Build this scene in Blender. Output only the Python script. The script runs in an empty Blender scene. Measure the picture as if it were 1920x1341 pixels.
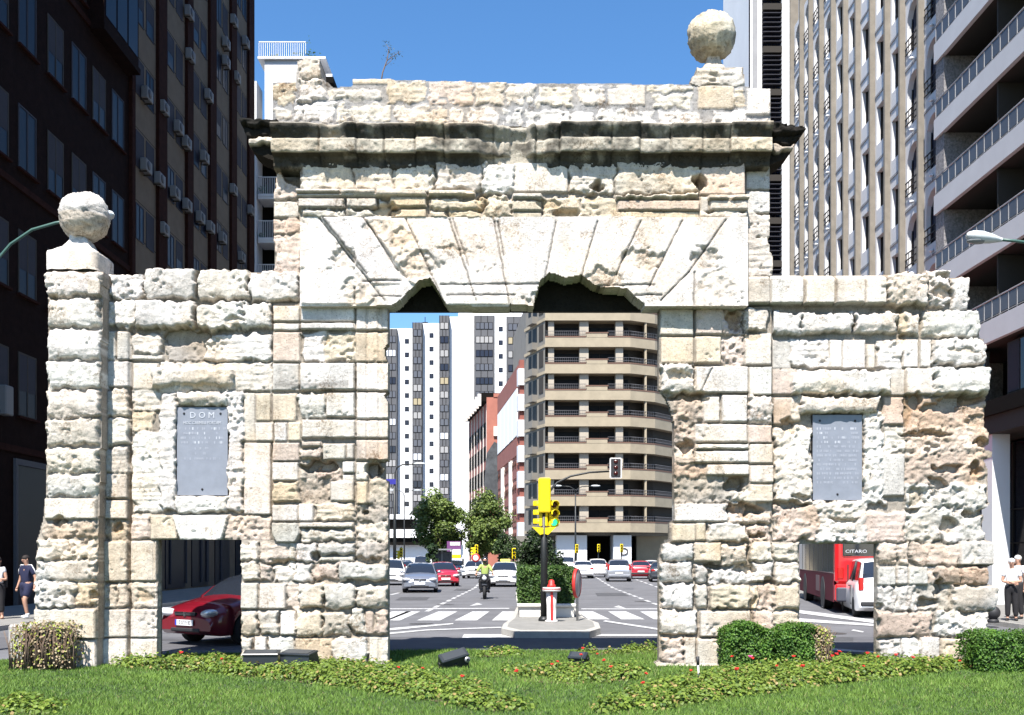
import bpy, math, random, numpy as np
from mathutils import Vector, Matrix
R = math.radians
sc = bpy.context.scene
COL = sc.collection
# ------------------------------------------------------------- camera, sky, sun, exposure
F, CX, HY, HC = 1870.0, 960.0, 1044.0, 1.74        # focal length (px of a 1920 frame), principal column, horizon row, eye height
D0 = 15.58                                         # distance of the monument's wall plane
cam = bpy.data.cameras.new('camera'); co = bpy.data.objects.new('camera', cam); COL.objects.link(co)
cam.sensor_width = 36.0; cam.lens = F/1920*36.0
cam.shift_y = (HY-670.5)/1920.0
co.location = (0, 0, HC); co.rotation_euler = (R(90), 0, 0)
cam.clip_start = 0.1; cam.clip_end = 3000
sc.camera = co
SUN_EL, SUN_AZ = R(58), R(16)                      # behind the camera, a little to its left
sun = bpy.data.lights.new('sun', 'SUN'); sun.energy = 5.0; sun.angle = R(0.5); sun.color = (1.0, 0.955, 0.90)
so = bpy.data.objects.new('sun', sun); COL.objects.link(so)
sd = Vector((-math.sin(SUN_AZ)*math.cos(SUN_EL), -math.cos(SUN_AZ)*math.cos(SUN_EL), math.sin(SUN_EL)))
so.rotation_euler = sd.to_track_quat('Z', 'Y').to_euler(); so.location = (0, 0, 60)
w = bpy.data.worlds.new('World'); sc.world = w; w.use_nodes = True
wn = w.node_tree; bg = wn.nodes['Background']
sky = wn.nodes.new('ShaderNodeTexSky'); sky.sky_type = 'NISHITA'; sky.sun_disc = False
sky.sun_elevation = SUN_EL; sky.sun_rotation = math.atan2(sd.x, sd.y)
sky.altitude = 200; sky.air_density = 1.0; sky.dust_density = 0.5; sky.ozone_density = 3.0
hs = wn.nodes.new("ShaderNodeHueSaturation"); hs.inputs["Saturation"].default_value = 1.22; hs.inputs["Value"].default_value = 2.15; wn.links.new(sky.outputs[0], hs.inputs["Color"]); wn.links.new(hs.outputs[0], bg.inputs[0]); bg.inputs[1].default_value = 0.05
vs = sc.view_settings; vs.view_transform = 'Standard'; vs.look = 'None'; vs.exposure = 1.12; vs.gamma = 1.0
sc.cycles.max_bounces = 5; sc.cycles.diffuse_bounces = 1; sc.cycles.glossy_bounces = 3; sc.cycles.transparent_max_bounces = 8
sc.cycles.transmission_bounces = 3
sc.cycles.use_denoising = True

# ------------------------------------------------------------- helpers
def P(px, py, Y):                                  # photo pixel -> point at distance Y
    return Vector(((px-CX)*Y/F, Y, HC-(py-HY)*Y/F))
def GY(py, z=0.0): return (HC-z)*F/(py-HY)         # distance of a ground row
def tag(o, label=None, cat=None, group=None, kind=None):
    if label: o['label'] = label
    if cat: o['category'] = cat
    if group: o['group'] = group
    if kind: o['kind'] = kind
    return o
def empty(name, loc=(0, 0, 0), rz=0.0, label=None, cat=None, group=None):
    o = bpy.data.objects.new(name, None); COL.objects.link(o)
    o.location = loc; o.rotation_euler = (0, 0, rz); o.empty_display_size = 0.2
    return tag(o, label, cat, group)
def kids(o): return [c for c in bpy.data.objects if c.parent == o]
CH = {}
def link(o, parent=None):
    COL.objects.link(o)
    if parent is not None:
        o.parent = parent; CH.setdefault(parent.name, []).append(o)
    return o
def copy_tree(o, parent=None):
    c = o.copy(); link(c, parent)
    for k in CH.get(o.name, []): copy_tree(k, c)
    return c
def npmesh(name, V, faces, mats, parent=None, smooth=False, col=None, mi=None, sizes=None):
    """V (n,3); faces (m,k) int array, or flat list with sizes"""
    me = bpy.data.meshes.new(name)
    V = np.ascontiguousarray(V, dtype=np.float32)
    if sizes is None:
        faces = np.asarray(faces, dtype=np.int32); k = faces.shape[1]
        sizes = np.full(len(faces), k, np.int32); flat = faces.ravel()
    else:
        flat = np.asarray(faces, np.int32); sizes = np.asarray(sizes, np.int32)
    me.vertices.add(len(V)); me.vertices.foreach_set('co', V.ravel())
    me.loops.add(len(flat)); me.loops.foreach_set('vertex_index', flat)
    me.polygons.add(len(sizes))
    st = np.zeros(len(sizes), np.int32); st[1:] = np.cumsum(sizes)[:-1]
    me.polygons.foreach_set('loop_start', st)
    if mi is not None: me.polygons.foreach_set('material_index', np.asarray(mi, np.int32))
    if smooth is not False:
        s = np.ones(len(sizes), bool) if smooth is True else np.asarray(smooth, bool)
    else: s = np.zeros(len(sizes), bool)
    me.polygons.foreach_set('use_smooth', s)
    me.update(calc_edges=True)
    if col is not None:
        a = me.color_attributes.new('Col', 'FLOAT_COLOR', 'POINT')
        c4 = np.ones((len(V), 4), np.float32); c4[:, :3] = col
        a.data.foreach_set('color', c4.ravel())
    for m in (mats if isinstance(mats, (list, tuple)) else [mats]): me.materials.append(m)
    o = bpy.data.objects.new(name, me)
    return link(o, parent)
class MB:
    """collects shapes; build() links them as ONE mesh object"""
    def __init__(s): s.v = []; s.f = []; s.m = []; s.s = []; s.mats = []
    def mi(s, m):
        if m not in s.mats: s.mats.append(m)
        return s.mats.index(m)
    def add(s, vs_, fs, m, smooth=False):
        b = len(s.v); s.v += [tuple(v) for v in vs_]; i = s.mi(m)
        for f in fs: s.f.append([b+k for k in f]); s.m.append(i); s.s.append(smooth)
    def box(s, x0, x1, y0, y1, z0, z1, m, M=None):
        vs_ = [Vector((x, y, z)) for z in (z0, z1) for x, y in ((x0, y0), (x1, y0), (x1, y1), (x0, y1))]
        if M is not None: vs_ = [M @ v for v in vs_]
        s.add(vs_, [(3, 2, 1, 0), (4, 5, 6, 7), (0, 1, 5, 4), (1, 2, 6, 5), (2, 3, 7, 6), (3, 0, 4, 7)], m)
    def bbox(s, x0, x1, y0, y1, z0, z1, b, m, M=None, smooth=True):      # bevelled box
        X, Y, Z = (x0, x1), (y0, y1), (z0, z1); vs_ = []; idx = {}
        for i in (0, 1):
            for j in (0, 1):
                for k in (0, 1):
                    sx, sy, sz = (1, -1)[i]*b, (1, -1)[j]*b, (1, -1)[k]*b
                    for a, p in enumerate(((X[i], Y[j]+sy, Z[k]+sz), (X[i]+sx, Y[j], Z[k]+sz), (X[i]+sx, Y[j]+sy, Z[k]))):
                        idx[i, j, k, a] = len(vs_); vs_.append(Vector(p))
        fs = []
        for i in (0, 1): fs.append([idx[i, j, k, 0] for j, k in ((0, 0), (0, 1), (1, 1), (1, 0))][::(1 if i == 0 else -1)])
        for j in (0, 1): fs.append([idx[i, j, k, 1] for i, k in ((0, 0), (1, 0), (1, 1), (0, 1))][::(1 if j == 0 else -1)])
        for k in (0, 1): fs.append([idx[i, j, k, 2] for i, j in ((0, 0), (0, 1), (1, 1), (1, 0))][::(1 if k == 0 else -1)])
        for j in (0, 1):
            for k in (0, 1): fs.append((idx[0, j, k, 1], idx[1, j, k, 1], idx[1, j, k, 2], idx[0, j, k, 2]))
        for i in (0, 1):
            for k in (0, 1): fs.append((idx[i, 0, k, 0], idx[i, 1, k, 0], idx[i, 1, k, 2], idx[i, 0, k, 2]))
        for i in (0, 1):
            for j in (0, 1): fs.append((idx[i, j, 0, 0], idx[i, j, 1, 0], idx[i, j, 1, 1], idx[i, j, 0, 1]))
        for i in (0, 1):
            for j in (0, 1):
                for k in (0, 1): fs.append((idx[i, j, k, 0], idx[i, j, k, 1], idx[i, j, k, 2]))
        c = Vector(((x0+x1)/2, (y0+y1)/2, (z0+z1)/2)); out = []
        for f in fs:                                                     # face outward
            a, b_, d = (vs_[f[0]], vs_[f[1]], vs_[f[2]])
            n = (b_-a).cross(d-a); g = sum((vs_[q] for q in f), Vector())/len(f)
            out.append(f if n.dot(g-c) > 0 else f[::-1])
        if M is not None: vs_ = [M @ v for v in vs_]
        s.add(vs_, out, m)
    def quad(s, a, b, c, d, m): s.add([a, b, c, d], [(0, 1, 2, 3)], m)
    def tube(s, pts, r, m, n=8, cap=True):
        pts = [Vector(p) for p in pts]; rr = r if isinstance(r, (list, tuple)) else [r]*len(pts); vs_ = []
        for i, p in enumerate(pts):
            t = (pts[min(i+1, len(pts)-1)]-pts[max(i-1, 0)]).normalized()
            a = Vector((0, 0, 1)) if abs(t.z) < 0.9 else Vector((1, 0, 0))
            u = t.cross(a).normalized(); v = t.cross(u)
            for k in range(n):
                an = 2*math.pi*k/n; vs_.append(p+(u*math.cos(an)+v*math.sin(an))*rr[i])
        fs = []
        for i in range(len(pts)-1):
            for k in range(n):
                fs.append((i*n+k, (i+1)*n+k, (i+1)*n+(k+1) % n, i*n+(k+1) % n))
        if cap: fs += [tuple(range(n)), tuple(range((len(pts)-1)*n+n-1, (len(pts)-1)*n-1, -1))]
        s.add(vs_, fs, m, True)
    def lathe(s, prof, c, m, n=16, axis='z', M=None, caps=True):
        vs_ = []; c = Vector(c)
        for r, z in prof:
            for k in range(n):
                a = 2*math.pi*k/n; q = (r*math.cos(a), r*math.sin(a), z)
                if axis == 'y': q = (q[0], q[2], q[1])
                if axis == 'x': q = (q[2], q[0], q[1])
                v = Vector(q)
                if M is not None: v = M @ v
                vs_.append(c+v)
        fs = []
        for i in range(len(prof)-1):
            for k in range(n):
                fs.append((i*n+k, i*n+(k+1) % n, (i+1)*n+(k+1) % n, (i+1)*n+k))
        if caps and prof[0][0] > 1e-6: fs.append(tuple(range(n-1, -1, -1)))
        if caps and prof[-1][0] > 1e-6: fs.append(tuple(range((len(prof)-1)*n, len(prof)*n)))
        s.add(vs_, fs, m, True)
    def ell(s, c, r, m, n=12, k=8, M=None):
        prof = [(math.sin(math.pi*i/k), -math.cos(math.pi*i/k)) for i in range(k+1)]
        vs_ = []; c = Vector(c)
        for pr, z in prof:
            for q in range(n):
                a = 2*math.pi*q/n; v = Vector((pr*math.cos(a)*r[0], pr*math.sin(a)*r[1], z*r[2]))
                if M is not None: v = M @ v
                vs_.append(c+v)
        fs = [(i*n+q, i*n+(q+1) % n, (i+1)*n+(q+1) % n, (i+1)*n+q) for i in range(k) for q in range(n)]
        s.add(vs_, fs, m, True)
    def prism(s, poly, y0, y1, m, f=None):          # polygon in (x,z), extruded in y
        n = len(poly); vs_ = [(x, y0, z) for x, z in poly]+[(x, y1, z) for x, z in poly]
        if f: vs_ = [f(*v) for v in vs_]
        ar = sum(poly[i][0]*poly[(i+1) % n][1]-poly[(i+1) % n][0]*poly[i][1] for i in range(n))
        fs = [tuple(range(n)), tuple(range(2*n-1, n-1, -1))]+[(i, n+i, n+(i+1) % n, (i+1) % n) for i in range(n)]
        if ar < 0: fs = [q[::-1] for q in fs]
        s.add(vs_, fs, m)
    def build(s, name, parent=None, loc=None):
        flat = [k for f in s.f for k in f]
        o = npmesh(name, np.array(s.v, np.float32).reshape(-1, 3), flat, s.mats, parent, smooth=s.s, mi=s.m, sizes=[len(f) for f in s.f])
        if loc is not None: o.location = loc
        return o
def text(name, body, size, m, parent, M, depth=0.004, align='CENTER', squeeze=1.0):
    cu = bpy.data.curves.new(name, 'FONT'); cu.body = body; cu.size = size; cu.extrude = depth
    cu.align_x = align; cu.align_y = 'CENTER'; cu.resolution_u = 2
    t = bpy.data.objects.new(name, cu); COL.objects.link(t)
    dg = bpy.context.evaluated_depsgraph_get(); me = bpy.data.meshes.new_from_object(t.evaluated_get(dg))
    bpy.data.objects.remove(t); me.materials.clear(); me.materials.append(m)
    me.transform(M @ Matrix.Diagonal((squeeze, 1, 1, 1)))
    return link(bpy.data.objects.new(name, me), parent)
FRONT = Matrix.Rotation(R(90), 4, 'X')              # text plane -> facing the camera
# ------------------------------------------------------------- materials
def mat(name, c, rough=0.7, metal=0.0, noise=0.0, scale=3.0, bump=0.0, bscale=None, spec=0.5, coat=0.0, emit=None, detail=5, c2=None):
    m = bpy.data.materials.new(name); m.use_nodes = True; nt = m.node_tree; b = nt.nodes['Principled BSDF']
    b.inputs['Base Color'].default_value = (*c, 1); b.inputs['Roughness'].default_value = rough
    b.inputs['Metallic'].default_value = metal; b.inputs['Specular IOR Level'].default_value = spec
    b.inputs['Coat Weight'].default_value = coat; b.inputs['Coat Roughness'].default_value = 0.05
    if emit: b.inputs['Emission Color'].default_value = (*emit[0], 1); b.inputs['Emission Strength'].default_value = emit[1]
    if noise or bump:
        tc = nt.nodes.new('ShaderNodeTexCoord')
        n = nt.nodes.new('ShaderNodeTexNoise'); n.inputs['Scale'].default_value = scale; n.inputs['Detail'].default_value = detail
        n.inputs['Roughness'].default_value = 0.65
        nt.links.new(tc.outputs['Object'], n.inputs['Vector'])
        if noise:
            rp = nt.nodes.new('ShaderNodeValToRGB'); e = rp.color_ramp.elements
            e[0].position = 0.3; e[1].position = 0.7
            lo = [max(0, x*(1-noise)) for x in c]; hi = [min(1, x*(1+noise)) for x in (c2 or c)]
            e[0].color = (*lo, 1); e[1].color = (*hi, 1)
            nt.links.new(n.outputs['Fac'], rp.inputs['Fac']); nt.links.new(rp.outputs['Color'], b.inputs['Base Color'])
        if bump:
            n2 = n
            if bscale:
                n2 = nt.nodes.new('ShaderNodeTexNoise'); n2.inputs['Scale'].default_value = bscale; n2.inputs['Detail'].default_value = 6
                nt.links.new(tc.outputs['Object'], n2.inputs['Vector'])
            bp = nt.nodes.new('ShaderNodeBump'); bp.inputs['Strength'].default_value = 1.0; bp.inputs['Distance'].default_value = bump
            nt.links.new(n2.outputs['Fac'], bp.inputs['Height']); nt.links.new(bp.outputs['Normal'], b.inputs['Normal'])
    return m
def stone_mat(name, bump=0.02):
    m = bpy.data.materials.new(name); m.use_nodes = True; nt = m.node_tree; b = nt.nodes['Principled BSDF']
    b.inputs['Roughness'].default_value = 0.95; b.inputs['Specular IOR Level'].default_value = 0.15
    at = nt.nodes.new('ShaderNodeAttribute'); at.attribute_name = 'Col'
    tc = nt.nodes.new('ShaderNodeTexCoord')
    def nz(s, d, r=0.65):
        n = nt.nodes.new('ShaderNodeTexNoise'); n.inputs['Scale'].default_value = s; n.inputs['Detail'].default_value = d
        n.inputs['Roughness'].default_value = r; nt.links.new(tc.outputs['Object'], n.inputs['Vector']); return n
    def rng(n, a, bb, lo, hi):
        q = nt.nodes.new('ShaderNodeMapRange'); q.inputs[1].default_value = a; q.inputs[2].default_value = bb
        q.inputs[3].default_value = lo; q.inputs[4].default_value = hi; nt.links.new(n.outputs['Fac'], q.inputs[0]); return q
    def mul(c, f):
        q = nt.nodes.new('ShaderNodeMix'); q.data_type = 'RGBA'; q.blend_type = 'MULTIPLY'; q.inputs[0].default_value = 1
        nt.links.new(c, q.inputs[6]); nt.links.new(f.outputs[0], q.inputs[7]); return q.outputs[2]
    c = mul(at.outputs['Color'], rng(nz(1.6, 6), 0.35, 0.65, 0.84, 1.10))
    c = mul(c, rng(nz(14, 8, 0.75), 0.36, 0.6, 0.80, 1.06))
    c = mul(c, rng(nz(45, 4, 0.6), 0.29, 0.42, 0.28, 1.0))           # dark lichen pits
    # soot and lichen in patches: coarse mask raises a fine speckle over its threshold
    ad = nt.nodes.new('ShaderNodeMath'); ad.operation = 'ADD'; na, nb2 = nz(2.3, 5, 0.6), nz(30, 7, 0.8)
    nt.links.new(na.outputs['Fac'], ad.inputs[0]); nt.links.new(nb2.outputs['Fac'], ad.inputs[1])
    q = nt.nodes.new('ShaderNodeMapRange'); q.inputs[1].default_value = 1.09; q.inputs[2].default_value = 1.26; q.inputs[3].default_value = 1.0; q.inputs[4].default_value = 0.0
    nt.links.new(ad.outputs[0], q.inputs[0])
    bm = nt.nodes.new('ShaderNodeMix'); bm.data_type = 'RGBA'; bm.inputs[6].default_value = (.42, .36, .30, 1); bm.inputs[7].default_value = (1, 1, 1, 1); nt.links.new(q.outputs[0], bm.inputs[0])
    mm = nt.nodes.new('ShaderNodeMix'); mm.data_type = 'RGBA'; mm.blend_type = 'MULTIPLY'; mm.inputs[0].default_value = 1; nt.links.new(c, mm.inputs[6]); nt.links.new(bm.outputs[2], mm.inputs[7]); c = mm.outputs[2]
    mp = nt.nodes.new('ShaderNodeMapping'); mp.inputs['Scale'].default_value = (7, 7, .7); nt.links.new(tc.outputs['Object'], mp.inputs[0])
    st = nz(1.0, 5, .6); nt.links.new(mp.outputs[0], st.inputs['Vector']); c = mul(c, rng(st, .38, .62, .88, 1.04))   # rain streaks
    pk = nz(.9, 4, .5); pm = nt.nodes.new('ShaderNodeMix'); pm.data_type = 'RGBA'; pm.inputs[6].default_value = (1, 1, 1, 1); pm.inputs[7].default_value = (1.0, .925, .83, 1)
    nt.links.new(rng(pk, .47, .62, 0, 1).outputs[0], pm.inputs[0])
    m3 = nt.nodes.new('ShaderNodeMix'); m3.data_type = 'RGBA'; m3.blend_type = 'MULTIPLY'; m3.inputs[0].default_value = 1; nt.links.new(c, m3.inputs[6]); nt.links.new(pm.outputs[2], m3.inputs[7]); c = m3.outputs[2]
    nt.links.new(c, b.inputs['Base Color'])
    bp = nt.nodes.new('ShaderNodeBump'); bp.inputs['Distance'].default_value = bump; bp.inputs['Strength'].default_value = 0.9
    n3 = nz(22, 9, 0.72); nt.links.new(n3.outputs['Fac'], bp.inputs['Height']); nt.links.new(bp.outputs['Normal'], b.inputs['Normal'])
    return m
# ------------------------------------------------------------- the gate: weathered ashlar built as relief
STONE = stone_mat('weathered_sandstone')
GATE = empty('stone_gate', (0, D0, 0), label='weathered pale sandstone city gate with one wide central opening and two small doorways', cat='gate')
rng0 = np.random.default_rng(7)
def vnoise(w_, h_, cell, seed):
    r = np.random.default_rng(seed); gx, gy = int(w_/cell)+3, int(h_/cell)+3
    g = r.random((gy, gx)); x = np.arange(w_)/cell; y = np.arange(h_)/cell
    xi = x.astype(int); yi = y.astype(int); fx = x-xi; fy = y-yi; fx = fx*fx*(3-2*fx); fy = fy*fy*(3-2*fy)
    a = g[np.ix_(yi, xi)]; b = g[np.ix_(yi, xi+1)]; c = g[np.ix_(yi+1, xi)]; d = g[np.ix_(yi+1, xi+1)]
    top = a+(b-a)*fx[None, :]; bot = c+(d-c)*fx[None, :]
    return top+(bot-top)*fy[:, None]
ST = 2                                              # relief step in photo pixels (1/60 m)
NW, NH = 1920//ST, 1344//ST
def fbm(c0, seed, octs=4, gain=0.5):
    o = np.zeros((NH, NW)); a = 1.0; t = 0.0
    for k in range(octs):
        o += a*(vnoise(NW, NH, max(1.01, c0/ST/2**k), seed+k)*2-1); t += a; a *= gain
    return o/t
def ridge(c0, seed, octs=4):
    o = np.zeros((NH, NW)); a = 1.0; t = 0.0
    for k in range(octs):
        o += a*(np.abs(vnoise(NW, NH, max(1.01, c0/ST/2**k), seed+k)*2-1)); t += a; a *= 0.55
    return o/t                                      # 0..1, creased valleys at 0
NB, NM, NF = fbm(70, 1), fbm(24, 11), fbm(8, 21, 3)
RB, RM = ridge(55, 31, 5), ridge(18, 41, 4)
NL = (vnoise(NW, NH, 2.2, 91)*vnoise(NH, NW, 30, 92).T*0+np.repeat(np.repeat(vnoise(NW//8+1, NH, 2.0, 93), 8, 1)[:, :NW], 1, 0)*2-1)
WX, WY = fbm(16, 51, 3), fbm(16, 61, 3)
PIT = np.clip((vnoise(NW, NH, 3.2, 71)*vnoise(NW, NH, 14, 72)-0.5)*6, 0, 1)
HOLLOW = np.clip(fbm(40, 81, 4)*2.2-0.55, 0, 1)
CW = dict(w=(.70, .645, .575), c=(.65, .57, .46), y=(.62, .505, .345), p=(.60, .47, .37), g=(.56, .515, .45), m=(.34, .30, .25),
          d=(.42, .37, .305), b=(.45, .355, .26), k=(.022, .020, .017), G=(.33, .32, .31), P=(.54, .40, .30))  # k: black crust; also stands in for shade in arch and soffit
for _k in 'wcypgdbP': _g = sum(CW[_k])/3; CW[_k] = tuple(.76*v+.24*_g for v in CW[_k])
EDGE = dict(s=2.0, b=6.5, r=7.0, e=4.0)
def pdist(poly, X, Y):
    a = sum(poly[i][0]*poly[(i+1) % len(poly)][1]-poly[(i+1) % len(poly)][0]*poly[i][1] for i in range(len(poly)))
    sg = 1 if a > 0 else -1; d = None
    for i in range(len(poly)):
        (x0, y0), (x1, y1) = poly[i], poly[(i+1) % len(poly)]; L = math.hypot(x1-x0, y1-y0)
        e = sg*((x1-x0)*(Y-y0)-(y1-y0)*(X-x0))/L
        d = e if d is None else np.minimum(d, e)
    return d
def inside(poly, X, Y):                             # even-odd test, any polygon
    r = np.zeros(X.shape, bool); n = len(poly)
    for i in range(n):
        (x0, y0), (x1, y1) = poly[i], poly[(i+1) % n]
        if y0 == y1: continue
        c = ((y0 > Y) != (y1 > Y)) & (X < (x1-x0)*(Y-y0)/(y1-y0)+x0); r ^= c
    return r
def rect(x0, y0, x1, y1): return [(x0, y0), (x1, y0), (x1, y1), (x0, y1)]
def parse(t):
    out = []
    for ln in t.strip().splitlines():
        for it in ln.split(';'):
            q = it.split()
            if not q: continue
            # x0 y0 x1 y1 height_cm type colour   or   poly: x,y x,y ... height type colour
            if ',' in q[0]:
                pts = [tuple(float(a) for a in k.split(',')) for k in q if ',' in k]; rest = q[len(pts):]
            else:
                pts = rect(*[float(a) for a in q[:4]]); rest = q[4:]
            out.append((pts, float(rest[0])/100, rest[1], rest[2]))
    return out
def relief(name, box, h0, keep, cuts, blocks, holes=(), extra=None, base=-0.024, mortar='m', thick=0.45, parent=None, craggy=1.0, wob=1.0, side=None, core='d'):
    D = D0-h0
    x0, y0, x1, y1 = [int(round(a/ST)) for a in box]
    gx = np.arange(x0, x1+1); gy = np.arange(y0, y1+1)
    X, Y = np.meshgrid(gx*float(ST), gy*float(ST))
    sl = (slice(y0, y1+1), slice(x0, x1+1))
    wx, wy = WX[sl]*wob, WY[sl]*wob
    h = base-0.012+0.010*NF[sl]+0.012*NM[sl]; col = np.empty(X.shape+(3,)); col[:] = CW[mortar]
    col *= (1+0.10*NM[sl])[..., None]
    for pts, pr, ty, cc in blocks:
        px = [p[0] for p in pts]; py = [p[1] for p in pts]
        i0 = max(0, int((min(px)-12)/ST)-x0); i1 = min(X.shape[1], int((max(px)+12)/ST)-x0+2)
        j0 = max(0, int((min(py)-12)/ST)-y0); j1 = min(X.shape[0], int((max(py)+12)/ST)-y0+2)
        if i1 <= i0 or j1 <= j0: continue
        s2 = (slice(j0, j1), slice(i0, i1)); s3 = (slice(y0+j0, y0+j1), slice(x0+i0, x0+i1))
        am = dict(s=0.8, b=6.0, r=10.0, e=8.0)[ty]
        jx, jy = rng0.uniform(-1, 1, 2)*0.8
        d = pdist(pts, X[s2]+wx[s2]*am+jx, Y[s2]+wy[s2]*am+jy)
        if ty in 'br': d = d+NF[s3]*4
        t = np.clip(d/EDGE[ty], 0, 1)
        dx = min(max(px)-min(px), max(py)-min(py))
        tilt = rng0.uniform(-1, 1, 2)*0.006
        if ty == 's': hb = pr*np.clip(t*1.5, 0, 1)+0.004*NM[s3]+0.003*NF[s3]-0.022*PIT[s3]*(NB[s3] > 0)
        elif ty == 'b':
            
            tb = np.clip((max(py)-Y[s2])/max(1, max(py)-min(py)), 0, 1); lowr = np.clip((.42+.35*NB[s3]-tb)/.42, 0, 1)
            hb = pr*(1-(1-t)**3)+0.008*NB[s3]*t+0.007*(0.5-RB[s3])*t+0.010*NF[s3]-0.03*PIT[s3]-0.05*np.clip(HOLLOW[s3]-.25, 0, 1)*t*craggy
            hb = hb-lowr**1.4*(0.025+0.060*np.clip(.75-RM[s3]*1.3, 0, 1)+0.03*NF[s3])
        elif ty == 'r':
            hb = pr*(1-(1-t)**2)+(0.085*(RB[s3]-0.42)+0.10*(0.4-RM[s3])+0.02*NM[s3]+0.045*NF[s3])*craggy-0.05*PIT[s3]
        else:
            hb = pr*np.clip(t*1.3, 0, 1)+0.010*NM[s3]+0.012*(0.4-RM[s3])+0.012*NF[s3]+0.008*NL[s3]-0.035*PIT[s3]-0.018*HOLLOW[s3]
        hb = hb+tilt[0]*(X[s2]-np.mean(px))/40+tilt[1]*(Y[s2]-np.mean(py))/40
        ok = (d > -0.5)
        if pr >= 0: up = ok & (hb > h[s2])
        else: up = ok & (d > 0)
        h[s2] = np.where(up, hb, h[s2])
        k = np.array(CW[cc])*(1+rng0.uniform(-.07, .07))*(1+rng0.uniform(-.012, .012, 3))
        cb = k[None, None, :]*(1+0.09*NB[s3]+0.07*NM[s3])[..., None]
        cb = cb*(1-np.array((.03, .08, .15))[None, None, :]*np.clip(NB[s3]*1.5-0.35, 0, 1)[..., None])
        tt = np.clip(d/2.5, 0, 1)[..., None]
        col[s2] = np.where((ok & up)[..., None], cb*tt+col[s2]*(1-tt), col[s2])
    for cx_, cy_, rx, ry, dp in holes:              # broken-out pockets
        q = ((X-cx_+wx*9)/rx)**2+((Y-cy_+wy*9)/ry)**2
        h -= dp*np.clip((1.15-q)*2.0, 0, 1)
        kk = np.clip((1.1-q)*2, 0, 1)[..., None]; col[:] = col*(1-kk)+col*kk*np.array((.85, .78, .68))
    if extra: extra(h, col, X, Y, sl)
    xc, yc = (X[:-1, :-1]+ST/2), (Y[:-1, :-1]+ST/2)
    K = np.zeros(xc.shape, bool)
    for poly in keep: K |= inside(poly, xc, yc)
    for poly in cuts: K &= ~inside(poly, xc+wx[:-1, :-1]*3, yc+wy[:-1, :-1]*3)
    H, W = X.shape
    Vx = (X-CX)*D/F; Vz = HC-(Y-HY)*D/F; Vy = -h0-h
    vid = np.arange(H*W).reshape(H, W)
    a, b, c, d = vid[:-1, :-1][K], vid[:-1, 1:][K], vid[1:, 1:][K], vid[1:, :-1][K]
    Fq = [np.stack([d, c, b, a], 1)]
    V = [np.stack([Vx.ravel(), Vy.ravel(), Vz.ravel()], 1)]; C = [col.reshape(-1, 3)]
    nb = len(V[0])
    Kp = np.pad(K, 1)
    segs = []
    for (dy, dx, e0, e1) in ((-1, 0, (0, 0), (0, 1)), (1, 0, (1, 1), (1, 0)), (0, -1, (1, 0), (0, 0)), (0, 1, (0, 1), (1, 1))):
        B = K & ~Kp[1+dy:1+dy+K.shape[0], 1+dx:1+dx+K.shape[1]]
        j, i = np.nonzero(B)
        segs.append(np.stack([vid[j+e0[0], i+e0[1]], vid[j+e1[0], i+e1[1]]], 1))
    S = np.concatenate(segs); n = len(S)
    f = V[0]; bk = f.copy(); nstep = 7
    base_i = nb
    p0, p1 = f[S[:, 0]], f[S[:, 1]]
    rr = np.random.default_rng(5)
    prev = np.stack([np.arange(n)*2, np.arange(n)*2+1], 1)+nb
    V.append(np.stack([p0, p1], 1).reshape(-1, 3)); C.append(col.reshape(-1, 3)[S].reshape(-1, 3))
    q0, q1 = p0.copy(), p1.copy(); q0[:, 1] = -h0+thick; q1[:, 1] = -h0+thick
    V.append(np.stack([q0, q1], 1).reshape(-1, 3)); C.append(col.reshape(-1, 3)[S].reshape(-1, 3))
    nxt = prev+2*n
    Fq.append(np.stack([prev[:, 0], prev[:, 1], nxt[:, 1], nxt[:, 0]], 1))
    V = np.concatenate(V); C = np.concatenate(C); nf = len(Fq[0]); Fq = np.concatenate(Fq)
    used = np.zeros(len(V), bool); used[Fq.ravel()] = True; rm = np.cumsum(used)-1
    sm = np.zeros(len(Fq), bool); sm[:nf] = True
    if side is not None:                            # body of the masonry behind the face: boxes (x0,y0,x1,y1,depth)
        for (bx0, by0, bx1, by1, d0, d1) in side:
            xs = [(bx0-CX)*D/F, (bx1-CX)*D/F]; zs = [HC-(by1-HY)*D/F, HC-(by0-HY)*D/F]; ys = [d0, d1]
            bv = np.array([(x, y, z) for z in zs for x, y in ((xs[0], ys[0]), (xs[1], ys[0]), (xs[1], ys[1]), (xs[0], ys[1]))])
            bf = np.array([(3, 2, 1, 0), (4, 5, 6, 7), (0, 1, 5, 4), (1, 2, 6, 5), (2, 3, 7, 6), (3, 0, 4, 7)])+len(V)
            V = np.concatenate([V, bv]); C = np.concatenate([C, np.tile(np.array(CW[core]), (8, 1))])
            Fq = np.concatenate([Fq, bf]); sm = np.concatenate([sm, np.zeros(6, bool)])
        used = np.zeros(len(V), bool); used[Fq.ravel()] = True; rm = np.cumsum(used)-1
    return npmesh(name, V[used], rm[Fq], STONE, parent or GATE, smooth=sm, col=np.clip(C[used], 0, 1))

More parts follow.
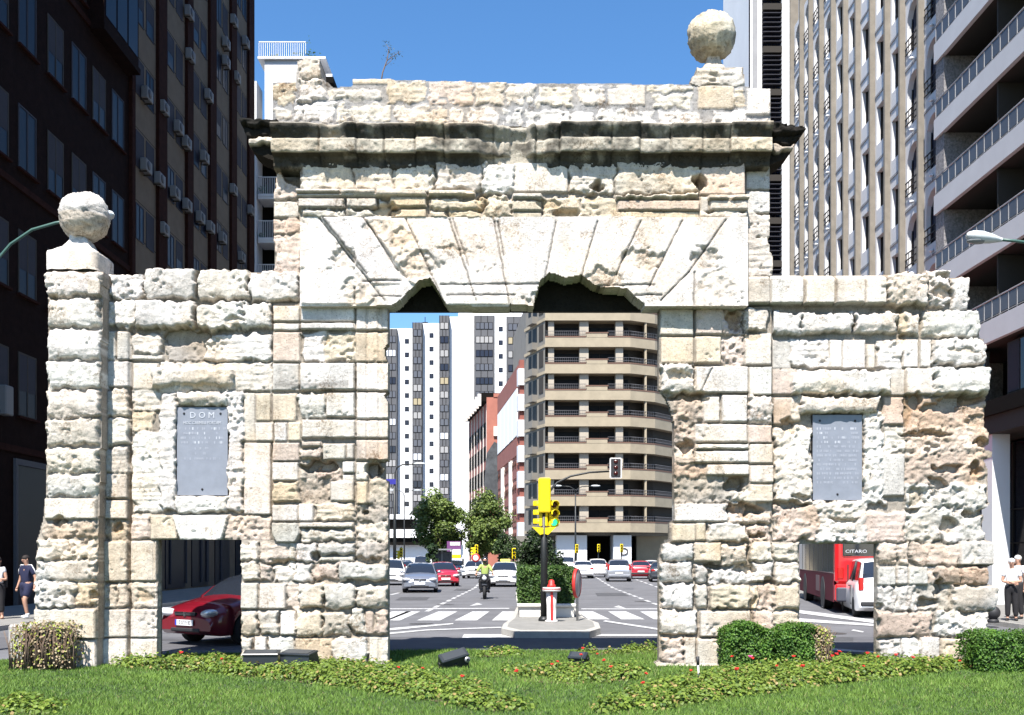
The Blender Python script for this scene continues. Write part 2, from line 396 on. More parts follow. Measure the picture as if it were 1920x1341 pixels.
# --- left end pillar
B = parse('''88 512 193 558 9 b w; 168 526 194 556 10 s c
93 562 191 616 8 b w; 90 619 191 673 8 b w; 89 677 190 730 8 b w; 90 733 188 786 8 b c; 89 788 188 837 8 b c
88 840 187 886 8 b c; 91 889 186 932 6 b g; 86 935 183 974 6 s c; 81 978 182 1013 3 r b
70 1014 130 1050 7 r c; 128 1016 184 1050 6 r c; 72 1051 183 1090 8 b g; 67 1090 142 1138 9 r g; 144 1092 184 1138 4 r y
66 1141 182 1197 8 s c; 72 1199 182 1256 5 s c''')
relief('end_pillar', (62, 508, 198, 1258), 0.30, [[(86, 511), (194, 511), (192, 560), (191, 640), (189, 840), (186, 935), (184, 1000), (184, 1140), (182, 1258), (67, 1258), (66, 1090), (70, 1012), (80, 976), (85, 934), (88, 840), (90, 700), (91, 560)]],
       [], B, holes=[(112, 978, 14, 9, .10), (176, 1118, 9, 8, .09), (100, 556, 14, 5, .06), (120, 1116, 8, 5, .03)], thick=0.75, craggy=0.5, base=0.0)
# --- left wing
LFIELD = parse('''207 515 274 560 6 r w; 274 506 372 563 13 b g; 374 509 467 565 11 b c; 470 512 563 568 12 b w
202 563 256 615 5 r w; 256 566 369 617 16 b w; 370 569 458 620 16 r w; 459 571 513 618 12 b w
199 621 219 676 4 s w; 221 622 246 676 4 s g; 247 625 307 664 5 e c; 247 667 307 676 3 s c; 312 642 392 676 -2 e d; 388,630 512,624 512,678 384,678 5 e w
198 678 244 727 4 s w; 249 680 296 730 2 s c; 296 681 513 735 3 e c; 286 692 442 727 15 b c
195 731 243 785 6 e c; 193 788 243 836 6 e c; 192 839 243 885 6 e g; 190 888 241 935 5 s g; 190 937 241 973 5 s c; 188 976 241 1012 2 r b; 187 1014 241 1090 6 s c; 188 1093 220 1140 4 e c; 221 1093 241 1140 4 e c; 186 1142 241 1195 6 s c; 188 1196 241 1258 6 s c
248 732 300 768 1 e w; 248 770 289 809 1 e y; 248 811 302 962 1 e w; 300 735 331 960 7 e w; 330 734 430 762 9 b w; 428 735 458 960 6 e w; 329 930 430 962 8 e w
458 737 479 828 2 s c; 480 737 509 790 3 s y; 511 738 514 790 3 s c; 479 792 514 828 4 s w; 458 830 509 965 3 s w
246 965 284 1012 3 e p; 283 966 334 1012 5 s y; 325,966 433,966 418,1014 340,1014 8 s w; 431,968 512,968 512,1018 417,1014 3 e p
244 1014 295 1090 4 s c; 244 1093 296 1140 3 e c; 244 1142 297 1196 5 s c; 244 1197 297 1258 5 s c''')
def groove_left(h, col, X, Y, sl):
    h -= 0.09*np.clip(1-np.abs(X-244)/3.0, 0, 1)*(Y > 620)*(Y < 1250)
    h -= 0.035*np.clip(1-np.abs(X-290)/2.0, 0, 1)*(Y > 1014)
relief('wing_wall', (186, 500, 566, 1258), 0.0, [[(205, 514), (240, 517), (272, 516), (284, 505), (330, 507), (372, 508), (420, 506), (467, 511), (514, 509), (564, 511), (564, 572), (513, 572), (514, 1012), (297, 1012), (297, 1258), (186, 1258), (190, 930), (197, 680), (203, 560)]],
       [rect(331, 762, 428, 930)], LFIELD, holes=[(335, 632, 30, 15, .22), (372, 634, 24, 10, .2), (440, 606, 18, 12, .06), (220, 990, 12, 8, .08), (270, 1116, 16, 12, .03)], extra=groove_left,
       thick=0.14, craggy=0.5, side=[(215, 530, 514, 985, .12, 1.05), (190, 1008, 262, 1256, .13, 1.0), (326, 756, 434, 936, .12, .5)])
# --- left pier of the wide opening
LP = parse('''512 574 562 604 4 s c; 565 573 666 604 5 s w; 512 606 562 620 3 s w; 565 606 666 619 9 s w
512 623 563 679 3 s p; 568 623 612 679 2 e w; 610 623 666 679 3 e y; 512 682 562 733 3 s g; 564 682 666 733 8 s w
512 738 557 790 3 s y; 560 736 610 786 6 b w; 612 736 666 782 6 s w; 514 792 538 828 4 s w; 540 792 565 828 4 s y; 566 788 666 822 5 s c
511 830 562 865 4 s p; 566 828 603 838 6 s p; 563 840 603 863 6 b p; 605 832 648 863 6 s c; 650 833 664 862 5 s c
509 867 561 902 4 s w; 562 867 574 902 2 e d; 588 876 640 902 3 r P; 642 866 664 888 5 s w; 642 890 664 903 3 s c
510 905 563 944 5 e y; 565 902 622 943 0 r b; 620 902 664 940 5 s c; 510 947 559 978 4 s w; 560 944 589 978 4 s w; 590 944 664 978 4 e y
510,980 562,980 564,1000 556,1017 520,1017 512,1005 8 s g; 562 980 664 990 7 s c; 562 993 664 1014 4 e c
452 1018 486 1053 4 e c; 488 1018 541 1053 3 e p; 541 1018 557 1053 3 e c; 558 1018 594 1052 4 e w; 597 1018 664 1041 7 b g; 597 1043 664 1052 3 s c
452 1056 486 1090 5 e c; 488 1056 506 1090 4 e p; 508 1056 551 1092 2 r c; 553 1056 586 1090 5 e w; 588 1056 635 1086 3 r p; 637 1056 729 1091 12 b g
452 1093 485 1142 6 s c; 487 1094 537 1142 5 s c; 539 1093 561 1142 1 e p; 562 1093 611 1141 10 b c; 612 1096 669 1142 10 b g; 668 1098 728 1139 9 b g
453 1145 485 1190 7 b c; 487 1144 523 1190 6 e c; 526 1146 555 1191 6 s w; 557 1145 604 1195 8 b c; 606 1148 657 1192 7 b g; 658 1144 685 1190 6 r w; 686 1146 701 1190 3 s p; 702 1142 729 1190 6 e p
453 1193 476 1242 4 e w; 478 1193 501 1258 4 s w; 504 1193 553 1258 4 e w; 554 1196 623 1247 6 s y; 625 1197 690 1250 8 b w; 692 1194 729 1247 5 s c; 480 1248 729 1258 9 s w
668 572 729 620 5 s w; 668 623 729 679 5 s y; 668 681 729 733 5 s w; 668 736 729 786 5 s w; 668 789 729 823 5 s c; 668 825 729 863 5 s p; 668 866 690 901 4 s w; 690 900 729 945 1 r d; 668 902 689 945 4 s y; 668 947 729 979 1 r d; 668 981 729 1015 1 r c; 668 1017 729 1054 2 r d''')
def groove_lp(h, col, X, Y, sl):
    k = ((Y < 862) | (Y > 1196)) * 1.0
    for u, d in ((689, .05), (711, .05), (715, .05)):
        h -= d*np.clip(1-np.abs(X-u)/1.8, 0, 1)*k
    h -= 0.03*np.clip(1-np.abs(X-690)/2.5, 0, 1)*(Y > 900)*(Y < 1054)
    g = np.clip(1-np.abs(Y-722)/9, 0, 1)*((X > 515) & (X < 655)); col[:] = col*(1-0.45*g[..., None])
relief('pier', (450, 568, 730, 1258), 0.06, [[(512, 568), (728, 568), (729, 1258), (452, 1258), (452, 1012), (512, 1012)]],
       [[(729, 640), (719, 655), (722, 672), (729, 680)], [(729, 734), (722, 742), (729, 756)], [(729, 862), (712, 866), (720, 880), (706, 897), (724, 902), (729, 903)]], LP,
       holes=[(600, 876, 34, 12, .25), (590, 1042, 8, 8, .2), (703, 882, 14, 16, .25), (684, 962, 7, 5, .12), (690, 1050, 30, 5, .08), (530, 1055, 30, 8, .06), (612, 640, 12, 10, .03)],
       extra=groove_lp, thick=0.2, craggy=0.45, side=[(520, 575, 705, 1015, .18, 1.2), (470, 1015, 705, 1256, .18, 1.2)])
# --- right pier
RP = parse('''1237 579 1301 630 5 s c; 1303 579 1353 628 5 s p; 1353 579 1396 628 2 r p; 1397 580 1441 622 5 e c; 1237 633 1301 683 5 s y; 1303 632 1351 683 5 s y; 1352 632 1396 684 1 r p; 1396 626 1446 685 4 s c
1236 684 1301 738 9 b w; 1302 687 1401 737 8 s w; 1402 688 1446 741 6 s w
1258 742 1322 796 2 r b; 1318 743 1350 791 5 s c; 1352 741 1401 793 8 s w; 1402 743 1447 795 8 b w
1262 796 1304 836 1 r b; 1302 796 1401 831 7 s c; 1402 797 1447 831 5 s p; 1262 836 1301 871 4 e p; 1303 833 1403 843 9 s w; 1303 845 1403 868 7 s w; 1404 833 1449 870 5 s c
1262 870 1323 896 2 r P; 1323 871 1403 892 7 s w; 1404 872 1449 906 6 s w; 1262 895 1392 942 0 r d; 1404 908 1449 942 5 s c; 1375 915 1420 945 4 r c
1262 945 1365 979 6 s w; 1366 948 1399 980 4 r p; 1399 960 1447 983 6 b p; 1258 981 1303 1015 6 s y; 1304 981 1323 1015 6 s y; 1325 982 1402 1016 7 e g; 1402 986 1447 1016 4 r p
1244 1018 1299 1054 9 b w; 1301 1017 1352 1053 8 s y; 1354 1021 1400 1060 9 b c; 1402 1018 1448 1054 7 e c; 1450 1018 1499 1054 5 e c
1236 1056 1299 1093 9 b g; 1301 1057 1323 1093 9 b g; 1326 1064 1406 1093 3 r w; 1408 1056 1449 1091 6 e w; 1450 1056 1499 1091 5 e c
1238 1095 1302 1140 9 b w; 1303 1095 1327 1140 8 b c; 1331 1095 1402 1141 9 e y; 1403 1096 1419 1142 6 e y; 1420 1096 1448 1142 2 r p; 1451 1095 1501 1143 8 b y
1238 1144 1306 1190 9 b w; 1311 1144 1405 1193 7 s c; 1407 1144 1446 1191 4 e p; 1448 1145 1499 1191 5 e y
1239 1194 1281 1242 6 r p; 1283 1194 1304 1244 7 s c; 1306 1197 1372 1245 7 s c; 1373 1197 1501 1256 5 s c; 1228 1243 1378 1258 11 s c''')
def groove_rp(h, col, X, Y, sl):
    h -= 0.06*np.clip(1-np.abs(X-1301)/2.0, 0, 1)*(Y < 740)
    h -= 0.05*np.clip(1-np.abs((X-1330)+(Y-700)*0.45)/2.5, 0, 1)*(Y > 690)*(Y < 735)
relief('pier', (1226, 572, 1502, 1258), 0.06, [[(1236, 574), (1449, 574), (1449, 1016), (1499, 1016), (1501, 1258), (1226, 1258), (1229, 1244), (1237, 1240), (1235, 1056), (1243, 1020), (1257, 1015), (1257, 980), (1264, 976), (1264, 860), (1264, 796), (1258, 765), (1249, 744), (1236, 728)]],
       [], RP, holes=[(1378, 600, 15, 22, .14), (1412, 632, 16, 8, .05), (1290, 745, 40, 8, .13), (1286, 838, 14, 14, .16), (1378, 908, 20, 14, .22), (1395, 955, 40, 10, .16), (1418, 1006, 20, 3, .12), (1338, 1060, 20, 7, .14), (1395, 1072, 22, 7, .12), (1440, 1090, 10, 8, .08), (1410, 1130, 5, 16, .07), (1270, 705, 24, 12, .08)],
       extra=groove_rp, thick=0.2, craggy=0.6, side=[(1290, 580, 1449, 1010, .18, 1.2), (1268, 1010, 1480, 1256, .18, 1.2)])
# --- right wing
RW = parse('''1397 516 1439 574 18 s c; 1440 516 1502 574 18 s w; 1504 516 1560 574 18 s c; 1562 516 1616 574 18 s c; 1618 516 1657 574 18 s w; 1659 516 1734 576 18 b w; 1735 512 1782 572 8 r w; 1733 508 1780 524 9 e w; 1782 522 1816 582 7 b w
1441 586 1501 628 11 b w; 1500 588 1598 626 11 b w; 1599 590 1681 628 11 b w; 1683 588 1723 632 9 b w; 1728 583 1836 634 8 b w
1447 637 1482 691 1 s g; 1483 637 1553 690 2 e w; 1555 637 1579 690 2 s w; 1580 637 1623 691 2 s w; 1625 645 1641 691 3 s c; 1643 637 1693 692 2 e w; 1694 637 1722 690 2 s w; 1725 637 1745 688 1 s w; 1747 637 1848 686 12 b w
1447 693 1492 740 2 s p; 1484 697 1668 742 17 b w; 1668 694 1696 742 2 s g; 1697 690 1747 740 6 s w; 1748 690 1852 741 17 b w
1450 745 1485 796 3 s p; 1498 745 1645 776 13 b w; 1480 745 1502 790 4 e c; 1451 800 1522 945 5 r w; 1618 768 1656 945 5 r w; 1655 745 1694 796 3 s p; 1655 797 1695 850 0 e c; 1648 852 1696 930 3 s g; 1520 940 1625 962 6 r w
1697 745 1850 802 0 r P; 1697 800 1852 852 2 r p; 1697 850 1850 906 1 r P; 1697 904 1852 955 3 r g; 1697 953 1846 1016 3 r g; 1760 985 1800 1016 4 r w
1450 945 1532 1014 4 r p; 1530 945 1628 1018 5 r w; 1600 960 1697 1018 5 e p
1645 1020 1681 1060 5 b p; 1682 1020 1703 1060 4 e p; 1705 1020 1796 1060 5 e p; 1795 1016 1858 1060 12 s g; 1644 1062 1679 1097 5 s g; 1680 1062 1701 1097 4 s g; 1702 1062 1739 1097 5 s g; 1738 1062 1752 1097 2 e p; 1752 1060 1798 1097 10 b P; 1799 1062 1851 1098 10 b P
1643 1098 1676 1143 4 r g; 1677 1098 1721 1143 3 r g; 1720 1098 1786 1143 0 r d; 1784 1098 1870 1146 9 b g
1643 1147 1746 1196 8 b P; 1752 1148 1851 1193 5 r w; 1645 1198 1691 1258 5 e g; 1690 1198 1723 1258 5 e w; 1725 1194 1761 1258 6 s w; 1762 1198 1801 1258 5 s y; 1802 1196 1852 1258 5 s c''')
def bevel_rw(h, col, X, Y, sl):
    m = (X > 1397) & (X < 1657) & (Y < 575)
    h -= np.where(m, 0.22*np.clip((528-Y)/14, 0, 1), 0)
relief('wing_wall', (1396, 504, 1874, 1258), 0.0, [[(1397, 515), (1657, 515), (1700, 514), (1732, 518), (1733, 509), (1778, 509), (1781, 520), (1814, 521), (1816, 582), (1830, 585), (1838, 632), (1847, 640), (1847, 685), (1853, 692), (1852, 742), (1849, 745), (1845, 800), (1856, 812), (1856, 830), (1846, 842), (1862, 846), (1862, 856), (1846, 862), (1854, 880), (1854, 946), (1844, 955), (1846, 975), (1840, 985), (1850, 1012), (1858, 1016), (1858, 1060), (1851, 1064), (1851, 1096), (1868, 1104), (1870, 1135), (1860, 1146), (1850, 1150), (1850, 1200), (1838, 1258), (1644, 1258), (1644, 1020), (1502, 1020), (1449, 1020), (1449, 575), (1397, 575)]],
       [rect(1523, 776, 1617, 939)], RW,
       holes=[(1760, 765, 40, 9, .18), (1800, 752, 45, 9, .16), (1715, 752, 10, 14, .14), (1476, 797, 14, 16, .14), (1480, 945, 40, 7, .14), (1500, 930, 20, 6, .1), (1735, 812, 50, 5, .1), (1776, 880, 30, 9, .14), (1760, 905, 14, 9, .14), (1830, 880, 12, 12, .12), (1780, 985, 16, 16, .14), (1825, 965, 24, 8, .14), (1712, 958, 14, 6, .1), (1715, 930, 14, 20, .06), (1758, 1100, 8, 18, .16), (1740, 1128, 22, 9, .12), (1580, 975, 30, 5, .08), (1766, 548, 20, 14, .1), (1764, 518, 14, 5, .09), (1800, 660, 30, 4, .03), (1840, 832, 12, 10, .12), (1645, 1138, 12, 6, .09), (1690, 610, 8, 40, .05), (1700, 770, 8, 30, .05)],
       extra=bevel_rw, thick=0.14, craggy=0.52, side=[(1449, 530, 1800, 985, .12, 1.05), (1690, 1010, 1830, 1256, .13, 1.0), (1518, 770, 1624, 946, .12, .5)])
# --- flat arch
FA = parse('''560,400 1404,400 1404,580 560,580 4 s w
563,410 599,409 686,533 712,552 690,572 563,572 4.2 s w; 603,408 682,408 746,507 752,534 700,534 4.3 s w; 682,408 761,410 832,565 770,530 5 s c
843,412 927,416 955,570 893,570 4.6 s w; 1042,416 1120,417 1092,520 1015,570 4.6 s w; 1120,417 1200,417 1150,530 1092,530 4.2 s c; 1278,416 1360,415 1293,512 1225,536 4.8 s w
1362,412 1399,412 1399,576 1300,576 4.2 s c; 705 557 752 577 7 s w; 838 555 960 574 7 s w; 1200 556 1240 577 7 s w''')
JOINTS = (((598, 408), (680, 512)), ((605, 408), (688, 514)), ((680, 512), (722, 566)), ((682, 408), (746, 507)), ((761, 410), (832, 566)), ((843, 412), (893, 566)), ((849, 412), (880, 500)), ((927, 416), (955, 570)), ((933, 416), (946, 480)), ((1042, 418), (1012, 574)),
          ((1120, 417), (1090, 520)), ((1200, 417), (1155, 516)), ((1278, 416), (1216, 540)), ((1360, 415), (1290, 512)), ((1290, 512), (1238, 566)), ((676, 527), (752, 527)), ((826, 534), (1010, 534)), ((1110, 536), (1225, 536)), ((700, 556), (752, 556)), ((838, 554), (965, 554)), ((1190, 555), (1240, 555)), ((1300, 512), (1300, 576)), ((665, 540), (665, 570)))
def extra_fa(h, col, X, Y, sl):
    for (xa, ya), (xb, yb_) in JOINTS:
        L = math.hypot(xb-xa, yb_-ya); t = np.clip(((X-xa)*(xb-xa)+(Y-ya)*(yb_-ya))/L**2, 0, 1)
        d = np.hypot(X-xa-t*(xb-xa)+WX[sl]*1.5, Y-ya-t*(yb_-ya)+WY[sl]*1.5); k = np.clip(1.4-d/1.6, 0, 1)
        h -= .032*k; col[:] = col*(1-.66*k[..., None])
    for cx_, cy_, rx, ry, dp in ((645, 487, 26, 28, .10), (700, 430, 22, 14, .05), (755, 450, 26, 20, .06), (790, 500, 44, 26, .10), (852, 468, 34, 6, .04), (1205, 488, 40, 20, .09), (1322, 488, 26, 22, .09), (1345, 535, 40, 26, .035), (1130, 525, 40, 18, .08), (668, 545, 26, 26, .05), (1000, 560, 12, 14, .08)):
        q = ((X-cx_+WX[sl]*16)/rx)**2+((Y-cy_+WY[sl]*16)/ry)**2; k = np.clip((1.15-q)*2, 0, 1)
        h -= k*.8*(dp*(0.6+0.5*(0.5-RB[sl]))+0.04*(RM[sl]-.4)-.03*NF[sl])
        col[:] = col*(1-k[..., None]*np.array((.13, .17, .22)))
relief('flat_arch', (560, 404, 1402, 580), 0.22, [[(562, 406), (1400, 410), (1400, 577), (1207, 577), (1207, 577), (562, 573), (562, 573)]],
       [[(727, 584), (735, 574), (752, 562), (766, 545), (786, 527), (808, 523), (822, 545), (832, 562), (842, 574), (848, 582)], [(952, 582), (956, 570), (1000, 573), (1004, 552), (1012, 527), (1030, 512), (1060, 522), (1090, 516), (1112, 532), (1140, 541), (1175, 541), (1192, 558), (1207, 570), (1207, 582)]], FA,
       extra=extra_fa, thick=0.40, craggy=0.5, wob=0.6, side=[(575, 400, 1390, 520, .22, .7), (570, 500, 1395, 568, .30, .42), (570, 500, 1395, 562, .42, .58), (570, 500, 1395, 555, .58, .76), (570, 500, 1395, 548, .76, .95)], core='k')  # core coloured near black to paint the shade inside the broken holes
# --- frieze and architrave
EN = parse('''563 306 664 357 3 e c; 666 308 738 358 3 e c; 740 306 814 359 3 e c; 817 308 904 357 4 e c; 905 308 963 363 6 r w; 963 306 1064 361 3 s c; 1066 306 1155 363 3 e c; 1156 306 1311 363 4 e c; 1313 306 1397 367 3 s p
556 357 640 366 13 s c; 641 358 706 367 13 s c; 707 358 801 371 13 s c; 556 366 801 372 10 s c; 805 361 892 371 12 s y; 900 366 958 376 8 r y; 960 366 1016 375 12 s c; 1155 366 1311 376 12 e c; 1326 368 1403 377 12 s c
560 374 648 391 8 s c; 650 374 706 391 8 s c; 708 374 732 400 4 r c; 732 373 800 391 8 s y; 805 376 907 395 7 e y; 907 372 961 412 7 r y; 961 378 1016 398 8 s y; 1017 370 1092 412 4 r y; 1092 370 1156 412 3 e y; 1156 378 1311 397 8 s p; 1312 370 1328 398 3 s g; 1330 378 1402 397 8 s c
562 393 648 408 5 e c; 650 393 730 408 5 e c; 732 393 800 410 5 s y; 805 396 840 411 5 e y; 842 396 907 411 5 e y; 961 399 1016 412 5 s y; 1156 398 1311 412 5 s y; 1312 398 1401 412 5 e c''')
def extra_en(h, col, X, Y, sl):
    pass
relief('entablature', (554, 296, 1404, 414), 0.20, [[(562, 298), (1398, 298), (1398, 366), (1403, 368), (1402, 414), (560, 411), (556, 372), (556, 356), (562, 355)]],
       [], EN, holes=[(1118, 350, 10, 10, .3), (1105, 372, 12, 6, .06), (1312, 344, 10, 14, .25), (722, 396, 26, 12, .10), (1060, 402, 26, 10, .12), (1030, 385, 24, 10, .05), (905, 380, 8, 20, .05), (845, 402, 10, 6, .04)],
       thick=0.4, craggy=0.45, side=[(575, 300, 1390, 410 , .2, .55)])
# --- set-back strips beside the entablature
relief('side_strip', (512, 318, 566, 520), 0.06, [[(515, 352), (520, 330), (526, 322), (534, 342), (548, 348), (566, 355), (566, 520), (514, 520)]], [],
       parse('513 318 566 377 3 e p; 513 379 566 409 3 s c; 513 411 566 440 3 e P; 513 441 566 520 3 e p'), thick=0.4, craggy=0.5, side=[(522, 300, 566, 520, .2, .55)])
relief('side_strip', (1396, 296, 1452, 520), 0.06, [[(1397, 300), (1443, 300), (1443, 400), (1441, 470), (1447, 480), (1448, 520), (1397, 520)]], [],
       parse('1397 298 1444 357 3 s g; 1397 359 1444 400 3 s w; 1397 401 1450 520 3 e c'), holes=[(1442, 455, 5, 8, .08), (1420, 446, 4, 4, .05)], thick=0.4, craggy=0.5, side=[(1397, 298, 1438, 520, .2, .55)])
# --- attic
AT = parse('''513 155 553 199 4 e y; 558 112 602 148 6 e g; 556 148 610 193 6 r w; 612 168 628 192 3 e c; 623 172 713 196 5 b g; 660 149 736 160 4 s y; 722 152 798 195 4 e y; 800 154 886 199 4 e p; 890 156 946 199 4 e c; 949 158 1001 201 4 e c; 1006 161 1076 203 4 e c; 1083 161 1134 197 4 e c; 1139 161 1211 199 4 s c; 1213 160 1300 176 4 e c; 1222 178 1300 205 4 e c; 1307 162 1376 206 4 s y; 1375 166 1397 205 4 e y; 1398 168 1444 218 6 s w
513 203 551 230 4 e c; 556 196 633 232 5 e w; 635 197 736 232 4 e c; 738 201 842 232 4 e c; 843 204 872 236 4 e w; 879 203 934 236 4 e w; 944 205 983 238 4 e w; 985 208 1116 240 4 e w; 1119 208 1229 240 4 e w; 1232 210 1320 240 4 e w; 1333 208 1401 240 4 e w; 1402 222 1442 240 4 e c''')
relief('attic', (510, 108, 1446, 242), 0.16, [[(512, 156), (556, 155), (558, 116), (572, 112), (600, 113), (602, 146), (626, 166), (661, 163), (662, 150), (735, 151), (798, 153), (950, 157), (1300, 160), (1395, 164), (1444, 169), (1443, 242), (512, 236)]], [],
       AT, base=0.035, mortar='G', thick=0.5, craggy=0.6, wob=1.3)
# --- plaques
M_PL = mat('zinc_plaque', (.20, .215, .25), rough=0.5, metal=0.0, noise=0.10, scale=5, bump=0.002)
M_LET = mat('worn_lettering', (.44, .455, .49), rough=0.7)
M_LET2 = mat('faded_lettering', (.265, .28, .32), rough=0.7, noise=.15, scale=40)
M_BOLT = mat('iron_bolt', (.03, .03, .035), rough=0.5, metal=0.5)
def plaque(px0, py0, px1, py1, left, label):
    mb = MB(); D = D0; x0, z1 = P(px0, py0, D).x, P(px0, py0, D).z; x1, z0 = P(px1, py1, D).x, P(px1, py1, D).z
    k = 12; top = [(x0+(x1-x0)*i/k, z1) for i in range(k, -1, -1)]
    mb.prism([(x0, z0), (x1, z0)]+top, 0.0, 0.05, M_PL)
    o = mb.build('inscription_plaque', GATE); o['label'] = label; o.location = (0, -0.005, 0)
    for fx, fz in ((.14, .93), (.86, .93), (.5, .07)):
        b = MB(); b.ell((x0+(x1-x0)*fx, -0.004, z0+(z1-z0)*fz), (.018, .012, .018), M_BOLT, 8, 6); b.build('bolt', o)
    cx_ = (x0+x1)/2; h = z1-z0; wd = x1-x0
    if left:
        text('lettering', 'D O M', .135, M_LET, o, Matrix.Translation((cx_, -.003, z1-.125*h/1.35*1.0)) @ FRONT, .003)
        text('lettering', 'HOC CARMELI PORTAM', .068, M_LET, o, Matrix.Translation((cx_, -.003, z1-.245)) @ FRONT, .003, squeeze=.8)
        rows = [(z1-.33-i*.0725, .9-.02*i) for i in range(4)]+[(z1-.64, .3), (z1-.72, .35), (z1-.8, .7)]
    else: rows = [(z1-.215-i*.07, .84) for i in range(13)]
    r = random.Random(3 if left else 4)
    lm = MB()
    for i, (z, fr) in enumerate(rows):                                   # worn, unreadable rows: short chiselled strokes
        x = cx_-wd*fr/2
        while x < cx_+wd*fr/2:
            s = r.uniform(.008, .022)
            if r.random() < .62: lm.box(x, x+s, -.0022, .01, z-.016-r.random()*.006, z+.016+r.random()*.004, M_LET if (r.random() < .25 and i < 4) else M_LET2)
            x += s+.008+(.03 if r.random() < .14 else 0)
    lm.build('worn_inscription', o)
plaque(332, 764, 427, 929, True, 'grey metal plaque headed D O M with worn inscription')
plaque(1524, 778, 1616, 938, False, 'grey metal plaque with rows of worn unreadable lettering')
# --- cornice: moulded profile swept along the front with broken stretches
def cornice():
    # profile (forward p, row y) top to bottom, measured in photo rows
    prof = [(-.30, 226), (.12, 228), (.29, 232), (.305, 236), (.285, 241), (.25, 246), (.22, 252), (.195, 257), (.225, 259), (.235, 262), (.235, 280), (.22, 284), (.10, 287), (.075, 293), (.05, 296), (.04, 304), (.0, 308), (-.30, 309)]
    # refine
    pr = []
    for (p0, y0), (p1, y1) in zip(prof[:-1], prof[1:]):
        n = max(1, int(max(abs(y1-y0)/2.0, abs(p1-p0)/.03)))
        for k in range(n): pr.append((p0+(p1-p0)*k/n, y0+(y1-y0)*k/n))
    pr.append(prof[-1]); pr = np.array(pr)
    us = np.arange(508, 1450, 2.0); n, m = len(us), len(pr)
    V = np.zeros((n, m, 3)); C = np.zeros((n, m, 3))
    D = D0-0.2
    u2 = us[:, None]; yy = pr[None, :, 1]
    # rows of the photo's columns for noise lookup
    xi = np.clip((us/ST).astype(int), 0, NW-1); yi = np.clip((pr[:, 1]/ST).astype(int), 0, NH-1)
    nb, nm, nf, rb = NB[np.ix_(yi, xi)].T, NM[np.ix_(yi, xi)].T, NF[np.ix_(yi, xi)].T, RB[np.ix_(yi, xi)].T
    p = np.repeat(pr[None, :, 0], n, 0).copy()
    lip = (pr[None, :, 1] < 257)*1.0; cor = 1-lip
    crag = np.clip(vnoise(NW, 4, 14, 201)[1][xi]*2-1.0, -1, 1)[:, None]
    p += 0.020*nf+0.010*nm-0.035*np.clip(rb-.40, 0, 1)
    def brk(c, wd, am, la=1.0, ca=1.0):
        k = np.clip(1.2-np.abs(us-c)/wd, 0, 1)[:, None]; k = np.clip(k*1.6, 0, 1)
        return k*am*(la*lip+ca*cor)
    loss = brk(972, 24, .24)+brk(940, 12, .08)+brk(1012, 14, .07)+brk(625, 20, .07, 1, .2)+brk(610, 30, .05, 1, .0)+brk(1280, 50, .03, 1, 0)+brk(700, 16, .02)+brk(1090, 20, .02)+brk(1170, 20, .02)+brk(925, 24, .10, .6, 1)+brk(830, 12, .03)
    p = np.where(p > 0.0, np.maximum(p-loss*(p > 0.0), -0.02+0.03*rb), p)
    # recessed end stretches over the set-back strips
    endl = np.clip((516-us)/6, 0, 1)[:, None]; endr = np.clip((us-1442)/6, 0, 1)[:, None]
    set_b = 0.0*endl
    drop = 0.0*endl+.7*nb+.6*np.clip(crag, 0, 1)
    sg_ = np.array([500, 598, 668, 720, 778, 832, 925, 1005, 1050, 1147, 1200, 1258, 1318, 1370, 1460]); si = np.clip(np.searchsorted(sg_, us)-1, 0, len(sg_)-2)
    rg = np.random.default_rng(12); po, dr, co_ = rg.uniform(-.028, .022, 20), rg.uniform(-1.6, 1.6, 20), rg.uniform(.75, 1.12, 20)
    p = np.where(p > .05, p+po[si][:, None], p); drop = drop+dr[si][:, None]
    jn = np.clip(1-np.min(np.abs(us[:, None]-sg_[None, 1:-1]), 1)/3.0, 0, 1)[:, None]; p = np.where(p > .05, p-.03*jn, p)
    # mitred returns at the two ends
    ul = 515-(pr[:, 0]+.0)*F/D*1.0; ur = 1440+(pr[:, 0])*F/D*1.0
    U = np.repeat(us[:, None], m, 1)
    ulo = (515-np.maximum(p, -.05)*F/D*1.05); uhi = (1440+np.maximum(p, -.05)*F/D*1.05)
    over = np.maximum(ulo-U, U-uhi)
    fwd = p-set_b
    
    Uc = U
    depth = D-np.clip(fwd, -.2, .3)
    V[..., 0] = (Uc-CX)*(D-.2)/F; V[..., 2] = HC-(yy+drop+1.2*nf-HY)*(D-.2)/F; V[..., 1] = -0.2-fwd
    kk = (0.55+0.45*np.clip(nb*2, -1, 1))[..., None]
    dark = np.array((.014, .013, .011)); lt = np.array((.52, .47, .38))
    isd = ((yy < 257.5) & (yy > 233)) | (yy > 284.5)  # crusted cyma rows; soffit rows blackened to deepen their shade
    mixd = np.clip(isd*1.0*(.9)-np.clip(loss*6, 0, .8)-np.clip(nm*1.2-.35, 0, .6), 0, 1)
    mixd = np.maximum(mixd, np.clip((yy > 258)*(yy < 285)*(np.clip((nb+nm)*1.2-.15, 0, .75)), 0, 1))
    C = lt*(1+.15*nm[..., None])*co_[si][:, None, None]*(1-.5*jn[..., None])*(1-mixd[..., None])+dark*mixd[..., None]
    vid = np.arange(n*m).reshape(n, m)
    Fq = np.stack([vid[:-1, :-1].ravel(), vid[:-1, 1:].ravel(), vid[1:, 1:].ravel(), vid[1:, :-1].ravel()], 1)
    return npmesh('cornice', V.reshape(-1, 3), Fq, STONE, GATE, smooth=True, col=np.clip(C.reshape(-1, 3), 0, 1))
cornice()
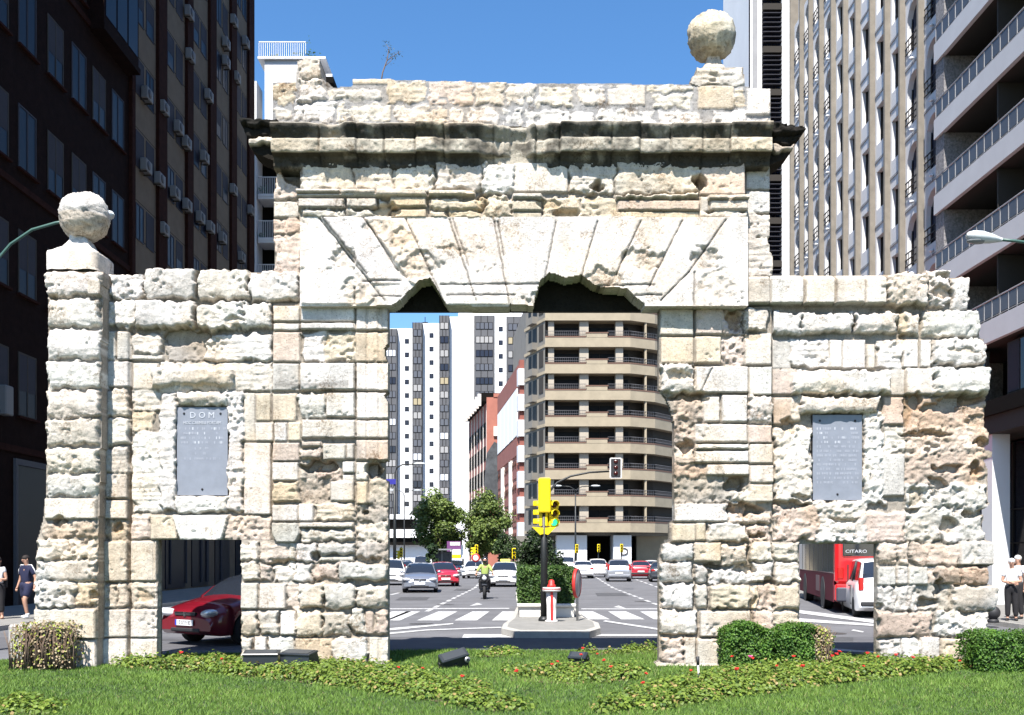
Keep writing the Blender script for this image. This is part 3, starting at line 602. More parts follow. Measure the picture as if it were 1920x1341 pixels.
relief('cornice_end', (452, 224, 524, 306), 0.2, [[(455, 233), (462, 229), (522, 226), (522, 304), (500, 296), (480, 287), (470, 276), (470, 262), (464, 256), (458, 242)]], [],
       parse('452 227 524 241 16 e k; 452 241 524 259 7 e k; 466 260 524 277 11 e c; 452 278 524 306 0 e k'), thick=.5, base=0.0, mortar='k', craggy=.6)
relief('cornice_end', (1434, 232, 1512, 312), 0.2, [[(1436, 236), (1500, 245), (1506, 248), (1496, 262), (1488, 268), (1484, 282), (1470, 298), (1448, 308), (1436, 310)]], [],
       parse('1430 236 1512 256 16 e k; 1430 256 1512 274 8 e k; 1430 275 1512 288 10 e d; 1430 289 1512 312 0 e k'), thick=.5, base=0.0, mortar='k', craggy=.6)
mb = MB(); zc = lambda y: HC-(y-HY)*(D0-.2)/F; xc_ = lambda x: (x-CX)*(D0-.2)/F
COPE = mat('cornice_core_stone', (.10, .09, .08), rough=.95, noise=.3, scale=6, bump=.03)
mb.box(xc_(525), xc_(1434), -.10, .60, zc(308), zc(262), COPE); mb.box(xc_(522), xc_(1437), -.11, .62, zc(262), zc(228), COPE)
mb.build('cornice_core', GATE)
# --- balls
def rough_ball(name, c, r, col, seed, ring=None, parent=None):
    n, k = 72, 44; th = np.linspace(0, math.pi, k+1); ph = np.arange(n)*2*math.pi/n
    T, PH = np.meshgrid(th, ph, indexing='ij')
    x, y, z = np.sin(T)*np.cos(PH), np.sin(T)*np.sin(PH), np.cos(T)
    rr = np.random.default_rng(seed); d = np.zeros(T.shape)
    for s, a in ((2.2, .030), (4.5, .022), (11, .020), (24, .020), (46, .022)):
        q = rr.normal(size=(6, 3))*s; f = rr.uniform(0, 6.28, 6)
        d += a*np.mean([np.sin(q[i, 0]*x+q[i, 1]*y+q[i, 2]*z+f[i]) for i in range(6)], 0)*2
    if ring is not None: d -= .05*np.exp(-((z-ring+.05*np.sin(PH*3))/.035)**2)
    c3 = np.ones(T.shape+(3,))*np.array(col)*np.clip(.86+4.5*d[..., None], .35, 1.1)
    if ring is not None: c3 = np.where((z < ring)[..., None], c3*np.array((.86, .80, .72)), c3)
    V = np.stack([x, y, z], -1)*(1+d[..., None])*r+np.array(c)
    vid = np.arange((k+1)*n).reshape(k+1, n); nx = np.roll(vid, -1, 1)
    Fq = np.stack([vid[:-1].ravel(), vid[1:].ravel(), nx[1:].ravel(), nx[:-1].ravel()], 1)
    return npmesh(name, V.reshape(-1, 3), Fq, STONE, parent or GATE, smooth=True, col=np.clip(c3.reshape(-1, 3), 0, 1))
def sq_loft(name, prof, c, col, parent, rnd=.03, seed=1):
    rr = np.random.default_rng(seed); n = 40; V = []; 
    for hw, z in prof:
        for i in range(n):
            a = 2*math.pi*i/n; q = max(abs(math.cos(a)), abs(math.sin(a))); e = 1/q
            e = min(e, 1.32); V.append((c[0]+hw*math.cos(a)*e+rr.normal()*.006, c[1]+hw*math.sin(a)*e+rr.normal()*.006, z+rr.normal()*.004))
    k = len(prof); vid = np.arange(k*n).reshape(k, n); nx = np.roll(vid, -1, 1)
    Fq = np.stack([vid[:-1].ravel(), nx[:-1].ravel(), nx[1:].ravel(), vid[1:].ravel()], 1)
    C = np.ones((len(V), 3))*np.array(col)*(1+rr.normal(size=(len(V), 1))*.05)
    return npmesh(name, np.array(V), Fq, STONE, parent, smooth=True, col=C)
q = lambda px, py, h: (P(px, py, D0-h)-Vector((0, D0, 0)))
pb = q(146, 480, .0)
zz = lambda y: HC-(y-HY)*D0/F
cap = sq_loft('pillar_cap', [(.40, zz(514)), (.395, zz(508)), (.395, zz(482)), (.385, zz(478)), (.34, zz(475)), (.28, zz(470)), (.215, zz(464)), (.175, zz(457)), (.15, zz(450)), (.13, zz(446)), (.13, zz(438))], (pb.x, .12, 0), CW['w'], GATE)
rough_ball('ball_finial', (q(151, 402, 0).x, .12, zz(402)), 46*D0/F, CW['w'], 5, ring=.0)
AB = parse('1295 128 1398 164 4 e g')
relief('finial_base', (1292, 122, 1402, 168), 0.16, [[(1306, 128), (1338, 125), (1394, 126), (1397, 164), (1310, 164), (1294, 158), (1297, 146), (1306, 140)]], [], AB, thick=.8, base=0.0)
sq_loft('finial_neck', [(.18, zz(128)), (.175, zz(122)), (.13, zz(114)), (.10, zz(106)), (.10, zz(98)), (.13, zz(94))], (q(1341, 110, 0).x, .2, 0), CW['c'], GATE, seed=3)
rough_ball('ball_finial', (q(1339, 57, 0).x, .2, zz(57)), 45*D0/F, (.56, .52, .42), 9)
# ------------------------------------------------------------- ground, road, pavements, markings, lawn
M_ASPH = mat('asphalt', (.115, .115, .122), rough=.85, noise=.22, scale=.6, bump=.004, bscale=60)
M_ASPH2 = mat('darker_asphalt', (.085, .085, .092), rough=.85, noise=.2, scale=1.5, bump=.004, bscale=60)
M_PAINT = mat('road_paint', (.44, .44, .44), rough=.7, noise=.35, scale=9)
M_PAVE = mat('pavement_slabs', (.21, .205, .19), rough=.85, noise=.15, scale=4)
M_KERB = mat('kerb_stone', (.36, .345, .315), rough=.85, noise=.15, scale=5, bump=.006, bscale=30)
M_SOIL = mat('lawn_soil', (.035, .06, .018), rough=.95, noise=.4, scale=8)
M_SOILB = mat('bed_soil', (.10, .065, .04), rough=.95, noise=.4, scale=12, bump=.03)
def struct(o): o['kind'] = 'structure'; return o
mb = MB(); mb.box(-700, 700, -60, 1500, -1.0, 0, M_ASPH); struct(mb.build('ground'))
def flat(name, poly, z, m, thick=None):
    mb = MB(); n = len(poly)
    ar = sum(poly[i][0]*poly[(i+1) % n][1]-poly[(i+1) % n][0]*poly[i][1] for i in range(n))
    if ar < 0: poly = poly[::-1]
    vs_ = [(x, y, z) for x, y in poly]; fs = [tuple(range(n))]
    if thick:
        vs_ += [(x, y, z-thick) for x, y in poly]; fs += [(i, n+i, n+(i+1) % n, (i+1) % n) for i in range(n)]
    mb.add(vs_, fs, m); return struct(mb.build(name))
def gp(px, py, z=0.0): Y = GY(py, z); return ((px-CX)*Y/F, Y)
# roundabout lane edge: a dark resurfaced band in front of the far junction
flat('road_ring', [(-30, 18.6), (30, 18.6), (30, 21.6), (-30, 21.6)], .004, M_ASPH2)
def pavement(name, poly):
    flat(name+'_kerb', poly, .12, M_KERB, .2)
    cx_ = sum(p[0] for p in poly)/len(poly); cy_ = sum(p[1] for p in poly)/len(poly)
    q = []
    for x, y in poly:
        d = math.hypot(x-cx_, y-cy_); k = max(0, 1-.22/d); q.append((cx_+(x-cx_)*k, cy_+(y-cy_)*k))
    flat(name, q, .124, M_PAVE)
pavement('pavement', [(-60, 20.3), (-14.5, 20.3), (-12.8, 21.0), (-12.0, 22.6), (-12.0, 62), (-12, 120), (-60, 120)])
pavement('pavement', [(60, 21.5), (13.6, 21.5), (12.4, 22.6), (12.2, 24.0), (12.6, 62), (14, 100), (60, 100)])
# zebra crossing and lane lines, each painted set is one marking
def marking(name, polys, z=.008):
    mb = MB()
    for poly in polys:
        n = len(poly); ar = sum(poly[i][0]*poly[(i+1) % n][1]-poly[(i+1) % n][0]*poly[i][1] for i in range(n))
        if ar < 0: poly = poly[::-1]
        mb.add([(x, y, z) for x, y in poly], [tuple(range(n))], M_PAINT)
    return struct(mb.build(name))
marking('zebra_crossing', [[gp(a, 1164), gp(a+w_, 1164), gp(b+w2, 1147), gp(b, 1147)] for a, w_, b, w2 in
        ((690, 38, 735, 36), (722, 28, 762, 26), (781, 44, 822, 36), (852, 42, 886, 32), (922, 40, 942, 26))])
marking('zebra_crossing', [[gp(a, 1162), gp(a+w_, 1162), gp(b+w2, 1147), gp(b, 1147)] for a, w_, b, w2 in
        ((1104, 40, 1082, 30), (1165, 44, 1140, 34), (1226, 50, 1200, 40))])
def dash(p0, p1, n, w_, duty=.6):
    out = []
    for i in range(n):
        a, b = i/n, (i+duty)/n
        x0, y0 = p0[0]+(p1[0]-p0[0])*a, p0[1]+(p1[1]-p0[1])*a; x1, y1 = p0[0]+(p1[0]-p0[0])*b, p0[1]+(p1[1]-p0[1])*b
        L = math.hypot(p1[0]-p0[0], p1[1]-p0[1]); nx, ny = -(p1[1]-p0[1])/L*w_/2, (p1[0]-p0[0])/L*w_/2
        out.append([(x0+nx, y0+ny), (x1+nx, y1+ny), (x1-nx, y1-ny), (x0-nx, y0-ny)])
    return out
marking('lane_line', dash(gp(800, 1147), gp(890, 1103), 10, .16)+dash(gp(890, 1103), gp(915, 1078), 10, .16))
marking('lane_line', dash(gp(1250, 1141), gp(1150, 1103), 9, .16)+dash(gp(1150, 1103), gp(1110, 1078), 9, .16))
marking('lane_line', dash(gp(700, 1124), gp(850, 1086), 8, .16)+dash(gp(1285, 1120), gp(1190, 1086), 8, .16))
marking('stop_line', [[gp(700, 1143), gp(955, 1142), gp(955, 1140.5), gp(700, 1141.5)], [gp(1090, 1143), gp(1290, 1143), gp(1290, 1141.5), gp(1090, 1141.5)]])
marking('stop_line', [[gp(985, 1196), gp(985, 1190), gp(870, 1190), gp(866, 1197)], [gp(990, 1190), gp(1290, 1190), gp(1290, 1193.5), gp(990, 1193.5)]], .010)
marking('edge_line', [[gp(640, 1192), gp(800, 1176), gp(850, 1171), gp(850, 1169), gp(640, 1186)], [gp(640, 1199), gp(800, 1183), gp(940, 1178), gp(940, 1176), gp(800, 1181), gp(640, 1195)]], .010)
marking('edge_line', [[gp(1130, 1166), gp(1260, 1186), gp(1260, 1183), gp(1135, 1164)], [gp(1495, 1150), gp(1660, 1172), gp(1660, 1166), gp(1495, 1144)], [gp(1495, 1166), gp(1660, 1176), gp(1660, 1172.5), gp(1495, 1160)]], .012)
marking('road_arrow', [[gp(880, 1137), gp(905, 1134), gp(895, 1131)], [gp(1150, 1139), gp(1175, 1142), gp(1160, 1136)], [gp(1596, 1183), gp(1618, 1187), gp(1620, 1185), gp(1600, 1181)]], .010)
marking('lane_line', [[gp(1550, 1216), gp(1640, 1223), gp(1640, 1226), gp(1550, 1220)], [gp(1495, 1176), gp(1530, 1180), gp(1530, 1178), gp(1495, 1174)]], .012)
# splitter island with its kerb
isl = [gp(905, 1174), gp(960, 1181, .15), gp(1100, 1181, .15), gp(1125, 1174, .15), gp(1128, 1168, .15), gp(1100, 1160, .15), gp(1075, 1138, .15), gp(1050, 1100, .15), gp(1015, 1100, .15), gp(972, 1138, .15), gp(962, 1160, .15)]
isl = [gp(940, 1178, .15), gp(965, 1184, .15), gp(1105, 1184, .15), gp(1126, 1178, .15), gp(1122, 1168, .15), gp(1095, 1158, .15), gp(1078, 1140, .15), gp(1062, 1105, .15), gp(1000, 1105, .15), gp(968, 1140, .15), gp(958, 1160, .15), gp(944, 1170, .15)]
flat('traffic_island_kerb', isl, .15, M_KERB, .3)
c_ = (sum(p[0] for p in isl)/len(isl), sum(p[1] for p in isl)/len(isl))
flat('traffic_island', [(c_[0]+(x-c_[0])*.9, c_[1]+(y-c_[1])*.93) for x, y in isl], .154, M_PAVE)
# lawn of the roundabout
LR, LYC, LZ = 20.8, -2.7, .05
def lawn_in(x, y): return x*x+(y-LYC)**2 < LR*LR
pts = [(LR*math.sin(a), LYC+LR*math.cos(a)) for a in np.linspace(-math.pi, math.pi, 120)[:-1]]
flat('lawn_kerb', [(x*1.012, LYC+(y-LYC)*1.012) for x, y in pts], .03, M_KERB, .1)
flat('lawn', pts, LZ, M_SOIL, .1)
def poly_pts(poly, n, r):
    a = np.array(poly); lo, hi = a.min(0), a.max(0); out = []
    while sum(len(o) for o in out) < n:
        q = r.uniform(lo, hi, (n*2, 2)); out.append(q[inside(poly, q[:, 0], q[:, 1])])
    return np.concatenate(out)[:n]
def leafmat(name, c, c2, trans=.25, rough=.5):
    m = bpy.data.materials.new(name); m.use_nodes = True; nt = m.node_tree; b = nt.nodes['Principled BSDF']
    at = nt.nodes.new('ShaderNodeAttribute'); at.attribute_name = 'Col'
    b.inputs['Roughness'].default_value = rough; b.inputs['Specular IOR Level'].default_value = .35
    nt.links.new(at.outputs['Color'], b.inputs['Base Color'])
    tr = nt.nodes.new('ShaderNodeBsdfTranslucent'); nt.links.new(at.outputs['Color'], tr.inputs['Color'])
    mx = nt.nodes.new('ShaderNodeMixShader'); mx.inputs[0].default_value = trans
    nt.links.new(b.outputs[0], mx.inputs[1]); nt.links.new(tr.outputs[0], mx.inputs[2])
    nt.links.new(mx.outputs[0], nt.nodes['Material Output'].inputs['Surface'])
    return m
M_LEAF = leafmat('leaf', None, None)
M_GRASS = leafmat('grass_blade', None, None, .2, .6)
def grass(n, seed):
    r = np.random.default_rng(seed)
    Y = 9.6+(r.random(n)**1.15)*9.0; X = (r.random(n)*2-1)*(Y*.53+.4)
    k = (X*X+(Y-LYC)**2 < (LR-.05)**2); X, Y = X[k], Y[k]; n = len(X)
    pn = np.sin(X*1.7+1.3*np.sin(Y*1.1))*np.cos(Y*2.3+X*.7); pn2 = np.sin(X*5.1+Y*3.3)*np.sin(Y*6.7-X*2.9)
    h = r.uniform(.018, .055, n)*(1+.25*pn+.15*pn2); wd = r.uniform(.003, .0065, n)*(Y/11)
    a = r.uniform(0, 6.283, n); ln = r.normal(0, .5, (n, 2))*h[:, None]
    dx, dy = np.cos(a)*wd, np.sin(a)*wd
    z0 = np.full(n, LZ-.004)
    V = np.stack([np.stack([X-dx, Y-dy, z0], 1), np.stack([X+dx, Y+dy, z0], 1), np.stack([X+ln[:, 0], Y+ln[:, 1], LZ+h], 1)], 1)
    t = np.clip(r.normal(.5, .22, n)+.18*pn+.12*pn2, 0, 1)[:, None]
    c = np.array((.060, .132, .018))*(1-t)+np.array((.19, .30, .05))*t
    dry = r.random(n) < .03; c[dry] = (.26, .25, .10)
    C = np.repeat(c, 3, 0)
    Fq = np.arange(3*n).reshape(n, 3)
    o = npmesh('grass', V.reshape(-1, 3), Fq, M_GRASS, smooth=False, col=C); o['kind'] = 'stuff'
grass(300000, 3)
def leaves(name, pos, nrm, size, cols, parent=None, mats=None, seed=0, shape=(1.0, .75), extra=None):
    """folded leaf blades: 6 vertices, 2 quads each"""
    r = np.random.default_rng(seed); n = len(pos)
    nrm = nrm/np.maximum(np.linalg.norm(nrm, axis=1, keepdims=True), 1e-6)
    t = r.normal(size=(n, 3)); t -= (t*nrm).sum(1, keepdims=True)*nrm; t /= np.maximum(np.linalg.norm(t, axis=1, keepdims=True), 1e-6)
    b = np.cross(nrm, t); L = (size*shape[0])[:, None]; W = (size*shape[1]*.5)[:, None]
    up = nrm*L*.14
    p0 = pos; p1 = pos+t*L
    a1 = pos+t*L*.35+b*W+up; a2 = pos+t*L*.75+b*W*.7+up*.7; c1 = pos+t*L*.35-b*W+up; c2 = pos+t*L*.75-b*W*.7+up*.7
    V = np.stack([p0, a1, a2, p1, c2, c1], 1).reshape(-1, 3)
    k = np.arange(n)[:, None]*6
    Fq = np.concatenate([k+np.array([[0, 3, 2, 1]]), k+np.array([[0, 5, 4, 3]])])
    C = np.repeat(cols, 6, 0)
    return npmesh(name, V, Fq, mats or M_LEAF, parent, smooth=False, col=np.clip(C, 0, 1))
def mixcol(n, r, a, b, sp=.25):
    t = np.clip(r.normal(.5, sp, n), 0, 1)[:, None]; return np.array(a)*(1-t)+np.array(b)*t
def bed(poly_px, n, seed, h=.18, size=.044, a=(.045, .10, .012), b=(.21, .28, .04), zc_=.0):
    """low foliage in clumps over a soil strip"""
    r = np.random.default_rng(seed); poly = [gp(x, y, LZ) for x, y in poly_px]
    flat('bed_soil', poly, LZ+.004+.001*(seed % 5), M_SOILB)
    nc = max(10, n//62); cc = poly_pts(poly, nc, r); ch = r.uniform(.55, 1.15, nc)*h
    k = r.integers(0, nc, n); off = r.normal(size=(n, 3)); off /= np.linalg.norm(off, axis=1, keepdims=True)
    rad = .17*r.uniform(.65, 1.0, n)**.5; off[:, 2] = np.abs(off[:, 2])
    pos = np.stack([cc[k, 0]+off[:, 0]*rad, cc[k, 1]+off[:, 1]*rad, LZ+off[:, 2]*ch[k]*r.uniform(.4, 1.05, n)+.02], 1)
    nr = off+np.array((0, -.15, .7))+r.normal(size=(n, 3))*.35
    cols = mixcol(n, r, a, b)*(r.uniform(.8, 1.15, nc)[k])[:, None]
    dry = r.random(n) < .06; cols[dry] = np.array((.33, .24, .09))
    o = leaves('bedding_plants', pos, nr, r.uniform(.7, 1.3, n)*size, cols, seed=seed, shape=(1, 1.0))
    o['kind'] = 'stuff'; return cc
bed([(205, 1251), (300, 1242), (480, 1243), (730, 1256), (880, 1290), (985, 1330), (925, 1336), (760, 1306), (600, 1284), (400, 1264)], 24000, 11)
bed([(1112, 1338), (1210, 1306), (1300, 1276), (1480, 1250), (1640, 1243), (1835, 1246), (1800, 1256), (1560, 1284), (1400, 1304), (1250, 1330)], 28000, 12)
bed([(950, 1262), (1010, 1252), (1120, 1254), (1210, 1260), (1190, 1276), (1080, 1284), (960, 1278)], 4200, 13, h=.15)
bed([(900, 1226), (960, 1222), (975, 1230), (905, 1233)], 700, 14, h=.14, a=(.08, .17, .02))
bed([(0, 1318), (70, 1314), (105, 1330), (90, 1341), (0, 1341)], 900, 15, h=.13, size=.045)
bed([(1080, 1222), (1235, 1218), (1235, 1226), (1090, 1229)], 700, 16, h=.14)
M_RED = mat('red_petals', (.62, .02, .012), rough=.6); M_PINK = mat('pink_petals', (.75, .08, .28), rough=.6); M_STEM = mat('green_stem', (.06, .12, .02))
def flower(name, m, label, group):
    r = random.Random(4); o = None; mb = MB(); mb.tube([(0, 0, 0), (.01, 0, .16), (0, 0, .30)], .004, M_STEM, 5)
    root = mb.build(name); tag(root, label, 'flower', group)
    mb = MB()
    for i in range(14):
        a = r.random()*6.28; q = r.random()*.028; z = .30+r.uniform(-.01, .018)
        mb.ell((math.cos(a)*q, math.sin(a)*q, z), (.014, .014, .008), m, 6, 4)
    mb.build('petals', root); return root
fl = flower('geranium_flower', M_RED, 'red geranium flower head standing above the leafy bedding plants', 'red geraniums in the beds')
spots = [(340, 1240), (415, 1243), (470, 1240), (748, 1262), (793, 1262), (866, 1284), (968, 1290), (1035, 1256), (1046, 1250), (1090, 1236), (1092, 1228), (1132, 1254), (1146, 1262), (1212, 1280), (1296, 1270), (1380, 1282), (1372, 1240), (1412, 1250), (1428, 1236), (1488, 1242), (1504, 1272), (1456, 1258), (1570, 1240), (1575, 1235), (1626, 1240), (1646, 1242), (1680, 1244), (1713, 1246), (1800, 1248), (1560, 1244), (1205, 1302), (1120, 1230), (1620, 1256)]
for i, (px, py) in enumerate(spots):
    o = fl if i == 0 else copy_tree(fl)
    Y = GY(min(py+18, 1325), LZ) if py < 1290 else GY(py+14, LZ)
    s = random.Random(i).uniform(.75, 1.2); o.location = ((px-CX)*Y/F, Y, LZ); o.scale = (s, s, s*random.Random(i+9).uniform(.7, .9)); o.rotation_euler = (0, 0, i*1.3)
pf = flower('geranium_flower', M_PINK, 'bright pink geranium flower head in front of the clipped hedge', None)
Y = GY(1262, LZ); pf.location = ((1406-CX)*Y/F, Y, LZ); pf.scale = (1.3, 1.3, .8)
# clipped hedges
M_TWIG = mat('twig', (.16, .11, .075), rough=.9, noise=.2, scale=20)
M_CORE = mat('hedge_core', (.012, .016, .006), rough=1)
def hedge(label, x0, x1, yf, dep, z0, z1, n, seed, dead=None, a=(.028, .085, .012), b=(.12, .23, .03), size=.032, group=None, rnd=.06):
    r = np.random.default_rng(seed); root = empty('hedge', ((x0+x1)/2, yf+dep/2, z0), label=label, cat='hedge', group=group)
    hx, hy, hz = (x1-x0)/2, dep/2, z1-z0
    mb = MB(); mb.bbox(-hx+.10, hx-.10, -hy+.09, hy-.09, 0.02, hz-.09, .06, M_CORE); mb.build('inner_core', root)  # solid dark core filling the hedge behind its leaves
    f = r.random(n); P_ = np.zeros((n, 3)); N_ = np.zeros((n, 3))
    u, v = r.random(n), r.random(n)
    top = f < .30; fr = (f >= .30) & (f < .66); bk = (f >= .66) & (f < .78); sd_ = f >= .78
    P_[top] = np.stack([(u*2-1)*hx, (v*2-1)*hy, np.full(n, hz)], 1)[top]; N_[top] = (0, 0, 1)
    P_[fr] = np.stack([(u*2-1)*hx, np.full(n, -hy), v*hz], 1)[fr]; N_[fr] = (0, -1, .2)
    P_[bk] = np.stack([(u*2-1)*hx, np.full(n, hy), v*hz], 1)[bk]; N_[bk] = (0, 1, 0)
    sg = np.where(r.random(n) < .5, -1, 1)
    P_[sd_] = np.stack([sg*hx, (u*2-1)*hy, v*hz], 1)[sd_]; N_[sd_] = np.stack([sg, np.zeros(n), np.zeros(n)], 1)[sd_]
    # round the corners, ragged skin
    q = np.sin(P_[:, 0]*9+seed)*np.cos(P_[:, 2]*11)+np.sin(P_[:, 0]*23+P_[:, 1]*17)*.5
    P_ -= N_*(r.random(n)**2*.11)[:, None]; P_ += N_*(.02*q)[:, None]+r.normal(size=(n, 3))*.012
    cx_ = np.maximum(0, np.abs(P_[:, 0])-(hx-rnd*2)); P_[:, 2] -= np.where(P_[:, 2] > hz*.7, cx_*.5, 0)
    N_ = N_+r.normal(size=(n, 3))*.55+np.array((0, 0, .35))
    cols = mixcol(n, r, a, b, .3)*(1+.18*q)[:, None]; sz = r.uniform(.7, 1.3, n)*size
    if dead is not None:
        dm = (P_[:, 0] > dead[0]-(x0+x1)/2) & (P_[:, 0] < dead[1]-(x0+x1)/2)
        cols[dm] = mixcol(int(dm.sum()), r, (.22, .13, .07), (.52, .44, .27), .3)
        gr = dm & (r.random(n) < dead[2]); cols[gr] = mixcol(int(gr.sum()), r, (.20, .26, .03), (.42, .46, .08))
        kp = ~dm | (r.random(n) < .55); P_, N_, cols, sz = P_[kp], N_[kp], cols[kp], sz[kp]
        tb = MB()
        for i in range(int((dead[1]-dead[0])*120)):
            x = r.uniform(dead[0], dead[1])-(x0+x1)/2; y = -hy+r.random()*.14
            tb.tube([(x, y, 0), (x+r.normal()*.03, y-.02, hz*.5), (x+r.normal()*.06, y, hz*r.uniform(.75, 1.0))], [.008, .006, .003], M_TWIG, 4)
        tb.build('dead_stems', root)
    leaves('foliage', P_, N_, sz, cols, root, seed=seed+1, shape=(1, .8))
    return root
D1 = 15.0; X1 = lambda px, D=D1: (px-CX)*D/F
hedge('withered brown hedge with few green leaves beside the left stone pillar', X1(36), X1(146), 14.75, .5, LZ, LZ+.70, 2600, 21, dead=(X1(30), X1(152), .30), size=.04)
hedge('clipped green box hedge against the foot of the right pier', X1(1358), X1(1446), 14.9, .55, LZ, LZ+.69, 8000, 22, rnd=.13)
hedge('half green hedge withered brown at its right end, below the small right doorway', X1(1452), X1(1556), 14.85, .55, LZ, LZ+.67, 8000, 23, rnd=.12, dead=(X1(1524), X1(1556), .3))
hedge('clipped dark green hedge at the right foot of the gate, cut by the frame', X1(1828, 14.6), X1(2010, 14.6), 14.5, .7, LZ, LZ+.57, 11000, 24)

# repairs, stains and covers in the asphalt
M_PATCH = mat('tar_patch', (.060, .060, .064), rough=.9, noise=.25, scale=5); M_COVER = mat('iron_cover', (.07, .065, .06), rough=.6, metal=.3, noise=.2, scale=30)
for i, q in enumerate((((740, 1126), (800, 1126), (806, 1120), (752, 1120)), ((1120, 1118), (1180, 1118), (1168, 1112), (1116, 1112)), ((1500, 1200), (1600, 1204), (1600, 1196), (1500, 1193)), ((300, 1202), (440, 1208), (440, 1203), (300, 1198)), ((850, 1108), (880, 1108), (884, 1104), (856, 1104)))):
    flat('road_patch', [gp(*p_) for p_ in q], .0045+.0003*i, M_PATCH)
for px, py in ((835, 1134), (1205, 1128), (790, 1170), (1560, 1188)):
    x, y = gp(px, py); flat('manhole_cover', [(x+.32*math.cos(a), y+.32*math.sin(a)) for a in np.linspace(0, 6.283, 19)[:-1]], .0066, M_COVER)
# ------------------------------------------------------------- buildings
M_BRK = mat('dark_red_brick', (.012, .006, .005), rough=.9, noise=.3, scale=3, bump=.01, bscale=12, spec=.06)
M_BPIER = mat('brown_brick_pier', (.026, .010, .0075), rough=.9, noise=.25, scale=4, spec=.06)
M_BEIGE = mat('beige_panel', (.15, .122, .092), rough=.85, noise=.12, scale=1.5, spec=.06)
M_JOINT = mat('panel_joint', (.035, .03, .025), rough=.9, spec=.06)
M_BLIND = mat('roller_blind', (.045, .045, .055), rough=.7, noise=.06, scale=2, spec=.06)
M_GLS = mat('dark_glass', (.012, .014, .02), rough=.06, spec=.25)
M_GLSB = mat('blue_glass', (.010, .014, .035), rough=.12, spec=.25)
M_GLD = mat('unlit_balcony_glass', (.010, .011, .013), rough=.5, spec=.2); M_FRM = mat('pale_window_frame', (.045, .045, .055), rough=.6, spec=.06)
M_FRMD = mat('dark_window_frame', (.05, .045, .04), rough=.6, spec=.06)
M_AC = mat('air_conditioner_casing', (.14, .14, .14), rough=.6)
M_ACD = mat('fan_grille', (.05, .05, .055), rough=.7)
M_WHITE = mat('white_render', (.74, .74, .74), rough=.85, noise=.04, scale=.5)
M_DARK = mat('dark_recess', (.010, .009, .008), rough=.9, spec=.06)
M_RAILW = mat('white_railing', (.72, .72, .72), rough=.5)
M_GREY = mat('grey_concrete', (.30, .30, .31), rough=.85, noise=.12, scale=1)
M_LAV = mat('pale_lavender_panel', (.64, .635, .64), rough=.8, noise=.06, scale=.8)
M_FIN = mat('brown_grey_fin', (.21, .185, .15), rough=.85, noise=.15, scale=2)
M_PEB = mat('pebbledash', (.22, .21, .21), rough=.95, noise=.5, scale=14, bump=.02)
M_DPLANT = mat('pot_plant_leaves', (.04, .10, .03), rough=.8, noise=.3, scale=10)
def inst(proto, parent, loc, used={}):
    if not used.get(proto.name): used[proto.name] = 1; o = proto; o.parent = parent; CH.setdefault(parent.name, []).append(o)
    else: o = proto.copy(); link(o, parent)
    o.location = loc; return o
class Proto:
    """a part built once, then placed as copies that share the mesh"""
    def __init__(s, mb, name, sub=None): s.mb, s.name, s.sub, s.o = mb, name, sub, None
    def put(s, parent, loc, scale=None):
        if s.o is None:
            s.o = s.mb.build(s.name, parent); c = s.o
            if s.sub:
                for nm, b in s.sub: b.build(nm, s.o)
        else: c = copy_tree(s.o, parent)
        c.location = loc
        if scale: c.scale = scale
        return c
def window_proto(w_, h, frame, glass, depth=.18, split=1, proud=.03, blind=0.0, sill=None):
    """local: x along the wall, -y outward, origin at the lower left corner"""
    mb = MB(); t = .06
    mb.box(0, w_, -proud, depth*.4, 0, t, frame); mb.box(0, w_, -proud, depth*.4, h-t, h, frame)
    mb.box(0, t, -proud, depth*.4, t, h-t, frame); mb.box(w_-t, w_, -proud, depth*.4, t, h-t, frame)
    for i in range(1, split+1):
        x = w_*i/(split+1); mb.box(x-.03, x+.03, -proud, depth*.4, t, h-t, frame)
    if sill: mb.box(-.08, w_+.08, -proud-.1, 0, -.08, -.002, sill)
    g = MB(); g.box(t, w_-t, -.012, .02, t, h-t, glass); sub = [('pane', g)]
    if blind:
        b = MB(); b.box(t, w_-t, -.022, -.013, h-t-(h-2*t)*blind, h-t, M_BLIND); sub.append(('blind', b))
    return Proto(mb, 'window', sub)
def YofX(px, X): return F*X/(px-CX)
# --- left street front, near block: dark brick
XL = -16.5
M_GLL = mat('shaded_glass', (.006, .008, .018), rough=.35, spec=.12); M_ENT = mat('entrance_frame_grey', (.10, .10, .105), rough=.8, spec=.06)
A0 = 17.0
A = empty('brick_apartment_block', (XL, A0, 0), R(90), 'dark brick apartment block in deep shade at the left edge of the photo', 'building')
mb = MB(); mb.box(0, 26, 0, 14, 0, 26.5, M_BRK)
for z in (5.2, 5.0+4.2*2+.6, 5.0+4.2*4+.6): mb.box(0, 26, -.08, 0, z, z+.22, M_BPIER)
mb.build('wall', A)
wp = window_proto(1.25, 2.15, M_FRM, M_GLL, split=1, sill=M_BPIER); wp2 = window_proto(1.25, 2.15, M_FRMD, M_GLL, split=1, blind=.6, sill=M_BPIER)
rw = random.Random(5)
for k, zc_ in enumerate((7.5, 11.6, 15.8, 19.95, 24.1)):
    for yy in (28.0, 30.0, 32.0, 33.9, 36.0, 37.95, 39.8, 41.7):
        if k < 2 and yy > 36.5: continue
        (wp if rw.random() < .45 else wp2).put(A, (yy-.6-A0, -.0, zc_-1.05))
mb = MB(); mb.box(0, 3.6, -.55, 0, 0, 3.85, M_BRK); mb.box(-.1, 3.7, -.6, 0, -.25, -.002, M_BRK); bay = mb.build('bay_window', A); bay.location = (39.0-A0, 0, 22.6)
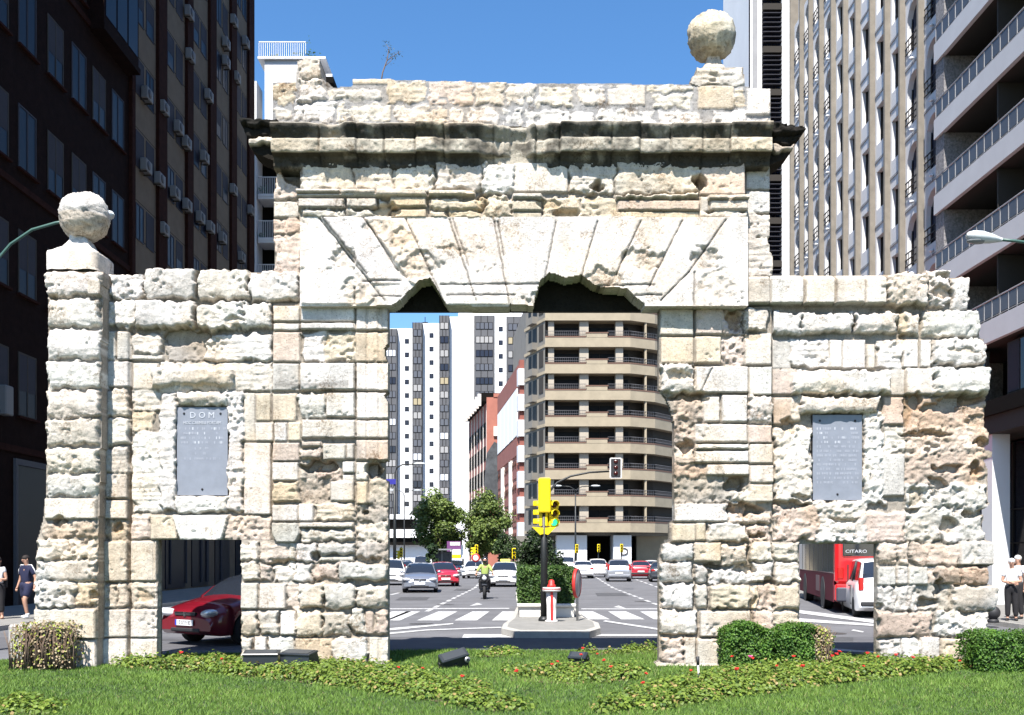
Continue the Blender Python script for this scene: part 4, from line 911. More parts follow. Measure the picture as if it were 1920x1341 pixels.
for i in range(3):
    g = MB(); g.box(.15+i*1.15, 1.15+i*1.15, -.57, -.555, .4, 3.6, M_GLL); g.build('pane', bay)
mb = MB(); mb.box(0, .14, -.1, .05, 0, 5.0, M_ENT); mb.box(.14, 2.6, -.1, .05, 4.8, 5.0, M_ENT); mb.box(2.6, 2.74, -.1, .05, 0, 5.0, M_ENT); e_ = mb.build('entrance_frame', A); e_.location = (33.0-A0, 0, 0)
g = MB(); g.box(.14, 2.6, -.03, .0, 0, 4.8, M_GLL); g.build('door', e_)
for yy in (26.5, 29.0, 37.2, 40.0):
    mb = MB(); mb.box(0, 2.1, -.06, .02, .4, 3.9, M_FRMD); mb.box(.1, 2.0, -.075, -.06, .5, 3.8, M_GLL); mb.box(0, 2.1, -.10, -.03, 0, .38, M_GREY); o = mb.build('shop_window', A); o.location = (yy-A0, 0, 0)
mb = MB(); mb.bbox(0, .5, -.32, 0, 0, .95, .03, M_AC); o = mb.build('wall_cabinet', A); o.location = (31.9-A0, 0, 6.3)
# --- left street front, far block: beige panels between brown piers
B0 = 43.1
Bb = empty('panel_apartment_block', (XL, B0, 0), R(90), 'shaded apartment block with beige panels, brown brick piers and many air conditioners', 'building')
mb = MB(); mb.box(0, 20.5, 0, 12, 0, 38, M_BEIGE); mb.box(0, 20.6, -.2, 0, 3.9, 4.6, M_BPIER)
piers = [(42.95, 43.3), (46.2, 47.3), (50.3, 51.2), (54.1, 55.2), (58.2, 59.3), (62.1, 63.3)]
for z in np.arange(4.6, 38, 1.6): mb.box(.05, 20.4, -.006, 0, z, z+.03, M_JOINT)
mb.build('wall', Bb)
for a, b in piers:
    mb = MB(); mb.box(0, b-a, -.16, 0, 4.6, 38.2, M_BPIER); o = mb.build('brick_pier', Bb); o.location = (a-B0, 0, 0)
wa = window_proto(.95, 1.6, M_FRM, M_GLL, split=0, blind=1.0); wb = window_proto(.95, 1.6, M_FRM, M_GLL, split=0, blind=.55); wc = window_proto(.95, 1.6, M_FRM, M_GLL, split=1)
bays = [(43.3, 46.2), (47.3, 50.3), (51.2, 54.1), (55.2, 58.2), (59.3, 62.1)]
for k in range(10):
    z = 6.1+3.2*k+(0 if k < 9 else 0)
    for i, (a, b) in enumerate(bays):
        for j in (0, 1):
            rw.choice((wa, wa, wb, wc)).put(Bb, (a+.40+j*1.25-B0, -.0, z))
acp = MB(); acp.bbox(0, .74, -.36, -.06, 0, .54, .03, M_AC)
acg = MB(); acg.lathe([(.20, -.375), (.20, -.362), (0, -.362)], (.28, 0, .27), M_ACD, 14, 'y'); acb = MB(); acb.box(.1, .14, -.34, 0, -.06, 0, M_FRMD); acb.box(.6, .64, -.34, 0, -.06, 0, M_FRMD)
ac = Proto(acp, 'air_conditioner', [('fan_grille', acg), ('bracket', acb)])
acs = [(268, 178), (348, 25), (300, 203), (328, 240), (343, 268), (377, 295), (266, 312), (292, 337), (321, 362), (344, 385), (433, 40), (418, 117), (438, 146), (418, 82), (432, 356), (369, 408), (388, 426), (411, 446), (465, 395), (350, 105), (455, 80), (447, 482), (300, 430), (385, 180)]
for px, py in acs:
    Y = F*(-XL)/(CX-px); z = P(px, py, Y).z; ac.put(Bb, (Y-B0-.42, -.0, z-.3))
mb = MB()
for i, (a, b) in enumerate(bays): mb.box(a-B0+.1, b-B0-.1, -.05, .0, .2, 3.7, M_GLL)
mb.build('shop_front', Bb)
for i, (yy, wd) in enumerate(((45.0, .07), (47.9, .09), (50.2, .1), (52.6, .22), (53.6, .3), (56.2, .25))):
    mb = MB(); mb.box(0, wd, -.12, -.06, .4, 3.5, M_FRM); o = mb.build('shop_post', Bb); o.location = (yy-B0, 0, 0)
# --- white block beyond, with railed balconies
C0 = 68.0
cx0, cx1 = P(463, 0, C0).x, P(626, 0, C0).x
Cb = empty('white_balcony_block', (cx0, C0, 0), 0, 'bright white corner block with dark railed balconies behind the left end of the cornice', 'building')
def cX(px): return P(px, 0, C0).x-cx0
def cZ(py): return P(0, py, C0).z
mb = MB(); mb.box(0, cX(481), 0, 1.6, 0, cZ(152), M_WHITE); mb.box(0, cx1-cx0, 1.7, 9, 0, cZ(205), M_DARK); mb.box(cX(600), cX(626), 0, 1.65, 0, cZ(205), M_WHITE); mb.build('wall', Cb)  # recess back wall blackened to stand for shade behind the balconies
mb = MB(); mb.box(cX(497), cX(600), -.1, 7, cZ(228), cZ(114), M_WHITE); mb.box(cX(485), cX(612), -.3, 7.2, cZ(114)+.002, cZ(110), M_WHITE); mb.build('penthouse', Cb)
mb = MB(); mb.box(cX(596), cX(628), -.6, 3, cZ(163), cZ(152), M_DARK); mb.box(cX(596), cX(626), -.62, 2.8, cZ(152)+.002, cZ(147), M_WHITE); mb.build('roof_canopy', Cb)
def railing(w_, h, n, m, bar=.022, base=.18):
    mb = MB(); mb.box(0, w_, -.04, .04, h-.05, h, m); mb.box(0, w_, -.06, .06, 0, base, m)
    for i in range(n+1): x = (w_-bar)*i/n; mb.box(x, x+bar, -bar/2, bar/2, base, h-.05, m)
    return mb
rl = Proto(railing(cX(600)-cX(484), 1.35, 34, M_RAILW, .03), 'railing')
sl_ = MB(); sl_.box(0, cX(600)-cX(484), -.05, 1.6, -.16, -.002, M_WHITE); slp = Proto(sl_, 'balcony_slab')
for k in range(10):
    z = cZ(369)-8*2.98+k*2.98
    if z < 3 or z > cZ(190): continue
    rl.put(Cb, (cX(484), -.02, z)); slp.put(Cb, (cX(484), 0, z-.002))
for z, px0, px1, pz in ((cZ(369)+.25, 485, 500, .55), (cZ(452)+.2, 485, 494, .4)):
    r_ = np.random.default_rng(3); n = 140
    leaves('balcony_plant', np.stack([r_.uniform(cX(px0), cX(px1), n), r_.uniform(.1, .4, n), z+r_.random(n)*pz], 1), r_.normal(size=(n, 3)), np.full(n, .14), mixcol(n, r_, (.02, .08, .02), (.05, .2, .06)), Cb)
tr_ = Proto(railing(cX(574)-cX(486), 1.1, 22, M_RAILW, .03, .03), 'roof_railing'); tr_.put(Cb, (cX(486), -.1, cZ(110)))
for px, n, s in ((579, 90, .35), (510, 60, .2), (548, 50, .18)):
    r_ = np.random.default_rng(px); q_ = r_.normal(size=(n, 3))*np.array((s, s, s))
    leaves('roof_plant', q_+np.array((cX(px), .6, cZ(110)+s*1.2)), r_.normal(size=(n, 3)), np.full(n, .16), mixcol(n, r_, (.03, .07, .02), (.08, .16, .04)), Cb)
# --- right street front: block with vertical fins (origin at its far end, local x comes towards the camera)
XR = 16.6; E1 = 59.9; E0 = 37.9
Eb = empty('finned_office_block', (XR, E1, 0), R(-90), 'pale block with tall brown vertical fins and some arched windows, right of the gate', 'building')
fpx = [1480, 1498, 1515, 1535, 1557, 1580, 1603, 1630, 1658, 1686, 1721, 1760]
fY = [F*(XR+.1)/(p+5-CX) for p in fpx]
mb = MB(); mb.box(0, E1-E0, 0.462, 12, 0, 44, M_LAV); mb.box(0, E1-E0, -.25, .46, 3.2, 4.4, M_FIN); mb.build('wall', Eb)
mb = MB(); mb.box(E1-E0-.30, E1-E0-.02, -.1, .46, 4.402, 44, M_WHITE); mb.build('edge_strip', Eb)
for y in fY:
    mb = MB(); mb.bbox(-.10, .10, -.03, .46, 4.402, 43.5 if y < 58.5 else 38, .02, M_FIN); o = mb.build('fin', Eb); o.location = (E1-y, 0, 0)
M_FWF = mat('bronze_window_frame', (.05, .042, .035), rough=.6, spec=.1)
def facade_cell(bw, ww, wh, sill, arched):
    x0 = (bw-ww)/2; x1 = x0+ww; p = MB(); n = 8
    p.box(0, bw, .22, .46, 0, sill, M_LAV); p.box(0, x0, .22, .46, sill, 3.0, M_LAV); p.box(x1, bw, .22, .46, sill, 3.0, M_LAV)
    top = sill+wh
    if not arched: p.box(x0, x1, .22, .46, top, 3.0, M_LAV)
    else:
        zs = top-ww*.62
        q = [(x0+ww/2-ww/2*math.cos(math.pi*i/n), zs+ww*.62*math.sin(math.pi*i/n)**.85) for i in range(n+1)]
        for (xa, za), (xb, zb_) in zip(q[:-1], q[1:]):
            V = [(xa, y, za) for y in (.22, .46)]+[(xb, y, zb_) for y in (.22, .46)]+[(xb, y, 3.0) for y in (.22, .46)]+[(xa, y, 3.0) for y in (.22, .46)]
            p.add(V, [(0, 2, 4, 6), (1, 7, 5, 3), (0, 1, 3, 2), (4, 5, 7, 6)], M_LAV)
    p.box(-.0, bw, .19, .218, 0, .10, M_GREY)
    f = MB(); f.box(x0, x1, .40, .44, sill, sill+.06, M_FWF); f.box(x0, x0+.05, .40, .44, sill+.06, top, M_FWF); f.box(x1-.05, x1, .40, .44, sill+.06, top, M_FWF); f.box((x0+x1)/2-.02, (x0+x1)/2+.02, .40, .44, sill+.06, top, M_FWF)
    g = MB(); g.box(x0, x1, .445, .458, sill, top, M_GLSB if arched else M_GLD); sub = [('pane', g)]
    if arched:
        r_ = MB()
        for z in (.08, .35, .62): r_.box(x0-.05, x1+.05, .15, .18, sill+z, sill+z+.045, M_FRMD)
        for x in np.linspace(x0, x1, 6): r_.box(x-.012, x+.012, .155, .175, sill+.08, sill+.66, M_FRMD)
        sub.append(('railing', r_))
    return Proto(p, 'wall_panel'), Proto(f, 'window', sub)
for i in range(len(fY)-1):
    a, b = E1-fY[i]+.10, E1-fY[i+1]-.10; bw = b-a
    arched = i in (0, 1, 2, 3, 9, 10)
    off = {0: 0, 1: .2, 2: .4, 3: .6, 4: .3, 5: 1.7, 6: .2, 7: 1.6, 8: .15, 9: 1.1, 10: 1.45}[i]
    pp_, pw_ = facade_cell(bw, min(bw*.80, 1.5), 2.15 if arched else 1.75, .55 if arched else .8, arched)
    for k in range(9):
        z = 6.3+off+3.0*k; pp_.put(Eb, (a, 0, z)); pw_.put(Eb, (a, 0, z))
    if arched:
        lm = MB(); lm.ell((0, 0, 0), (.09, .10, .07), M_WHITE, 8, 6); lm.tube([(0, 0, 0), (0, .02, -.22)], .02, M_WHITE, 5); lp = Proto(lm, 'wall_lamp')
        for k in range(8): lp.put(Eb, ((a+b)/2, .12, 6.3+off+3.0*k+.2))
# --- glazed stair tower with louvres
G0 = 61.0
gx = lambda px: P(px, 0, G0).x
Gb = empty('louvred_glass_tower', (gx(1408), G0, 0), 0, 'slim white tower with a blue glass strip crossed by thin louvres', 'building')
q_ = lambda px: gx(px)-gx(1408)
mb = MB(); mb.box(q_(1466), q_(1499), 0, 8, 0, 46, M_WHITE); mb.box(0, q_(1431), .3, 8, 0, 46, M_WHITE); mb.box(q_(1431), q_(1466), .6, 8, 0, 46, M_DARK); mb.box(q_(1413), q_(1422), .24, .3, 0, 46, M_GREY); mb.build('wall', Gb)
mb = MB(); mb.box(q_(1431)+.01, q_(1466)-.01, .45, .55, 0, 46, M_GLSB); mb.build('glass_strip', Gb)
lv = MB(); lv.box(0, q_(1466)-q_(1431), -.02, .30, 0, .05, M_FRM); lvp = Proto(lv, 'louvre')
mul_ = MB(); mul_.box(-.03, .03, .30, .44, 0, 46, M_FRM)
for x in (.35, .6, .85): mul_.box(q_(1431)+x-.02, q_(1431)+x+.02, .34, .44, 0, 46, M_FRM)
mul_.build('mullion', Gb)
sb_ = MB(); sb_.box(0, q_(1466)-q_(1431), -.03, .33, 0, .38, M_FRMD); sbp = Proto(sb_, 'spandrel')
for k in range(11):
    z0 = 9.0+2.62*k; sbp.put(Gb, (q_(1431), 0, z0))
    for j in range(1, 8): lvp.put(Gb, (q_(1431), 0, z0+.38+j*.29))
# --- tall eaved block far behind the ball
H = empty('eaved_tower_block', (18.0, 73, 0), 0, 'tall dark block with an overhanging roof eave behind the upper stone ball', 'building')
mb = MB(); mb.box(.9, 9, 0, 7.2, 0, 42.4, M_WHITE); mb.box(.55, .9, 1.5, 5.5, 0, 38.5, M_GREY); mb.box(3, 9, -1.5, 0, 0, 40, M_GREY); mb.build('wall', H)
mb = MB(); mb.box(-.35, 9.5, -3, 7.6, 42.4, 43.2, M_FRMD); mb.box(-.45, 9.5, -3, 7.7, 43.202, 43.5, M_GREY); mb.build('roof_eave', H)
# --- near right block with long balconies
K1 = 37.7
Nb = empty('balcony_apartment_block', (15.9, K1, 0), R(-90), 'near apartment block with long pale railed balconies at the right edge', 'building')
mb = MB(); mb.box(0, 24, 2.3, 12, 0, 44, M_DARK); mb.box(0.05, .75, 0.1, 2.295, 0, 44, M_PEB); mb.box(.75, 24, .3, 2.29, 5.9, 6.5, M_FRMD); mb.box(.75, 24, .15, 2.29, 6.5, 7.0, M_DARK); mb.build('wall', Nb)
M_FASC = mat('pale_blue_grey_fascia', (.52, .52, .53), rough=.75, noise=.05, scale=1)
M_GLP = mat('smoked_railing_glass', (.075, .08, .09), rough=.35, spec=.3)
fb = MB(); fb.box(0, 23, 0, .16, 0, .72, M_FASC); fb.box(0, 23, .16, 2.29, 0.005, .2, M_FRMD); bs = Proto(fb, 'balcony')  # slab gets a dark tone so its underside looks shaded
rb_ = MB(); rb_.tube([(0, .06, .68), (23, .06, .68)], .026, M_FASC, 8); rb_.tube([(0, .06, .08), (23, .06, .08)], .015, M_GREY, 6)
for x in np.arange(.05, 23, .55): rb_.box(x-.013, x+.013, .045, .075, 0, .68, M_GREY)
gp_ = MB()
for x in np.arange(.05, 22.4, .55): gp_.box(x+.05, x+.5, .055, .065, .12, .62, M_GLP)
rp_ = Proto(rb_, 'balcony_railing', [('glass_panels', gp_)])
nw = window_proto(1.9, 2.1, M_FRM, M_GLSB, split=1)
for k in range(7):
    z = 8.9+2.85*k; bs.put(Nb, (.1, 0, z)); rp_.put(Nb, (.1, 0, z+.722))
    for x in (1.6, 5.2, 9.4, 13.5): nw.put(Nb, (x, 2.27, z+.3))
    dv = MB(); dv.box(0, .08, .2, 2.28, .2, 2.84, M_FRMD)
    for x in (4.6, 12.6): o = dv.build('balcony_divider', Nb); o.location = (x, 0, z)
for x in (1.9, 5.0, 7.4):
    mb = MB(); mb.box(0, 1.7, .34, .42, 7.02, 8.75, M_FRMD); o = mb.build('window', Nb); o.location = (x, 0, 0)
    g = MB(); g.box(.1, .8, .32, .335, 7.1, 8.7, M_BLIND); g.box(.9, 1.6, .32, .335, 7.1, 8.7, M_GLS); g.build('pane', o)
for x, wd in ((3.1, .75), (8.0, .7), (10.5, .7), (14.5, .7)):
    mb = MB(); mb.box(0, wd, .4, 1.0, 0, 5.9, M_WHITE); o = mb.build('column', Nb); o.location = (x, 0, 0)
mb = MB(); mb.box(0.76, 23, 1.9, 2.28, 0.1, 5.8, M_GLS)
for x in np.arange(1, 22, 1.3): mb.box(x, x+.06, 1.84, 1.9, .1, 5.8, M_FRMD)
for z in (1.2, 2.2, 3.4): mb.box(.76, 23, 1.85, 1.898, z, z+.05, M_FRMD)
mb.build('lobby_glazing', Nb)
# --- far end of the avenue: beige corner block with wrap-round balconies
K0 = 113.0; KS = F/K0
kx = lambda px: P(px, 0, K0).x
kz = lambda py: P(0, py, K0).z
M_KB = mat('beige_balcony_concrete', (.34, .285, .20), rough=.85, noise=.12, scale=.8)
M_KG = mat('grey_beige_wall', (.19, .175, .15), rough=.85, noise=.12, scale=.6)
M_KT = mat('red_brick_trim', (.15, .085, .06), rough=.9)
M_LIN = mat('recess_shade_tone', (.05, .042, .035), rough=.9); M_KR = mat('thin_dark_rail', (.10, .10, .11), rough=.6)
Kb = empty('corner_balcony_block', (0, K0, 0), 0, 'beige corner apartment block with wrap round balconies seen through the main opening', 'building')
plan = [(kx(1022), 0.), (kx(1182), 0.), (kx(1232), 1.6), (kx(1330), 9.0)]
inner = [(kx(1030), 1.9), (kx(1182), 1.9), (kx(1232), 3.4), (kx(1330), 10.8)]
zb = [kz(998)+3.0*k for k in range(-0, 9)]
mb = MB()
ztop = zb[-1]+3.2
body = [(kx(1022), 1.9)]+inner[1:]+[(kx(1330), 24), (kx(989)-1.6, 24), (kx(989)-.1, 5.5), (kx(1022), 0.02)]
n = len(body)
mb.add([(x, y, 4.2) for x, y in body]+[(x, y, ztop) for x, y in body], [tuple(range(n, 2*n)), tuple(range(n-1, -1, -1))]+[(i, (i+1) % n, n+(i+1) % n, n+i) for i in range(n)], M_KG)
mb.build('wall', Kb)
def sweep(mb, pl, th, z0, z1, m):                   # upright strip following a plan line
    for (a, b) in zip(pl[:-1], pl[1:]):
        d = Vector((b[0]-a[0], b[1]-a[1], 0)); L = d.length; d.normalize(); nn = Vector((-d.y, d.x, 0))*th
        A_, B_ = Vector((a[0], a[1], 0)), Vector((b[0], b[1], 0)); v = []
        for z in (z0, z1):
            for q_ in (A_, B_, B_+nn, A_+nn): v.append((q_.x, q_.y, z))
        mb.add(v, [(3, 2, 1, 0), (4, 5, 6, 7), (0, 1, 5, 4), (1, 2, 6, 5), (2, 3, 7, 6), (3, 0, 4, 7)], m)
def cut(a, b): return [(kx(a), 0.), (kx(b), 0.)]
kwall = mat('balcony_back_wall', (.40, .35, .28), rough=.85, noise=.08, scale=.8)
for k, z in enumerate(zb):
    m1 = MB(); sweep(m1, plan, .15, z, z+1.08, M_KB)
    nn = len(plan); sl2 = plan+inner[::-1]; ns = len(sl2)
    m1.add([(x, y+.16 if i < nn else y, z+.02) for i, (x, y) in enumerate(sl2)]+[(x, y+.16 if i < nn else y, z+.22) for i, (x, y) in enumerate(sl2)], [tuple(range(ns-1, -1, -1)), tuple(range(ns, 2*ns))], M_KB)
    m1.box(kx(1100), kx(1139), -.02, .15, z+1.08, z+1.52, M_KB)
    bal = m1.build('balcony', Kb)
    m2 = MB()
    for pl in (cut(1022, 1099), cut(1140, 1182)): sweep(m2, [(x, y-.03) for x, y in pl], .2, z+1.083, z+1.23, M_KT)
    m2.box(kx(1098), kx(1141), -.05, .17, z+1.523, z+1.66, M_KT)
    sweep(m2, [(plan[1][0], -.03), (plan[2][0], plan[2][1]-.03), (plan[3][0], plan[3][1]-.03)], .2, z+1.083, z+1.23, M_KT); m2.build('brick_trim', bal)
    m3 = MB()
    for pl in (cut(1022, 1099), cut(1140, 1182), plan[1:]):
        for (a, b) in zip(pl[:-1], pl[1:]):
            for zz2 in (z+1.45, z+1.80): m3.tube([(a[0], a[1]+.08, zz2), (b[0], b[1]+.08, zz2)], .028, M_KR, 5)
            L = math.hypot(b[0]-a[0], b[1]-a[1]); c_n = max(2, int(L/.22))
            for i in range(c_n+1):
                x, y = a[0]+(b[0]-a[0])*i/c_n, a[1]+(b[1]-a[1])*i/c_n+.08; m3.box(x-.012, x+.012, y-.012, y+.012, z+1.23, z+1.8, M_KR)
    m3.build('railing', bal)
    m4 = MB(); lin = MB(); sweep(lin, [(x, y-.06) for x, y in inner], .05, z+.225, z+2.98, M_LIN); lin.build('recess_shade_sheet', Kb)  # dark sheet over the back wall, added to deepen the recess shade
    for x0, x1 in ((1040, 1086), (1106, 1126), (1127, 1154), (1170, 1181)): m4.box(kx(x0), kx(x1), 1.76, 1.83, z+.25, z+2.55, M_GLD)
    m4.build('balcony_door', Kb)
    
    for wx0, wx1 in ((1028, 1039), (1087, 1104), (1155, 1169)):
        m5 = MB(); m5.box(kx(wx0), kx(wx1), .38, 1.9, z+.22, z+2.99, kwall); m5.build('back_wall', Kb)
    m6 = MB(); m6.box(kx(1213)-.12, kx(1213)+.12, 1.1, 3.0, z+.22, z+2.99, M_KB); m6.build('partition', Kb)
    # side windows in the chamfered left flank
    d = Vector((kx(989)-.1-kx(1022), 5.48, 0)); d.normalize(); nn_ = Vector((-d.y, d.x, 0))
    if nn_.y > 0: nn_ = -nn_
    Ms = Matrix.Translation((kx(1022), .02, z)) @ Matrix(((d.x, -nn_.x, 0, 0), (d.y, -nn_.y, 0, 0), (0, 0, 1, 0), (0, 0, 0, 1)))
    m7 = MB(); m7.box(.5, 1.7, -.06, .02, .9, 2.7, M_FRMD, Ms); m7.build('side_window', Kb)
    m8 = MB(); m8.box(2.4, 3.6, -.03, .02, .5, 2.7, M_GLD, Ms); m8.box(4.2, 5.0, -.03, .02, .5, 2.7, M_GLD, Ms); m8.box(2.2, 3.9, -.7, 0, .1, .9, M_KG, Ms); m8.build('side_balcony', Kb)
    m9 = MB(); m9.box(0, 6.2, -.10, 0, -.05, .28, M_KB, Ms); m9.build('floor_band', Kb)
mb = MB(); mb.box(kx(1045), kx(1102), 1.2, 20, 0, 4.2, M_WHITE); mb.box(kx(1152), kx(1186), 1.0, 5, 0, 4.2, M_WHITE); mb.box(kx(1206), kx(1330), 6, 20, 0, 4.2, M_KB); mb.box(kx(990), kx(1330), 8, 21, 0, 4.2, M_DARK); mb.box(kx(985)-1, kx(1044), 5, 20, 0, 4.2, M_KG); mb.build('ground_floor', Kb)
text('shop_sign', 'D', 1.3, M_FRMD, Kb, Matrix.Translation((kx(1173), .96, kz(1035))) @ FRONT, .05)
# --- white tower with dark glazed bands
L0 = 215.0
lx = lambda px: P(px, 0, L0).x
lz = lambda py: P(0, py, L0).z
M_TB = mat('dark_grey_cladding', (.085, .085, .09), rough=.7, noise=.15, scale=.3)
M_TW = mat('tower_white', (.80, .80, .80), rough=.85)
Lb = empty('white_tower_block', (0, L0, 0), 0, 'tall white tower block with dark vertical window bands at the end of the avenue', 'building')
mb = MB(); mb.box(lx(660), lx(775), 0, 18, 0, lz(616), M_TW); mb.box(lx(775), lx(826), .02, 18, 0, lz(606), M_TW); mb.box(lx(826), lx(866), -.02, 18, 0, lz(594), M_TW); mb.box(lx(866), lx(1015), .04, 18, 0, lz(584), M_TW)
mb.box(lx(912), lx(950), -1.5, 0.03, 0, lz(590), M_TW); mb.build('wall', Lb)
mb = MB(); mb.box(lx(790), lx(800), 3, 5, lz(605), lz(598), M_DARK); mb.box(lx(858), lx(888), 3, 8, lz(590), lz(574), M_TW); mb.tube([(lx(794), 4, lz(604)), (lx(794), 4, lz(586))], .08, M_DARK, 5); mb.build('roof_plant_room', Lb)
bands = [(715, 746, 620), (775, 793, 608), (825, 843, 595), (890, 927, 595), (950, 990, 597)]
cols_w = [mat('pane_grey', (.10, .10, .11), rough=.2), mat('pane_blind_grey', (.30, .29, .28), rough=.6), mat('pane_dark', (.02, .02, .03), rough=.1), mat('pane_sand', (.34, .28, .17), rough=.6), mat('pane_red', (.30, .08, .05), rough=.6), mat('pane_pale', (.62, .64, .68), rough=.5)]
rt = random.Random(8)
for x0, x1, yt in bands:
    mb = MB(); mb.box(lx(x0), lx(x1), -1.6, -.03, 0, lz(yt), M_TB)
    for i in range(4): x = lx(x0)+(lx(x1)-lx(x0))*i/3.; mb.box(x-.05, x+.05, -1.65, -1.6, 0, lz(yt), M_DARK)
    mb.build('window_band', Lb)
    nsp = 5 if x1-x0 > 30 else 3
    for k in range(16):
        py = yt+26+25.6*k
        if py > 985: break
        wdt = lx(x1)-lx(x0)
        c = rt.choices(cols_w, (6, 5, 5, .9, .25, 1))[0]; fr = MB(); fr.box(0, wdt*.86, -.06, 0, 0, 1.5, M_DARK)
        o = fr.build('window', Lb); o.location = (lx(x0)+wdt*.07, -1.6, lz(py))
        g = MB()
        for i in range(nsp-1):
            a = wdt*.86*i/(nsp-1)+.08; g.box(a, a+wdt*.86/(nsp-1)-.16, -.1, -.06, .1, 1.4, c)
        g.build('pane', o)
for px, yt in ((763, 640), (809, 629), (939, 620)):
    sw = MB(); sw.box(-.45, .45, -.06, 0, -.5, .5, M_DARK); sg_ = MB(); sg_.box(-.33, .33, -.09, -.06, -.4, .4, cols_w[2]); swp = Proto(sw, 'small_window', [('pane', sg_)])
    for k in range(14):
        if yt+25.4*k > 985: break
        swp.put(Lb, (lx(px), -1.5 if px == 939 else (.0 if px == 763 else .02), lz(yt+25.4*k)))
mb = MB(); mb.box(lx(690), lx(872), -22, -12, lz(1012), lz(998), M_TW); mb.box(lx(690), lx(872), -21.5, -12.5, lz(1024), lz(1012)-.01, M_DARK); mb.box(lx(690), lx(900), -20, -13, 0, lz(1024)-.01, M_TW)
mb.box(lx(700), lx(790), -19, -11, lz(998)+.01, lz(980), M_DARK); mb.box(lx(690), lx(800), -20, -11, lz(980)+.01, lz(972), M_TW); mb.build('podium', Lb)
# --- two red brick blocks in the middle distance
M_RB = mat('salmon_red_brick', (.36, .135, .095), rough=.9, noise=.12, scale=.8)
M_RB2 = mat('deep_red_brick', (.25, .085, .065), rough=.9, noise=.12, scale=.8)
M_WPIL = mat('white_pilaster', (.68, .62, .56), rough=.8)
def slab_house(name, label, a, b, back, htop, m):
    """a: near corner (x,y), b: far corner of the street side; local x runs from b to a"""
    d = Vector((a[0]-b[0], a[1]-b[1])); L = d.length; rz = math.atan2(d.y, d.x)
    o = empty(name, (b[0], b[1], 0), rz, label, 'building'); mb = MB(); mb.box(0, L, 0, back, 0, htop, m); mb.build('wall', o); return o, L
def pt(px, D): return ((px-CX)*D/F, D)
a, b = pt(972, 122), pt(934, 146); hT = HC+(1044-690)*122/F
S, L_ = slab_house('red_brick_block', 'salmon brick block with white top panels and white pilasters, left of the beige corner block', a, b, 10, hT, M_RB)
mb = MB(); mb.box(0, L_, -.1, -.002, hT-2.2, hT+.3, M_RB2); mb.box(0, L_, -.12, -.002, hT-10.6, hT-8.4, M_RB2); mb.build('brick_band', S)
for i in range(5):
    mb = MB(); mb.box(.4+i*(L_-.6)/5, .1+(i+1)*(L_-.6)/5, -.15, -.002, hT-8.2, hT-2.4, M_TW); mb.build('white_panel', S)
for fx in (.28, .36, .68, .75):
    mb = MB(); mb.box(L_*fx-.28, L_*fx+.28, -.3, -.002, 2, hT-10.8, M_WPIL); mb.build('pilaster', S)
for k in range(5):
    mb = MB(); z = 2.5+3.0*k; mb.box(.3, L_-.3, -.08, -.001, z, z+1.5, M_RB2)
    for i in range(14): mb.box(.5+i*L_/15, .5+i*L_/15+.5, -.11, -.08, z+1.2, z+2.2, M_DARK)
    mb.build('window_row', S)
for k in range(8):
    mb = MB(); mb.box(L_, L_+1.5, -.2, 3, 0, 2.0, M_LAV); mb.box(L_, L_+1.2, 0, 3, 2.0, 3.1, M_RB2); o = mb.build('corner_balcony', S); o.location = (0, 0, 1.2+3.1*k-.4)
a, b = pt(914, 150), pt(880, 172); hT2 = HC+(1044-752)*150/F
S2, L2 = slab_house('brick_warehouse', 'older brick block with dark bracketed cornice and a grey net on its end wall', a, b, 9, hT2, M_RB2)
mb = MB(); mb.box(-.4, L2+.3, -1.0, 9.2, hT2-.1, hT2+1.2, M_DARK)
for i in range(9): mb.box(i*L2/8-.2, i*L2/8+.3, -1.5, -1.0, hT2-.8, hT2+1.0, M_WPIL)
mb.build('cornice', S2)
for i in range(7):
    mb = MB(); mb.box(i*L2/6.2, i*L2/6.2+.32, -.12, -.002, 0, hT2-.3, M_WPIL); mb.build('pilaster', S2)
for k in range(6):
    mb = MB(); mb.box(.4, L2-.4, -.06, -.002, 2+3.6*k, 4.2+3.6*k, M_DARK); mb.build('window_row', S2)
x0 = pt(912, 150)[0]; x1 = pt(938, 150)[0]
E2 = empty('brick_end_house', (x0, 149, 0), 0, 'plain brick gable wall between the two brick blocks, hung with dark netting', 'building')
mb = MB(); mb.box(.05, x1-x0, 0, 8, 0, HC+(1044-745)*149/F, M_RB); mb.box(1.1, x1-x0, -.1, 7, HC+(1044-745)*149/F+.01, HC+(1044-738)*149/F, M_RB); mb.build('wall', E2)
mb = MB(); mb.box(1.1, x1-x0, -.3, -.002, HC+(1044-818)*149/F, HC+(1044-800)*149/F, M_WPIL); mb.build('ledge', E2)
M_NET = mat('dark_scaffold_net', (.07, .075, .08), rough=.9, noise=.5, scale=.8)
ztn, zbn = HC+(1044-835)*148.6/F, HC+(1044-945)*148.6/F
npo = [(-.3, zbn+3), (.2, zbn), (1.2, zbn+.6), (1.7, zbn-.8), (2.2, zbn), (2.2, ztn), (1.2, ztn+.5), (.1, ztn-1.2)]
mb = MB(); mb.prism(npo, -.6, -.35, M_NET); mb.build('scaffold_net', E2)
# --- filler blocks behind, along the avenue
for i, (pxa, pxb, D, h, m) in enumerate(((1262, 1420, 150, 24, M_KG),)):
    o = empty('far_apartment_block', (P(pxa, 0, D).x, D, 0), 0, 'grey beige block far behind the right pier', 'building'); mb = MB(); mb.box(0, P(pxb, 0, D).x-P(pxa, 0, D).x, 0, 15, 0, h, m); mb.build('wall', o)
